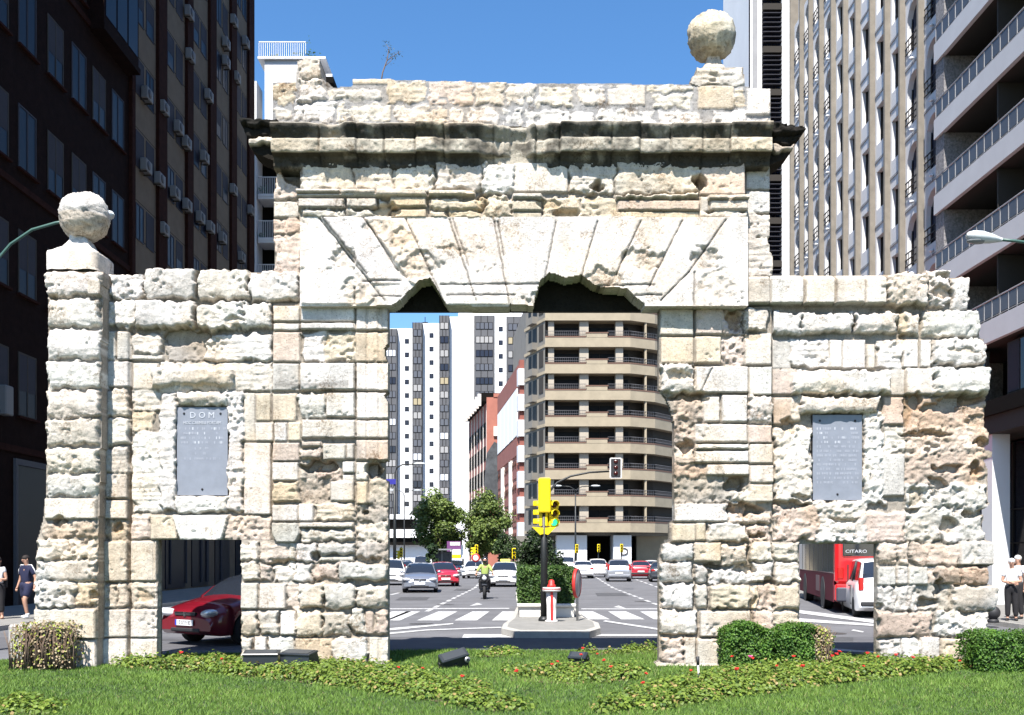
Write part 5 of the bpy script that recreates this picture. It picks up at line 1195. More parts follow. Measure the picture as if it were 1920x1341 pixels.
# ------------------------------------------------------------- vehicles
def paint(name, c, metal=0.0, rough=.35): return mat(name, c, rough=rough, metal=metal, coat=.8, spec=.5)
M_TYRE = mat('tyre_rubber', (.018, .018, .019), rough=.85); M_RIM = mat('alloy_rim', (.55, .55, .57), rough=.3, metal=.8)
M_TRIM = mat('black_plastic_trim', (.022, .022, .024), rough=.6); M_LAMP = mat('headlamp_glass', (.75, .76, .78), rough=.08, spec=.9, metal=.3)
M_TAIL = mat('red_lamp_glass', (.42, .012, .012), rough=.15, spec=.8); M_PLATE = mat('white_plate', (.78, .78, .78), rough=.5)
M_PBLUE = mat('plate_blue', (.03, .06, .45), rough=.5); M_INK = mat('plate_black', (.02, .02, .02), rough=.6); M_CGL = mat('car_glass', (.016, .020, .028), rough=.05, spec=.9)
M_CHR = mat('chrome', (.7, .7, .7), rough=.15, metal=1.0)
def lerp_prof(pr, s):
    for (a, za), (b, zb_) in zip(pr[:-1], pr[1:]):
        if s <= b: return za+(zb_-za)*max(0, min(1, (s-a)/(b-a if b > a else 1)))
    return pr[-1][1]
CARS = dict(
    hatch=dict(L=4.05, W=1.70, H=1.42, r=.30, ax=(.82, 3.30), top=[(0, .52), (.06, .64), (.25, .74), (.7, .85), (1.1, .93), (3.85, .98), (4.0, .90), (4.05, .70)], cab=(1.02, 1.85, 3.35, 3.95)),
    saloon=dict(L=4.55, W=1.74, H=1.43, r=.31, ax=(.85, 3.50), top=[(0, .50), (.06, .62), (.3, .74), (.8, .85), (1.2, .92), (3.7, .98), (4.3, .97), (4.48, .90), (4.55, .68)], cab=(1.12, 1.95, 3.15, 3.85)),
    estate=dict(L=4.3, W=1.76, H=1.56, r=.32, ax=(.85, 3.40), top=[(0, .54), (.06, .68), (.3, .82), (.8, .94), (1.1, 1.0), (4.1, 1.04), (4.25, .95), (4.3, .7)], cab=(1.0, 1.8, 3.75, 4.22)),
    van=dict(L=4.28, W=1.80, H=1.80, r=.32, ax=(.82, 3.45), top=[(0, .58), (.06, .74), (.3, .92), (.7, 1.03), (1.0, 1.08), (4.2, 1.10), (4.26, 1.0), (4.28, .7)], cab=(.85, 1.6, 4.05, 4.22)))
def wheel(parent, x, y, r, side, wd=.19):
    mb = MB(); prof = [(r*.62, -wd/2), (r*.93, -wd/2), (r, -wd/2+.03), (r, wd/2-.03), (r*.93, wd/2), (r*.62, wd/2)]
    mb.lathe(prof, (0, 0, 0), M_TYRE, 20, 'x'); w_ = mb.build('wheel', parent); w_.location = (x, y, r)
    b = MB(); b.lathe([(r*.63, wd*.30*side), (r*.60, wd*.46*side), (r*.5, wd*.36*side), (r*.16, wd*.44*side), (0, wd*.46*side)], (0, 0, 0), M_RIM, 20, 'x')
    for k in range(5):
        a = k*2*math.pi/5+.3; M = Matrix.Rotation(a, 4, 'X'); b.box(min(wd*.40*side, wd*.45*side), max(wd*.40*side, wd*.45*side), r*.16, r*.34, -.022, .022, M_TRIM, M)
    b.build('rim', w_)
def make_car(kind, pm, label, cat='car', group=None, plate=None, name='parked_car', front=None, taxi=False, lower=None, high_tail=False, roofbox=False, rear_plate_z=None):
    p = CARS[kind]; L, W, H, r = p['L'], p['W'], p['H'], p['r']; hw = W/2
    root = empty(name, label=label, cat=cat, group=group)
    ss = sorted(set([0, .03, .06, .12, .2, .3, .45, .6]+list(np.arange(.75, L-.5, .12))+[L-.5, L-.35, L-.2, L-.1, L-.04, L]+[a+d for a in p['ax'] for d in (-r-.07, -r-.02, -r*.8, -r*.4, 0, r*.4, r*.8, r+.02, r+.07)]))
    ss = [s for s in ss if 0 <= s <= L]
    def hwid(s):
        e = min(1, s/.55); g = min(1, (L-s)/.4)
        return hw*(1-.13*(1-e)**2.2-.09*(1-g)**2)
    rings = []
    for s in ss:
        w_ = hwid(s); zt = lerp_prof(p['top'], s); zl = .21+.10*max(0, 1-s/.15)+.12*max(0, 1-(L-s)/.2); za = zl
        for a in p['ax']:
            q = (r+.055)**2-(s-a)**2
            if q > 0: za = max(za, r+math.sqrt(q)*.98)
        za = min(za, zt-.14); zm = max(za+.02, min(zt-.16, .56)); crown = .05 if s < p['cab'][0]+.3 or s > p['cab'][3]-.1 else .0
        rings.append([(0, zl), (w_-.24, zl), (w_-.24, za), (w_-.03, za), (w_-.005, min(za+.05, zm)), (w_, zm), (w_-.02, zt-.09), (w_-.075, zt-.015), (w_-.17, zt+.012), (w_*.45, zt+.012+crown*.7), (0, zt+.012+crown)])
    m = len(rings[0]); V = []; 
    for s, rg in zip(ss, rings):
        V += [(x, s, z) for x, z in rg]+[(-x, s, z) for x, z in rg[1:-1][::-1]]
    k = 2*m-2; n = len(ss); mb = MB(); fs = []; fl_ = []
    for i in range(n-1):
        for j in range(k): fs.append((i*k+j, i*k+(j+1) % k, (i+1)*k+(j+1) % k, (i+1)*k+j))
    mb.add(V, fs, pm, True); mb.add([V[j] for j in range(k)], [tuple(range(k-1, -1, -1))], pm); mb.add([V[(n-1)*k+j] for j in range(k)], [tuple(range(k))], pm)
    # cabin shell
    c0, c1, c2, c3 = p['cab']
    cs = [c0, c0+(c1-c0)*.33, c0+(c1-c0)*.66, c1-.03, c1+.06, c1+.25]+list(np.linspace(c1+.35, c2-.3, 5))+[c2-.12, c2, c2+(c3-c2)*.12, c2+(c3-c2)*.5, c2+(c3-c2)*.88, c3]
    def rz_(s):
        zb_ = lerp_prof(p['top'], s)+.02
        if s <= c1: return zb_+(H-.05-zb_)*math.sin((s-c0)/(c1-c0)*math.pi/2)**.92
        if s <= c2: return H-.05+.05*math.sin((s-c1)/(c2-c1)*math.pi)**.7-.02*(s-c1)/(c2-c1)
        return H-.07-(H-.07-zb_)*((s-c2)/(c3-c2))**1.25
    CV = []; gm = MB()
    for s in cs:
        zt = rz_(s); zb_ = lerp_prof(p['top'], s); t = max(0, min(1, (zt-zb_)/(H-zb_))); wb = hwid(s)-.085; wr = wb-(.20 if kind != 'van' else .12)*t
        rg = [(wb, zb_-.02), (wb-.01, zb_+.03), (wr+.02, zt-.075*t), (wr-.03, zt-.02), (wr-.16, zt+.005), (wr*.4, zt+.025), (0, zt+.03)]
        CV += [(x, s, z) for x, z in rg]+[(-x, s, z) for x, z in rg[:-1][::-1]]
    kk = 13; fb, fg = [], []; nb_ = len(cs); bp = (c1+c2)/2+.05
    for i in range(nb_-1):
        sm = (cs[i]+cs[i+1])/2
        for j in range(kk-1):
            f = (i*kk+j, i*kk+j+1, (i+1)*kk+j+1, (i+1)*kk+j)
            side = j in (1, kk-3); topf = 3 < j < kk-5 or j in (3, 4, kk-5, kk-4, 5, 6)
            glass = False
            if side and c0+(c1-c0)*.55 < sm < c2-.05: glass = True
            if 3 <= j <= kk-5 and (sm < c1-.02) : glass = True
            if 3 <= j <= kk-5 and (c2+(c3-c2)*.1 < sm < c2+(c3-c2)*.9): glass = True
            (fg if glass else fb).append(f)
    mb.add(CV, fb, pm, True); gm.add(CV, fg, M_CGL, True)
    body = mb.build('body', root); gm.build('windows', root)
    for sx in (-1, 1):                                                    # door pillars and seams
        t = MB(); s = bp; zb_ = lerp_prof(p['top'], s)
        xo = sx*(hwid(s)-.07); xi = sx*(hwid(s)-.27 if kind != 'van' else hwid(s)-.19)
        t.tube([(xo, s, zb_), (xi+sx*.01, s+.03, rz_(s)-.06)], .032, M_TRIM, 6)
        for q_ in (c0+.12, bp, min(c2+.15, p['ax'][1]-r-.05)): t.box(min(sx*(hw-.012), sx*(hw+.003)), max(sx*(hw-.012), sx*(hw+.003)), q_, q_+.012, .36, zb_-.12, M_TRIM)
        t.build('door_seam', root)
        t = MB(); t.box(min(sx*(hw-.03), sx*(hw+.025)), max(sx*(hw-.03), sx*(hw+.025)), bp-.25, bp-.07, zb_-.17, zb_-.14, M_TRIM); t.build('door_handle', root)
        t = MB(); t.ell((sx*(hw+.06), c0+.42, lerp_prof(p['top'], c0+.4)+.07), (.10, .06, .065), pm, 10, 6); t.tube([(sx*(hw-.1), c0+.46, lerp_prof(p['top'], c0+.4)+.02), (sx*(hw+.03), c0+.44, lerp_prof(p['top'], c0+.4)+.05)], .025, M_TRIM, 6); t.build('mirror', root)
        h = MB(); zh = .645 if kind != 'van' else .74
        h.ell((sx*(hw*.70), .09, zh), (.25, .17, .085), M_LAMP, 12, 6, Matrix.Rotation(-sx*.5, 3, 'Z') @ Matrix.Rotation(sx*-.15, 3, 'Y')); h.build('headlight', root)
        h = MB(); h.ell((sx*.52, .045, .36), (.055, .04, .055), M_LAMP, 10, 6); h.build('fog_lamp', root)
        tl = MB()
        if high_tail or kind in ('van', 'estate'): tl.bbox(sx*(hwid(L-.1)-.10)-.07, sx*(hwid(L-.1)-.10)+.07, L-.17, L+.005, .82, 1.22, .03, M_TAIL)
        else: tl.bbox(sx*(hwid(L-.1)-.17)-.13, sx*(hwid(L-.1)-.17)+.13, L-.12, L+.008, .74, .88, .03, M_TAIL)
        tl.build('tail_light', root)
        for a in p['ax']: wheel(root, sx*(hw-.115), a, r, sx)
    g = MB(); g.box(-.30, .30, -.012, .05, .60, .66, M_TRIM); g.box(-.31, .31, -.02, .05, .66, .668, M_CHR); g.box(-.035, .035, -.024, .03, .585, .665, M_CHR); g.build('grille', root)
    g = MB(); g.bbox(-hw*.5, hw*.5, -.014, .06, .28, .36, .02, M_TRIM); g.build('air_intake', root)
    g = MB(); g.bbox(-hw*.86, hw*.86, L-.06, L+.03, .36, .50, .03, lower or pm); g.build('rear_bumper', root)
    for y0, sg, z in ((-.03, 1, .46), (L+.035, -1, rear_plate_z or (.60 if kind != 'saloon' else .72))):
        g = MB(); g.box(-.26, .26, min(y0, y0+sg*.012), max(y0, y0+sg*.012), z-.055, z+.055, M_PLATE); pl = g.build('number_plate', root)
        if plate and sg == 1:
            gb = MB(); gb.box(-.26, -.215, y0-.002, y0, z-.055, z+.055, M_PBLUE); gb.build('plate_band', pl)
            text('plate_text', plate, .105, M_INK, pl, Matrix.Translation((.02, y0-.003, z)) @ FRONT, .001, squeeze=.78)
    wp_ = MB(); wp_.tube([(-.5, c0+.05, lerp_prof(p['top'], c0)+.055), (.1, c0+.12, lerp_prof(p['top'], c0)+.11)], .008, M_TRIM, 4); wp_.build('wiper', root)
    if taxi:
        t = MB(); t.bbox(-.30, .30, c1+.35, c1+.50, H+.02, H+.17, .03, mat('taxi_sign_yellow', (.80, .78, .12), rough=.5)); t.build('roof_sign', root)
    return root
def place(o, px, py, rz=0.0, at='front'):
    """ground point of the near bumper centre"""
    Y = GY(py); o.location = ((px-CX)*Y/F, Y, 0); o.rotation_euler = (0, 0, rz); return o
def rear(o, kind, px, py, rz=0.0):                 # seen from behind
    L = CARS[kind]['L']; Y = GY(py); a = math.pi+rz
    x, y = (px-CX)*Y/F, Y
    o.location = (x-math.cos(a+math.pi/2)*L, y-math.sin(a+math.pi/2)*L, 0); o.rotation_euler = (0, 0, a); return o
PW = paint('white_car_paint', (.78, .78, .78)); PS = paint('silver_car_paint', (.42, .43, .46), .6, .3); PSB = paint('grey_silver_paint', (.30, .32, .37), .6, .3)
PR = paint('red_car_paint', (.42, .012, .03)); PM = paint('maroon_car_paint', (.17, .004, .012), .1); PB = paint('dark_blue_car_paint', (.012, .016, .06)); PD = paint('dark_grey_car_paint', (.03, .035, .045))
TR = 'cars driving on the avenue'
mc = make_car('hatch', PM, 'dark red hatchback with plate Z 0719 BS seen through the left doorway', group=None, plate='Z 0719 BS', name='hatchback_car'); 
Y = 19.4; mc.location = ((347-CX)*Y/F, Y, 0); mc.rotation_euler = (0, 0, R(-33))
mb = MB(); mb.bbox(-.35, .35, 1.95, 2.6, 1.405, 1.44, .015, PW); mb.build('roof_sign_panel', mc)
# maker's lozenge stays a plain chrome bar on the grille
place(make_car('saloon', PSB, 'silver grey saloon leading the oncoming traffic, nearest car in the main opening', group=TR, name='saloon_car'), 787, 1112, R(4))
place(make_car('hatch', PR, 'red hatchback oncoming just behind the silver grey saloon', group=TR, name='hatchback_car'), 836, 1100, R(9))
place(make_car('saloon', PW, 'white taxi with a yellow roof sign beside the motorcyclist', cat='taxi', taxi=True, name='taxi'), 943, 1101, R(-3))
place(make_car('saloon', PW, 'white saloon oncoming between the red hatchback and the motorcyclist', group=TR, name='saloon_car'), 884, 1085, R(-6))
place(make_car('hatch', PB, 'dark blue car half hidden behind the silver grey saloon', group=TR, name='hatchback_car'), 757, 1090, R(6))
place(make_car('estate', PW, 'white car cut by the left pier beside the main opening', group=TR, name='estate_car'), 733, 1098, R(5))
place(make_car('hatch', PW, 'small white car far back behind the dark blue car', group=TR, name='hatchback_car'), 760, 1076, R(5))
place(make_car('hatch', PS, 'pale car far back beside the roof of the red hatchback', group=TR, name='hatchback_car'), 855, 1080, R(4))
rear(make_car('estate', PS, 'silver tailed hatchback seen from behind in the right lanes, the nearest there', group=TR, high_tail=True, name='estate_car'), 'estate', 1161, 1091, R(-4))
rear(make_car('hatch', PR, 'red hatchback with dark bumper seen from behind in the right lanes', group=TR, lower=M_TRIM, name='hatchback_car'), 'hatch', 1202, 1086, R(-5))
rear(make_car('estate', PW, 'tall white car seen from behind, left of the silver hatchback', group=TR, name='estate_car'), 'estate', 1121, 1083, R(-3))
rear(make_car('saloon', PW, 'white saloon seen from behind beside the hedge on the planter', group=TR, name='saloon_car'), 'saloon', 1094, 1085, R(-2))
rear(make_car('hatch', PW, 'white car seen from behind just right of the red hatchback with dark bumper', group=TR, name='hatchback_car'), 'hatch', 1222, 1081, R(-5))
rear(make_car('saloon', PD, 'dark car at the left edge of the right pier', group=TR, name='saloon_car'), 'saloon', 1243, 1092, R(-6))
rear(make_car('van', PW, 'white van far off behind the hedge on the planter', cat='van', name='van'), 'van', 1062, 1078, R(-2))
place(make_car('van', PS, 'pale grey van standing in front of the white podium', cat='van', name='van'), 790, 1074, R(3))
# white and grey van through the right doorway
vn = make_car('van', PW, 'white delivery van with red tail lamps seen through the right doorway', cat='van', name='delivery_van', lower=M_TRIM)
Y = 28.0; vn.location = (0, 0, 0)
a = math.pi-R(12); x, y = (1668-CX)*Y/F, Y; vn.location = (x-math.cos(a+math.pi/2)*4.28, y-math.sin(a+math.pi/2)*4.28, 0); vn.rotation_euler = (0, 0, a); vn.scale = (1, 1, .94)
# bus
def bus():
    root = empty('city_bus', label='red city bus with CITARO lettering on its rear window seen through the right doorway', cat='bus')
    RED = paint('bus_red', (.62, .015, .02)); RED_SHADE = mat('bus_shaded_side_red', (.15, .022, .036), rough=.7, spec=.15); W, L, H = 2.5, 12.0, 3.0  # side red is a darkened copy that paints the side's shade
    mb = MB(); mb.bbox(-W/2, W/2, 0, L, .9, H, .10, RED); mb.bbox(-W/2+.005, W/2-.005, .005, L-.005, .36, .905, .05, RED)
    mb.box(-W/2-.012, -W/2+.02, .35, L-.3, .34, 1.22, RED_SHADE); mb.box(W/2-.02, W/2+.012, .35, L-.3, .34, 1.22, RED_SHADE); mb.build('body', root)
    g = MB(); g.bbox(-W/2+.18, W/2-.18, -.025, .05, 1.72, 2.72, .06, M_CGL); g.build('rear_window', root)
    for sx in (-1, 1):
        g = MB(); x = sx*(W/2)
        g.box(min(x, x+sx*.016), max(x, x+sx*.016), .45, L-.4, 1.24, 2.55, M_CGL); g.build('side_window', root)
        p_ = MB()
        for y in np.arange(1.7, L-1, 1.45): p_.box(min(x+sx*.014, x+sx*.022), max(x+sx*.014, x+sx*.022), y, y+.09, 1.24, 2.55, M_TRIM)
        p_.build('window_pillar', root)
        f = MB(); f.box(min(x+sx*.008, x+sx*.02), max(x+sx*.008, x+sx*.02), 4.2, 5.3, .55, 1.1, mat('flap_grey', (.16, .08, .09), rough=.5)); f.build('service_flap', root)
        t = MB(); t.bbox(sx*(W/2-.16)-.09, sx*(W/2-.16)+.09, -.02, .04, 1.05, 1.42, .02, M_TAIL); t.build('tail_light', root)
        for y in (3.1, 9.2):
            wheel(root, sx*(W/2-.14), y, .48, sx, .28)
            ar = MB(); ar.lathe([(.50, -.02), (.60, -.02), (.60, .0)], (sx*(W/2+.014), y, .48), M_TRIM, 20, 'x'); ar.build('wheel_arch', root)
    b = MB(); b.bbox(-W/2+.03, W/2-.03, -.05, .06, .36, .80, .04, mat('bus_bumper_grey', (.05, .055, .075), rough=.6)); b.build('rear_bumper', root)
    b = MB(); b.box(-.75, .55, -.03, 0, .86, 1.62, PR); b.build('engine_hatch', root)
    b = MB(); b.box(-.42, .62, -.035, -.002, 1.05, 1.60, M_PLATE); b.build('advert_panel', root)
    b = MB(); b.box(-.90, -.86, -.034, -.03, .95, 1.5, M_TRIM); b.box(-.72, -.68, -.034, -.03, .95, 1.5, M_TRIM); b.build('hatch_seam', root)
    text('lettering', 'CITARO', .14, M_LET, root, Matrix.Translation((-.64, -.03, 1.90)) @ FRONT, .004, squeeze=1.25)
    return root
bs_ = bus(); Y = 30.6; th = -R(11)
bx, by = (1566-CX)*Y/F, Y
bs_.rotation_euler = (0, 0, th); off = Matrix.Rotation(th, 3, 'Z') @ Vector((-1.25, 0, 0)); bs_.location = (bx-off.x, by-off.y, 0)
# ------------------------------------------------------------- people
def skin_mesh(name, joints, edges, m, parent=None, sub=2, extra=None):
    names = list(joints); me = bpy.data.meshes.new(name)
    me.from_pydata([joints[k][0] for k in names], [(names.index(a), names.index(b)) for a, b in edges], [])
    o = bpy.data.objects.new(name, me); COL.objects.link(o)
    md = o.modifiers.new('skin', 'SKIN'); md.use_smooth_shade = True
    sl = me.skin_vertices[0].data if me.skin_vertices else None
    for i, k in enumerate(names):
        r_ = joints[k][1]; sl[i].radius = r_ if isinstance(r_, tuple) else (r_, r_); sl[i].use_root = (i == 0)
    sd_ = o.modifiers.new('sub', 'SUBSURF'); sd_.levels = sub; sd_.render_levels = sub
    dg = bpy.context.evaluated_depsgraph_get(); m2 = bpy.data.meshes.new_from_object(o.evaluated_get(dg)); bpy.data.objects.remove(o)
    vsx = [tuple(v.co) for v in m2.vertices]; fsx = [tuple(p_.vertices) for p_ in m2.polygons]; bpy.data.meshes.remove(m2)
    mb = MB(); mb.add(vsx, fsx, m, True)
    if extra: extra(mb)
    return mb.build(name, parent)
M_SKIN = mat('skin', (.46, .26, .18), rough=.6, noise=.06, scale=8); M_HAIRD = mat('dark_hair', (.018, .012, .01), rough=.8); M_HAIRG = mat('grey_hair', (.55, .54, .52), rough=.8)
M_EYE = mat('eye_dark', (.02, .015, .012), rough=.3); M_LIP = mat('lips', (.36, .14, .12), rough=.6)
def person(label, H, pose, hair, hair_m, tops, legs, shoes, extra_fn=None, female=False):
    """local: faces -y. pose gives joint offsets as fractions of H"""
    root = empty('person', label=label, cat='person'); s = H
    J = {}
    def j(k, x, y, z, r): J[k] = ((x*s, y*s, z*s), tuple(q*s for q in r) if isinstance(r, tuple) else r*s)
    P_ = dict(le=(.135, .01, .63), lh=(.15, -.03, .48), re=(-.135, .01, .63), rh=(-.15, -.03, .48), lk=(.055, -.01, .285), lf=(.06, .01, .04), rk=(-.055, -.01, .285), rf=(-.06, .01, .04), head=(0, -.012, .93)); P_.update(pose)
    j('pelvis', 0, 0, .52, (.085, .062)); j('waist', 0, -.002, .61, (.075, .055)); j('chest', 0, 0, .73, (.095, .065)); j('neck0', 0, .005, .82, (.045, .042)); j('neck', 0, 0, .855, (.031, .031))
    hx, hy, hz = P_['head']; j('head', hx, hy, hz-.02, (.044, .050)); j('crown', hx, hy+.008, hz+.03, (.043, .050))
    E = [('pelvis', 'waist'), ('waist', 'chest'), ('chest', 'neck0'), ('neck0', 'neck'), ('neck', 'head'), ('head', 'crown')]
    fing = []
    for d, sx in (('l', 1), ('r', -1)):
        sh = .098 if not female else .088
        j(d+'sh', sx*sh, 0, .80, .036); j(d+'el', *P_[d+'e'], .025); hd = Vector(P_[d+'h']); el = Vector(P_[d+'e']); t = (hd-el).normalized()
        wr = hd; j(d+'wr', *wr, .0165); pm_ = wr+t*.028; j(d+'pm', *pm_, (.020, .014))
        E += [('chest', d+'sh'), (d+'sh', d+'el'), (d+'el', d+'wr'), (d+'wr', d+'pm')]
        sd_ = t.cross(Vector((0, 1, 0)));  sd_ = sd_.normalized() if sd_.length > .1 else Vector((1, 0, 0)); nn_ = sd_.cross(t)
        for q_ in range(4): fing.append((pm_+sd_*(q_-1.5)*.011, t, nn_, (.036, .042, .040, .032)[q_]))
        fing.append((wr+t*.012+sd_*.016*sx, (t*.6+sd_*sx*.8).normalized(), nn_, .026))
        j(d+'hip', sx*.05, 0, .49, .062); j(d+'kn', *P_[d+'k'], .036); f = Vector(P_[d+'f']); j(d+'an', *f, .022); j(d+'toe', f.x+sx*.012, f.y-.075, max(.018, f.z-.022), (.022, .016))
        E += [('pelvis', d+'hip'), (d+'hip', d+'kn'), (d+'kn', d+'an'), (d+'an', d+'toe')]
    hc = Vector((hx, hy, hz))*s
    def face(mb):
        mb.ell(hc+Vector((0, -.052, -.012))*s, (.009*s, .014*s, .016*s), M_SKIN, 8, 6)
        for sx in (-1, 1):
            mb.ell(hc+Vector((sx*.018, -.046, .004))*s, (.008*s, .005*s, .005*s), M_EYE, 8, 5); mb.ell(hc+Vector((sx*.046, .0, -.004))*s, (.008*s, .013*s, .018*s), M_SKIN, 8, 5)
        mb.ell(hc+Vector((0, -.047, -.036))*s, (.015*s, .005*s, .005*s), M_LIP, 8, 5)
        for (b, t, nn_, ln) in fing:
            b, e = b*s, (b+t*ln*.55)*s; e2 = e+(t*.8+nn_*.5)*ln*.5*s; mb.tube([b, e, e2], [.0062*s, .0056*s, .004*s], M_SKIN, 6)
    skin_mesh('body', J, E, M_SKIN, root, 2, face)
    if hair:
        mb = MB(); mb.ell(hc+Vector((0, .012, .022))*s, (.053*s, .058*s, .050*s), hair_m, 14, 10)
        if hair == 'long': mb.ell(hc+Vector((0, .03, -.03))*s, (.05*s, .035*s, .075*s), hair_m, 12, 8)
        mb.build('hair', root)
    def grow(keys, g, name, m, cut=None, edges=None):
        jj = {}
        for k in keys:
            p_, r_ = J[k]; jj[k] = (p_, tuple(q+g*s for q in r_) if isinstance(r_, tuple) else r_+g*s)
        if cut:
            for k, (a, b, t) in cut.items():
                pa, pb = Vector(J[a][0]), Vector(J[b][0]); ra = J[a][1] if not isinstance(J[a][1], tuple) else J[a][1][0]; rb_ = J[b][1] if not isinstance(J[b][1], tuple) else J[b][1][0]
                jj[k] = (tuple(pa+(pb-pa)*t), ra+(rb_-ra)*t+g*s*1.25)
        return skin_mesh(name, jj, edges, m, root, 2)
    tm, sleeve = tops; lm_, leg = legs
    grow(['chest', 'waist', 'pelvis', 'neck0', 'lsh', 'rsh'], .010, 'shirt', tm, {'ls': ('lsh', 'lel', sleeve), 'rs': ('rsh', 'rel', sleeve)}, [('chest', 'waist'), ('waist', 'pelvis'), ('chest', 'neck0'), ('chest', 'lsh'), ('chest', 'rsh'), ('lsh', 'ls'), ('rsh', 'rs')])
    WB = {'wb': ('pelvis', 'waist', .95)}
    if leg > 1: grow(['pelvis', 'lhip', 'rhip', 'lkn', 'rkn'], .013, 'trousers', lm_, {**WB, 'la': ('lkn', 'lan', leg-1), 'ra': ('rkn', 'ran', leg-1)}, [('pelvis', 'wb'), ('pelvis', 'lhip'), ('pelvis', 'rhip'), ('lhip', 'lkn'), ('rhip', 'rkn'), ('lkn', 'la'), ('rkn', 'ra')])
    else: grow(['pelvis', 'lhip', 'rhip'], .014, 'shorts', lm_, {**WB, 'la': ('lhip', 'lkn', leg), 'ra': ('rhip', 'rkn', leg)}, [('pelvis', 'wb'), ('pelvis', 'lhip'), ('pelvis', 'rhip'), ('lhip', 'la'), ('rhip', 'ra')])
    for d in 'lr':
        a, t = Vector(J[d+'an'][0]), Vector(J[d+'toe'][0]); mb = MB(); c = (a+t)/2; zf = t.z-.016*s
        an = math.atan2((t-a).x, -(t-a).y)
        mb.ell((c.x, c.y, zf+.020*s), (.030*s, .068*s, .025*s), shoes, 12, 8, Matrix.Rotation(an, 3, 'Z')); mb.build('shoe', root)
    if extra_fn: extra_fn(root, s, J)
    return root
M_NAVY = mat('navy_cloth', (.010, .013, .045), rough=.85); M_WCL = mat('white_cloth', (.72, .72, .72), rough=.85, noise=.06, scale=6); M_BLK = mat('black_cloth', (.014, .013, .015), rough=.85); M_SHW = mat('white_shoe', (.75, .75, .75), rough=.6)
M_GLC = mat('dark_lens', (.01, .01, .012), rough=.1)
def stripes(root, s, J):
    for d, sx in (('l', 1), ('r', -1)):
        a, b = Vector(J[d+'sh'][0]), Vector(J[d+'el'][0]); o_ = Vector((sx*.030, -.02, .035))*s
        mb = MB(); mb.tube([Vector(J['neck0'][0])+Vector((sx*.03, -.012, .022))*s, a+Vector((sx*.012, -.008, .047))*s, a+(b-a)*.25+Vector((sx*.05, -.008, .01))*s, a+(b-a)*.55+Vector((sx*.046, -.008, 0))*s], .008*s, M_WCL, 6); mb.build('sleeve_stripe', root)
    for d in 'lr':
        mb = MB(); a = Vector(J[d+'an'][0]); mb.lathe([(.028*s, 0), (.028*s, .055*s), (.026*s, .06*s)], a-Vector((0, 0, .02*s)), M_WCL, 10); mb.build('sock', root)
PZ = .124
boy = person('young man in navy tracksuit top with white shoulder stripes and navy shorts, left of gate', 1.66, dict(lk=(.05, -.085, .30), lf=(.055, -.03, .05), rk=(-.05, .0, .285), rf=(-.055, .06, .05), head=(-.01, -.02, .93), le=(.16, .03, .64), lh=(.175, -.01, .50), re=(-.15, .02, .63), rh=(-.175, -.02, .49)), 'short', M_HAIRD, (M_NAVY, .75), (M_NAVY, .85), M_SHW, stripes)
Y = 26.0; boy.location = ((50-CX)*Y/F, Y, PZ); boy.rotation_euler = (0, 0, R(-22))
def shades(root, s, J):
    hc = Vector(J['head'][0])+Vector((0, 0, .02))*s
    mb = MB()
    for sx in (-1, 1): mb.ell(hc+Vector((sx*.02, -.052, .004))*s, (.018*s, .006*s, .012*s), M_GLC, 10, 6)
    mb.build('sunglasses', root); b = MB(); b.bbox(.07*s, .13*s, .02*s, .08*s, .5*s, .66*s, .015*s, M_BLK); b.tube([(.10*s, .05*s, .66*s), (.07*s, .0, .83*s), (.10*s, .06*s, .64*s)], .006*s, M_BLK, 5); b.build('shoulder_bag', root)
wm = person('woman in white top, dark trousers and sunglasses with folded arms, at the left frame edge', 1.62, dict(le=(.13, -.02, .63), lh=(-.02, -.10, .645), re=(-.13, -.02, .63), rh=(.03, -.105, .62)), 'long', M_HAIRD, (M_WCL, .45), (M_BLK, 1.75), M_SKIN, shades, True)
Y = 26.2; wm.location = ((7-CX)*Y/F, Y-.3, PZ); wm.rotation_euler = (0, 0, R(15))
M_PINKSH = mat('pale_shirt', (.70, .68, .68), rough=.85)
old = person('grey haired man in white shirt and dark trousers with folded arms, right of the gate', 1.58, dict(le=(.135, -.015, .63), lh=(-.01, -.10, .62), re=(-.135, -.015, .63), rh=(.04, -.115, .60), head=(0, -.02, .93)), 'short', M_HAIRG, (M_WCL, .6), (M_BLK, 1.92), M_TRIM)
Y = 25.2; old.location = ((1897-CX)*Y/F, Y, PZ); old.rotation_euler = (0, 0, R(-28))
old2 = person('older man in pale shirt standing half hidden behind the grey haired man', 1.66, dict(head=(0, -.015, .93)), 'short', M_HAIRG, (M_PINKSH, .6), (M_BLK, 1.92), M_TRIM)
Y = 26.0; old2.location = ((1909-CX)*Y/F, Y, PZ); old2.rotation_euler = (0, 0, R(-70))
# motorcycle and rider
mt = empty('scooter', label='dark scooter with a bright headlamp coming towards the gate', cat='motorcycle')
M_MOT = paint('scooter_dark_paint', (.015, .016, .02))
for y, nm in ((.18, 'wheel'), (1.42, 'wheel')):
    mb = MB(); mb.lathe([(.18, -.055), (.25, -.06), (.285, -.03), (.285, .03), (.25, .06), (.18, .055)], (0, 0, 0), M_TYRE, 20, 'x'); o = mb.build(nm, mt); o.location = (0, y, .285); b = MB(); b.lathe([(.18, -.04), (.05, -.05), (.05, .05), (.18, .04)], (0, 0, 0), M_RIM, 16, 'x'); b.build('rim', o)
mb = MB()
mb.bbox(-.17, .17, .26, .50, .42, 1.0, .08, M_MOT); mb.bbox(-.12, .12, .02, .38, .54, .62, .03, M_MOT); mb.bbox(-.20, .20, .46, 1.0, .28, .44, .05, M_MOT); mb.bbox(-.18, .18, .85, 1.75, .42, .74, .10, M_MOT); mb.ell((0, .27, .86), (.20, .14, .18), M_MOT, 14, 8); mb.build('body', mt)
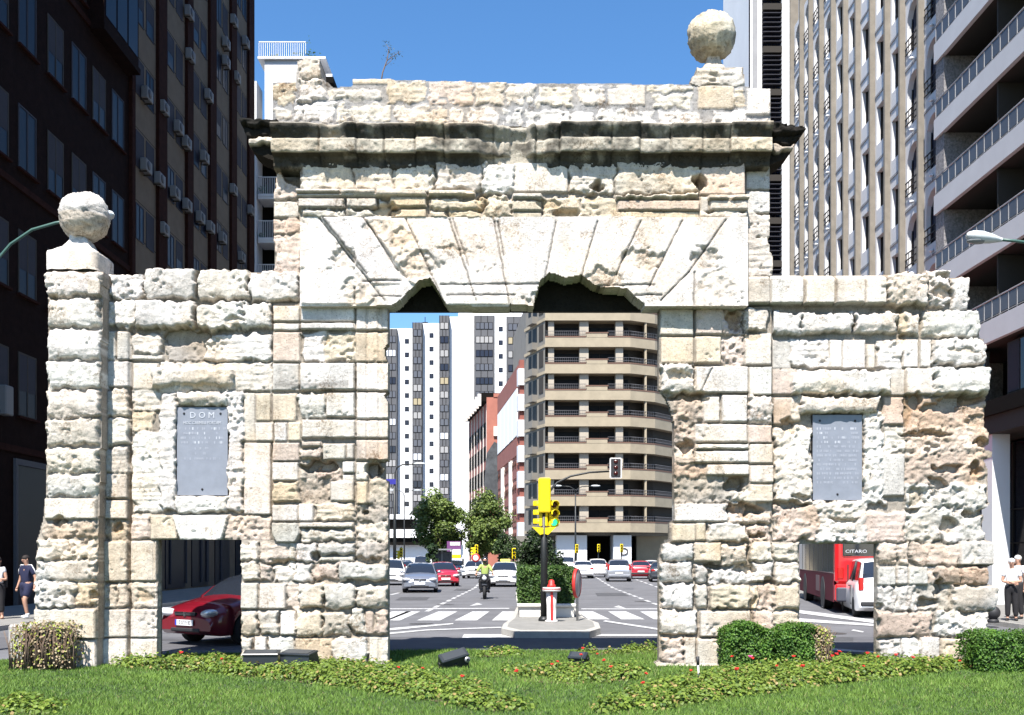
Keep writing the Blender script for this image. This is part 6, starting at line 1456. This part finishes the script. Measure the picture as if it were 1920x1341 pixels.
mb = MB(); mb.tube([(-.06, .18, .285), (-.06, .30, .75)], .022, M_TRIM, 6); mb.tube([(.06, .18, .285), (.06, .30, .75)], .022, M_TRIM, 6); mb.build('fork', mt)
mb = MB(); mb.ell((0, .14, .86), (.10, .05, .085), M_LAMP, 12, 8); mb.build('headlight', mt)
mb = MB(); mb.tube([(-.36, .44, 1.05), (-.12, .36, 1.02), (.12, .36, 1.02), (.36, .44, 1.05)], .017, M_TRIM, 6)
for sx in (-1, 1): mb.tube([(sx*.22, .38, 1.04), (sx*.34, .34, 1.2)], .008, M_TRIM, 5); mb.ell((sx*.36, .34, 1.22), (.06, .02, .04), M_TRIM, 8, 5)
mb.build('handlebar', mt)
mb = MB(); mb.bbox(-.15, .15, .86, 1.62, .74, .84, .04, M_BLK); mb.build('seat', mt)
Y = GY(1124); mt.location = ((908-CX)*Y/F, Y, 0)
M_JKT = mat('lime_jacket', (.30, .38, .10), rough=.8, noise=.2, scale=5); M_HELM = mat('black_helmet', (.012, .012, .014), rough=.25, coat=.6)
def helm(root, s, J):
    c = Vector(J['head'][0])+Vector((0, 0, .028))*s; mb = MB(); mb.ell(c, (.078*s, .085*s, .085*s), M_HELM, 16, 10); mb.build('helmet', root)
    v = MB(); v.ell(c+Vector((0, -.062, .002))*s, (.05*s, .026*s, .026*s), M_SKIN, 12, 6); v.build('face_opening', root)
rd = person('rider in lime jacket and black helmet seated on the dark scooter', 1.74, dict(le=(.19, -.14, .66), lh=(.195, -.29, .605), re=(-.19, -.14, .66), rh=(-.195, -.29, .605), lk=(.105, -.24, .46), lf=(.095, -.20, .20), rk=(-.105, -.24, .46), rf=(-.095, -.20, .20), head=(0, -.03, .925)), None, None, (M_JKT, .98), (M_BLK, 1.9), M_TRIM, helm)
rd.location = (mt.location.x, mt.location.y+.98, 0.0)
rd.location.z = -.03
# ------------------------------------------------------------- trees, planter, street furniture
M_BARK = mat('bark', (.11, .085, .06), rough=.95, noise=.3, scale=6, bump=.02)
def tree(label, px, D, ztop, zbot, rad, n, seed, a, b, name='plane_tree', group=None, size=.22, clumps=44, trunk=.18, base=0.0):
    r = np.random.default_rng(seed); x0 = (px-CX)*D/F
    root = empty(name, (x0, D, base), label=label, cat='tree' if name != 'shrub' else 'shrub', group=group)
    hz, cz = (ztop-zbot)/2, (ztop+zbot)/2; mb = MB()
    mb.tube([(0, 0, 0), (.05, .02, zbot*.5+.1), (-.03, 0, zbot+hz*.5), (.02, 0, cz+hz*.4)], [trunk, trunk*.8, trunk*.55, trunk*.2], M_BARK, 10)
    cs = []
    while len(cs) < clumps:
        q = r.uniform(-1, 1, 3)
        if .2 < np.linalg.norm(q) < 1.0: cs.append(q)
    cs = np.array(cs); cs[:, 2] = np.sign(cs[:, 2])*np.abs(cs[:, 2])**.9
    wd = np.where(cs[:, 2] > 0, 1-.35*cs[:, 2], 1+.15*cs[:, 2]); C_ = np.stack([cs[:, 0]*rad*.80*wd, cs[:, 1]*rad*.80*wd, cz+cs[:, 2]*hz*.84], 1)
    for i in range(0, clumps, 3):
        p0 = Vector((0, 0, zbot+(C_[i, 2]-zbot)*.4)); p1 = Vector(C_[i]); md = (p0+p1)/2+Vector((0, 0, .15)); mb.tube([p0, md, p1], [trunk*.35, trunk*.22, trunk*.08], M_BARK, 5)
    mb.build('trunk', root)
    cr = r.uniform(.20, .40, clumps)*min(rad, hz)*1.05; k = r.integers(0, clumps, n)
    d = r.normal(size=(n, 3)); d /= np.linalg.norm(d, axis=1, keepdims=True); rr = r.random(n)**.38
    pos = C_[k]+d*(cr[k]*rr)[:, None]*np.array((1, 1, .82)); nr = d+np.array((0, -.2, .55))+r.normal(size=(n, 3))*.5
    cols = mixcol(n, r, a, b, .28)*r.uniform(.72, 1.2, clumps)[k][:, None]
    leaves('crown', pos, nr, r.uniform(.6, 1.35, n)*size, cols, root, seed=seed, shape=(1, .85)); return root
GA, GB_ = (.035, .065, .012), (.19, .25, .055)
tree('tall green street tree, left one of the pair at the end of the avenue', 826, 93, 8.3, 1.5, 2.75, 11000, 31, GA, GB_, group=None)
tree('broad green street tree in front of the red brick block, right of the pair', 912, 92, 7.8, 1.4, 2.7, 11000, 32, GA, GB_, group=None)
tree('small dark round tree below the left tree of the pair', 811, 84, 2.9, 1.0, .75, 1500, 33, (.012, .030, .010), (.05, .09, .03), size=.14, clumps=14, trunk=.06, name='small_tree')
tree('dark leafy street tree left of the planter bush', 950, 88, 4.0, .8, 1.5, 2600, 34, (.012, .028, .008), (.06, .10, .025), size=.18, clumps=20, trunk=.1, name='small_tree')
tree('dark evergreen bush growing behind the clipped hedge of the planter', 1012, 29.5, 2.42, .75, .84, 5200, 35, (.006, .016, .005), (.035, .065, .016), name='shrub', size=.075, clumps=26, trunk=.05, base=.2)
# planter on the splitter island with hedge
X0_, X1_ = (971-CX)*26.1/F, (1079-CX)*26.1/F
M_PLW = mat('white_planter_wall', (.62, .60, .55), rough=.8, noise=.08, scale=3)
pl = empty('planter', ((X0_+X1_)/2, 26.0, .154), label='low white planter wall with moulded cap on the traffic island', cat='planter'); hw_ = (X1_-X0_)/2
mb = MB(); mb.bbox(-hw_+.04, hw_-.04, .02, 9, 0, .26, .01, M_PLW); mb.build('wall', pl)
mb = MB(); mb.bbox(-hw_-.02, hw_+.02, -.04, 9.05, .262, .36, .03, M_PLW); mb.build('cap', pl)
hedge('clipped dark green hedge growing in the white planter of the traffic island', X0_+.02, X1_-.02, 26.15, 6.0, .5, 1.47, 9000, 41, size=.06, a=(.018, .055, .010), b=(.085, .15, .03), rnd=.03)
o = hedge('long low green hedge far behind the planter on the central strip', (952-CX)*66/F, (1040-CX)*66/F, 66, 8, 0, 1.35, 3500, 42, size=.12, a=(.015, .035, .010), b=(.06, .10, .025))
M_YEL = mat('signal_yellow', (.80, .62, .01), rough=.45, spec=.4); M_POLE = mat('dark_signal_pole', (.012, .014, .014), rough=.5); M_GREEN = mat('green_signal_lit', (.02, .5, .2), emit=((.03, .75, .28), 1.1)); M_LENSD = mat('dark_red_lens', (.05, .008, .006), rough=.2); M_LENSA = mat('dark_amber_lens', (.07, .03, .004), rough=.2)
M_GALV = mat('galvanised_steel', (.36, .37, .38), rough=.45, metal=.6); M_LGREY = mat('lamp_head_grey', (.55, .58, .58), rough=.4); M_GREENP = mat('green_lamp_arm', (.05, .11, .09), rough=.4)
def signal_head(parent, loc, rz, w_=.24, h=.66, dep=.20, lit=None, name='signal_head', lens=True):
    M = Matrix.Identity(4); mb = MB(); mb.bbox(-w_/2, w_/2, 0, dep, 0, h, .03, M_YEL, M)
    for i in range(3): zz_ = h*(i+.5)/3; mb.bbox(-w_/2-.012, w_/2+.012, -.006, .05, zz_-h/6+.01, zz_+h/6-.01, .02, M_YEL)
    o = mb.build(name, parent, loc); o.rotation_euler = (0, 0, rz)
    for i in range(3):
        zz_ = h*(i+.5)/3; l = MB(); l.lathe([(0, -.02), (.06, -.018), (.082, -.010), (.082, .01)], (0, 0, 0), (M_GREEN if lit == 'green' else M_LENSD) if i == 0 else (M_LENSA if i == 1 else M_LENSD), 16, 'y'); l.build('lens', o).location = (0, 0, zz_)
        v = MB(); n = 12; pts = [(.095*math.cos(math.pi*(k/n*1.2-.1)), .095*math.sin(math.pi*(k/n*1.2-.1))) for k in range(n+1)]
        V = [(x, 0, z) for x, z in pts]+[(x, -.16, z) for x, z in pts]; V += [(x*.94, 0, z*.94) for x, z in pts]+[(x*.94, -.16, z*.94) for x, z in pts]; m = n+1
        v.add(V, [(k, k+1, m+k+1, m+k) for k in range(n)]+[(2*m+k, 3*m+k, 3*m+k+1, 2*m+k+1) for k in range(n)]+[(m+k, m+k+1, 3*m+k+1, 3*m+k) for k in range(n)], M_YEL, True); v.build('visor', o).location = (0, 0, zz_)
    return o
DT = 24.6; tz = lambda y: HC-(y-HY)*DT/F; tx = lambda px: (px-CX)*DT/F
tl = empty('traffic_light', (tx(1020), DT, .154), label='yellow traffic light with a lit green lamp on the island by the planter', cat='traffic light')
mb = MB(); mb.tube([(0, 0, 0), (0, 0, 3.0)], .085, M_POLE, 14); mb.lathe([(.14, 0), (.14, .05), (.09, .12)], (0, 0, 0), M_POLE, 14); mb.build('pole', tl)
q = .154
mb = MB(); mb.bbox(-.14, .16, -.16, .10, tz(962)-q, tz(897)-q, .03, M_YEL); mb.build('rear_housing', tl)
signal_head(tl, (.245, .02, tz(988)-q), R(18), lit='green')
signal_head(tl, (-.10, .05, tz(988)-q), R(-98), w_=.22)
for sx in (-1, 1):
    mb = MB(); mb.prism([(sx*.02, tz(1000)-q-.02), (sx*.10, tz(1003)-q), (sx*.30, tz(988)-q), (sx*.02, tz(990)-q)], -.12, .06, M_YEL); mb.build('lower_hood', tl)
mb = MB(); mb.tube([(-.25, .05, tz(990)-q), (.27, .05, tz(990)-q)], .02, M_POLE, 6); mb.build('bracket', tl)
# red and white beacon bollard
bb = empty('beacon_bollard', (tx(1033), DT-.35, .154), label='white and red beacon bollard with round disc at the foot of the traffic light', cat='bollard')
M_WPL = mat('white_plastic', (.72, .70, .67), rough=.5); M_RPL = mat('red_plastic', (.50, .03, .025), rough=.5)
mb = MB(); mb.lathe([(.16, 0), (.16, .03), (.11, .06), (.12, .40), (.14, .74)], (0, 0, 0), M_WPL, 20); mb.build('body', bb)
mb = MB(); mb.box(-.03, .03, -.155, -.10, .05, .74, M_RPL); mb.build('red_stripe', bb)
mb = MB(); mb.lathe([(.10, .74), (.21, .745), (.225, .77), (.225, .79)], (0, 0, 0), M_WPL, 24); mb.lathe([(.227, .791), (.227, .812)], (0, 0, 0), M_RPL, 24); mb.lathe([(.225, .813), (.21, .84), (.02, .842)], (0, 0, 0), M_WPL, 24); mb.build('disc', bb)
mb = MB(); mb.lathe([(.11, .843), (.10, .90), (.075, .92), (.07, 1.0), (.03, 1.03), (0, 1.035)], (0, 0, 0), M_RPL, 18); mb.build('beacon_cap', bb)
# round sign seen nearly edge on
sg = empty('road_sign', (tx(1083), DT+.1, .154), label='round red rimmed road sign seen nearly edge on beside the traffic light', cat='road sign')
mb = MB(); mb.tube([(0, 0, 0), (0, 0, 1.3)], .03, M_GALV, 8); mb.build('pole', sg)
Mr = Matrix.Rotation(R(-107), 3, 'Z')
mb = MB(); mb.lathe([(0, .02), (.33, .02), (.355, .0), (.355, -.02)], (0, 0, .93), mat('sign_back_grey', (.30, .30, .32), rough=.5), 28, 'y', Mr); d_ = mb.build('disc', sg)
mb = MB(); mb.lathe([(.352, .028), (.365, .02), (.365, -.05), (.30, -.055)], (0, 0, .93), M_RPL, 28, 'y', Mr, caps=False); mb.build('rim', d_)
# far signal mast with overhead backboard
def mast(): 
    D = 50.; o = empty('signal_mast', ((1027-CX)*D/F, D, 0), label='curved signal mast with a black white edged overhead traffic light', cat='traffic light'); z = lambda y: HC-(y-HY)*D/F; x = lambda p: (p-1027)*D/F
    mb = MB(); mb.tube([(0, 0, 0), (0, 0, z(935)), (x(1033), 0, z(918)), (x(1045), 0, z(905)), (x(1070), 0, z(893)), (x(1105), 0, z(886)), (x(1142), 0, z(884))], [.09, .08, .07, .06, .055, .05, .045], M_POLE, 10); mb.build('pole', o)
    mb = MB(); mb.bbox(x(1143), x(1166), -.02, .04, z(897), z(858), .05, M_WPL); bk = mb.build('backboard', o); mb = MB(); mb.bbox(x(1145), x(1164), -.05, .10, z(895), z(860), .04, M_TRIM); h_ = mb.build('signal_face', o)
    for i, py in enumerate((866, 877, 888)): l = MB(); l.lathe([(0, -.02), (.10, -.01), (.11, .02)], (x(1154.5), -.06, z(py)), M_LENSD, 14, 'y'); l.build('lens', h_)
mast()
# street lamps
def street_lamp(label, px, D, ztop, arms, r0=.09, name='street_lamp', m=M_POLE, extra=None, group=None):
    o = empty(name, ((px-CX)*D/F, D, 0), label=label, cat='street lamp', group=group); mb = MB(); mb.tube([(0, 0, 0), (0, 0, ztop*.4), (0, 0, ztop)], [r0, r0*.85, r0*.55], m, 10); mb.build('pole', o)
    for ax, rise in arms:
        mb = MB(); s = 1 if ax > 0 else -1; mb.tube([(0, 0, ztop-.1), (ax*.1, 0, ztop+rise*.6), (ax*.4, 0, ztop+rise*.95), (ax, 0, ztop+rise)], [r0*.5, r0*.45, r0*.4, r0*.35], m, 8); a_ = mb.build('arm', o)
        mb = MB(); mb.ell((ax+s*.40, 0, ztop+rise+.03), (.50, .16, .10), M_LGREY, 12, 8); mb.build('lamp_head', a_)
    return o
o = street_lamp('dark lamp post with one long arm and small blue sign, left in the main opening', 740, 76, 8.1, ((1.5, .7),), .14)
mb = MB(); mb.box(-.75, .1, -.15, -.10, 7.25, 7.65, mat('blue_street_sign', (.03, .03, .30), rough=.5)); mb.build('street_sign', o)
street_lamp('double armed lamp post in front of the beige corner block', 1079, 104, 8.3, ((1.7, .8), (-1.5, .8)), .12)
street_lamp('slender lamp post with two arms behind the left lamp post', 758, 120, 9.0, ((1.2, .7), (-1.2, .7)), .10)
def lamp_near(label, D, pts, head, pole_px, tip):
    P0 = P(pole_px, 0, D); o = empty('street_lamp', (P0.x, D, 0), label=label, cat='street lamp'); w2 = [(p_.x-P0.x, 0, p_.z) for p_ in (P(a, b, D) for a, b in pts)]
    mb = MB(); mb.tube([(0, 0, 0), (0, 0, 3), (0, 0, w2[0][2])], [.10, .08, .055], M_GREENP, 12); mb.build('pole', o)
    mb = MB(); mb.tube([(0, 0, w2[0][2])]+w2[1:], .027, M_GREENP, 10); a_ = mb.build('arm', o)
    a, b = P(*head[0], D), P(*head[1], D); c = (a+b)/2; L = (b-a).length; an = math.atan2(b.z-a.z, b.x-a.x)
    M = Matrix.Rotation(-an, 3, 'Y'); mb = MB(); n = 12; prof = [(-.5, .02), (-.46, .07), (-.35, .105), (-.1, .12), (.2, .09), (.42, .05), (.5, .04)]
    if tip < 0: prof = [(-x, r_) for x, r_ in prof[::-1]]
    V = []
    for x, r_ in prof:
        for k in range(n): t = 2*math.pi*k/n; V.append(Vector((c.x-P0.x, 0, c.z))+M @ Vector((x*L, r_*1.2*math.cos(t), (r_*.85 if math.sin(t) > 0 else r_*.95)*math.sin(t))))
    mb.add(V, [(i*n+k, i*n+(k+1) % n, (i+1)*n+(k+1) % n, (i+1)*n+k) for i in range(len(prof)-1) for k in range(n)]+[tuple(range(n)), tuple(range(len(V)-1, len(V)-n-1, -1))], M_LGREY, True); mb.build('lamp_head', a_)
    mb = MB(); q_ = Vector((c.x-P0.x, 0, c.z))+M @ Vector(((-.18 if tip > 0 else .18)*L, 0, -.075)); mb.ell(q_, (.19, .11, .055), mat('lamp_lens', (.20, .21, .21), rough=.15), 12, 6); mb.build('lamp_lens', a_)
lamp_near('pale cobra head street lamp reaching in at the right edge of the photo', 17.6, [(2010, 640), (2010, 520), (2000, 475), (1960, 460), (1905, 452), (1870, 449)], ((1812, 441), (1878, 450)), 2010, 1)
lamp_near('street lamp on a green curved arm passing behind the left stone ball', 18.2, [(-40, 640), (-38, 560), (-15, 498), (20, 458), (60, 431), (105, 418), (140, 413)], ((134, 409), (214, 402)), -40, -1)
# distant signals, sign, billboard, shelter
for i, (px, py, D) in enumerate(((752, 1036, 82), (893, 1030, 84), (963, 1038, 70), (1081, 1029, 86), (1122, 1028, 96), (1165, 1028, 90))):
    lab = ['far yellow traffic light beside the left lamp post', 'far yellow traffic light in front of the right tree above the motorcyclist', 'small yellow traffic light left of the planter bush', 'far yellow traffic light on the double armed lamp post', 'far yellow traffic light against the dark shop entrance', 'far slim yellow traffic light beside the shop letter'][i]
    o = empty('traffic_light', ((px-CX)*D/F, D, 0), label=lab, cat='traffic light', group='distant traffic lights'); z0 = HC-(py-HY)*D/F
    mb = MB(); mb.tube([(0, .1, 0), (0, .1, z0+.45)], .05, M_POLE, 8); mb.build('pole', o)
    h = signal_head(o, (.02, -.1, z0-.38), 0, w_=.25, h=.76)
    if i in (0, 1): signal_head(o, (-.3, .0, z0-.55), R(-80), w_=.24, h=.7)
def post_sign(): 
    D = 78; o = empty('no_parking_sign', ((892-CX)*D/F, D, 0), label='small round white sign with red rim left of the motorcyclist', cat='road sign'); z = HC+(1044-1046)*D/F
    mb = MB(); mb.tube([(0, .05, 0), (0, .05, z)], .03, M_GALV, 6); mb.build('pole', o); mb = MB(); mb.ell((0, -.015, z), (.23, .014, .23), M_WPL, 16, 8); mb.lathe([(.22, -.025), (.34, -.025), (.34, .02)], (0, 0, z), M_RPL, 20, 'y', caps=False); mb.build('disc', o)
post_sign()
D = 90; o = empty('billboard', ((851-CX)*D/F, D, 0), label='purple, white and yellow poster board under the street trees', cat='billboard'); zb2 = lambda y: HC-(y-HY)*D/F; w2 = 13*D/F
mb = MB(); mb.box(-w2, w2, 0, .2, zb2(1047), zb2(1015), mat('poster_purple', (.16, .05, .17), rough=.6)); mb.box(-w2*.55, w2*.9, -.03, 0, zb2(1023), zb2(1016.5), M_WPL); mb.box(-w2*.5, w2*.98, -.03, 0, zb2(1040), zb2(1030), M_WPL); mb.box(-w2*.98, w2*.98, -.03, 0, zb2(1046), zb2(1040.3), M_YEL); mb.build('poster', o)
mb = MB(); mb.box(-.9, -.75, .05, .15, 0, zb2(1047)-.01, M_POLE); mb.box(.75, .9, .05, .15, 0, zb2(1047)-.01, M_POLE); mb.build('post', o)
D = 86; o = empty('bus_shelter', ((828-CX)*D/F, D, 0), label='glass bus shelter with grey frame left of the poster board', cat='bus shelter')
mb = MB(); mb.box(-.9, .9, -.6, .6, 2.3, 2.42, M_GALV)
for x in (-.85, 0, .85): mb.box(x-.03, x+.03, .4, .46, 0, 2.3, M_GALV)
mb.build('frame', o); mb = MB(); mb.box(-.82, .82, .42, .44, .3, 2.2, M_GLP); mb.build('glass', o)
# ball bollard on the right pavement
D = 24.5; o = empty('ball_bollard', ((1862-CX)*D/F, D, .124), label='small black ball bollard on the right pavement beside the gate', cat='bollard'); mb = MB(); mb.lathe([(.14, 0), (.13, .06), (.09, .10)], (0, 0, 0), M_TRIM, 14); mb.build('base', o); mb = MB(); mb.ell((0, 0, .24), (.17, .17, .17), M_TRIM, 16, 10); mb.build('ball', o)
# floodlights in the grass
M_FLD = mat('black_floodlight', (.020, .024, .028), rough=.35, spec=.5); M_FGL = mat('floodlight_glass', (.04, .045, .05), rough=.4, spec=.2)
def flood(label, px, py, D, w_, h, dep, rz, tilt, roll=0.0):
    o = empty('floodlight', ((px-CX)*D/F, D, LZ), rz, label, 'floodlight'); Mx = Matrix.Translation((0, 0, h*.5+.02)) @ Matrix.Rotation(roll, 4, 'Y') @ Matrix.Rotation(tilt, 4, 'X')
    mb = MB(); pr_ = [(-h/2, -dep/2), (h/2, -dep*.30), (h/2, dep*.35), (-h/2, dep/2)]
    V = [Mx @ Vector((x, y, z)) for x in (-w_/2, w_/2) for z, y in pr_]
    mb.add(V, [(0, 1, 2, 3), (7, 6, 5, 4), (0, 4, 5, 1), (1, 5, 6, 2), (2, 6, 7, 3), (3, 7, 4, 0)], M_FLD)
    mb.bbox(-w_/2-.012, w_/2+.012, -dep*.36, dep*.40, h/2-.01, h/2+.025, .01, M_FLD, Mx); mb.build('housing', o)
    g = MB(); g.box(-w_/2+.03, w_/2-.03, -dep*.28, dep*.32, h/2+.0252, h/2+.031, M_FGL, Mx); g.build('glass', o)
    l = MB(); l.box(-.03, .03, -dep*.46, -dep*.40, -.02, .02, M_TRIM, Mx); l.build('latch', o)
    b = MB()
    for sx in (-1, 1): b.box(min(sx*(w_/2+.014), sx*(w_/2+.026)), max(sx*(w_/2+.014), sx*(w_/2+.026)), -.02, .02, -h/2-.02, .03, M_TRIM, Mx)
    b.build('bracket', o); return o
flood('black box floodlight at the foot of the left pier, left of the two', 491, 1245, 14.7, .50, .25, .30, R(3), R(12))
flood('black box floodlight with slanted side, right of the two at the left pier', 561, 1247, 14.7, .50, .25, .34, R(-22), R(10))
f3 = flood('black floodlight lying tilted on the grass in the main opening', 850, 1256, 15.1, .42, .20, .24, R(24), R(38), R(-14))
mb = MB(); mb.lathe([(.045, -.16), (.045, -.15), (0, -.15)], (.17, 0, .14), M_GALV, 14, 'y'); mb.lathe([(.02, -.165), (0, -.165)], (.17, 0, .14), M_TRIM, 10, 'y'); mb.build('hinge_cap', f3)
flood('small black floodlight lying low among the red geraniums', 1085, 1250, 15.6, .28, .13, .22, R(-25), R(32))
st = empty('garden_stake', ((1311-CX)*13.2/F, 13.2, LZ), label='thin white stake with a black top standing in the flower bed', cat='stake')
mb = MB(); mb.tube([(0, 0, 0), (-.015, 0, .26)], .014, M_WPL, 8); mb.build('shaft', st); mb = MB(); mb.tube([(-.015, 0, .26), (-.022, 0, .37)], [.02, .024], M_TRIM, 8); mb.build('tip', st)
# weed on top of the gate
wz = empty('wild_plant', ((716-CX)*(D0)/F, D0+.1, HC+(1044-150)*D0/F), label='spindly leafy plant growing from the top of the gate', cat='plant')
k_ = D0/F; mb = MB(); S_ = lambda x, y: ((x-716)*k_, 0, (150-y)*k_)
mb.tube([S_(712, 154), S_(716, 130), S_(724, 108), S_(728, 84), S_(722, 76)], [.012, .010, .008, .005, .003], M_TWIG, 6); mb.tube([S_(724, 108), S_(738, 98), S_(750, 90)], [.007, .005, .002], M_TWIG, 5); mb.tube([S_(721, 118), S_(732, 108), S_(733, 96)], [.006, .004, .002], M_TWIG, 5); mb.build('stem', wz)
r_ = np.random.default_rng(6); pp = []
for x, y, s, n in ((728, 86, 5, 18), (723, 78, 4, 14), (745, 94, 6, 18), (733, 98, 5, 16), (724, 106, 5, 10), (736, 106, 5, 10)):
    for i in range(n): v = S_(x+r_.normal()*s, y+r_.normal()*s); pp.append((v[0], r_.normal()*.04, v[2]))
n = len(pp); leaves('leaf_sprays', np.array(pp), r_.normal(size=(n, 3)), r_.uniform(.02, .045, n), mixcol(n, r_, (.05, .07, .02), (.14, .16, .06)), wz, shape=(1, .35))
# stone kerb block beside the left pillar
sb2 = empty('stone_block', (P(46, 0, 16.6).x, 16.6, 0), label='low pale stone block behind the withered hedge', cat='stone block'); mb = MB(); mb.bbox(-.18, .22, -.2, .25, 0, .62, .03, M_KERB); mb.build('block', sb2)
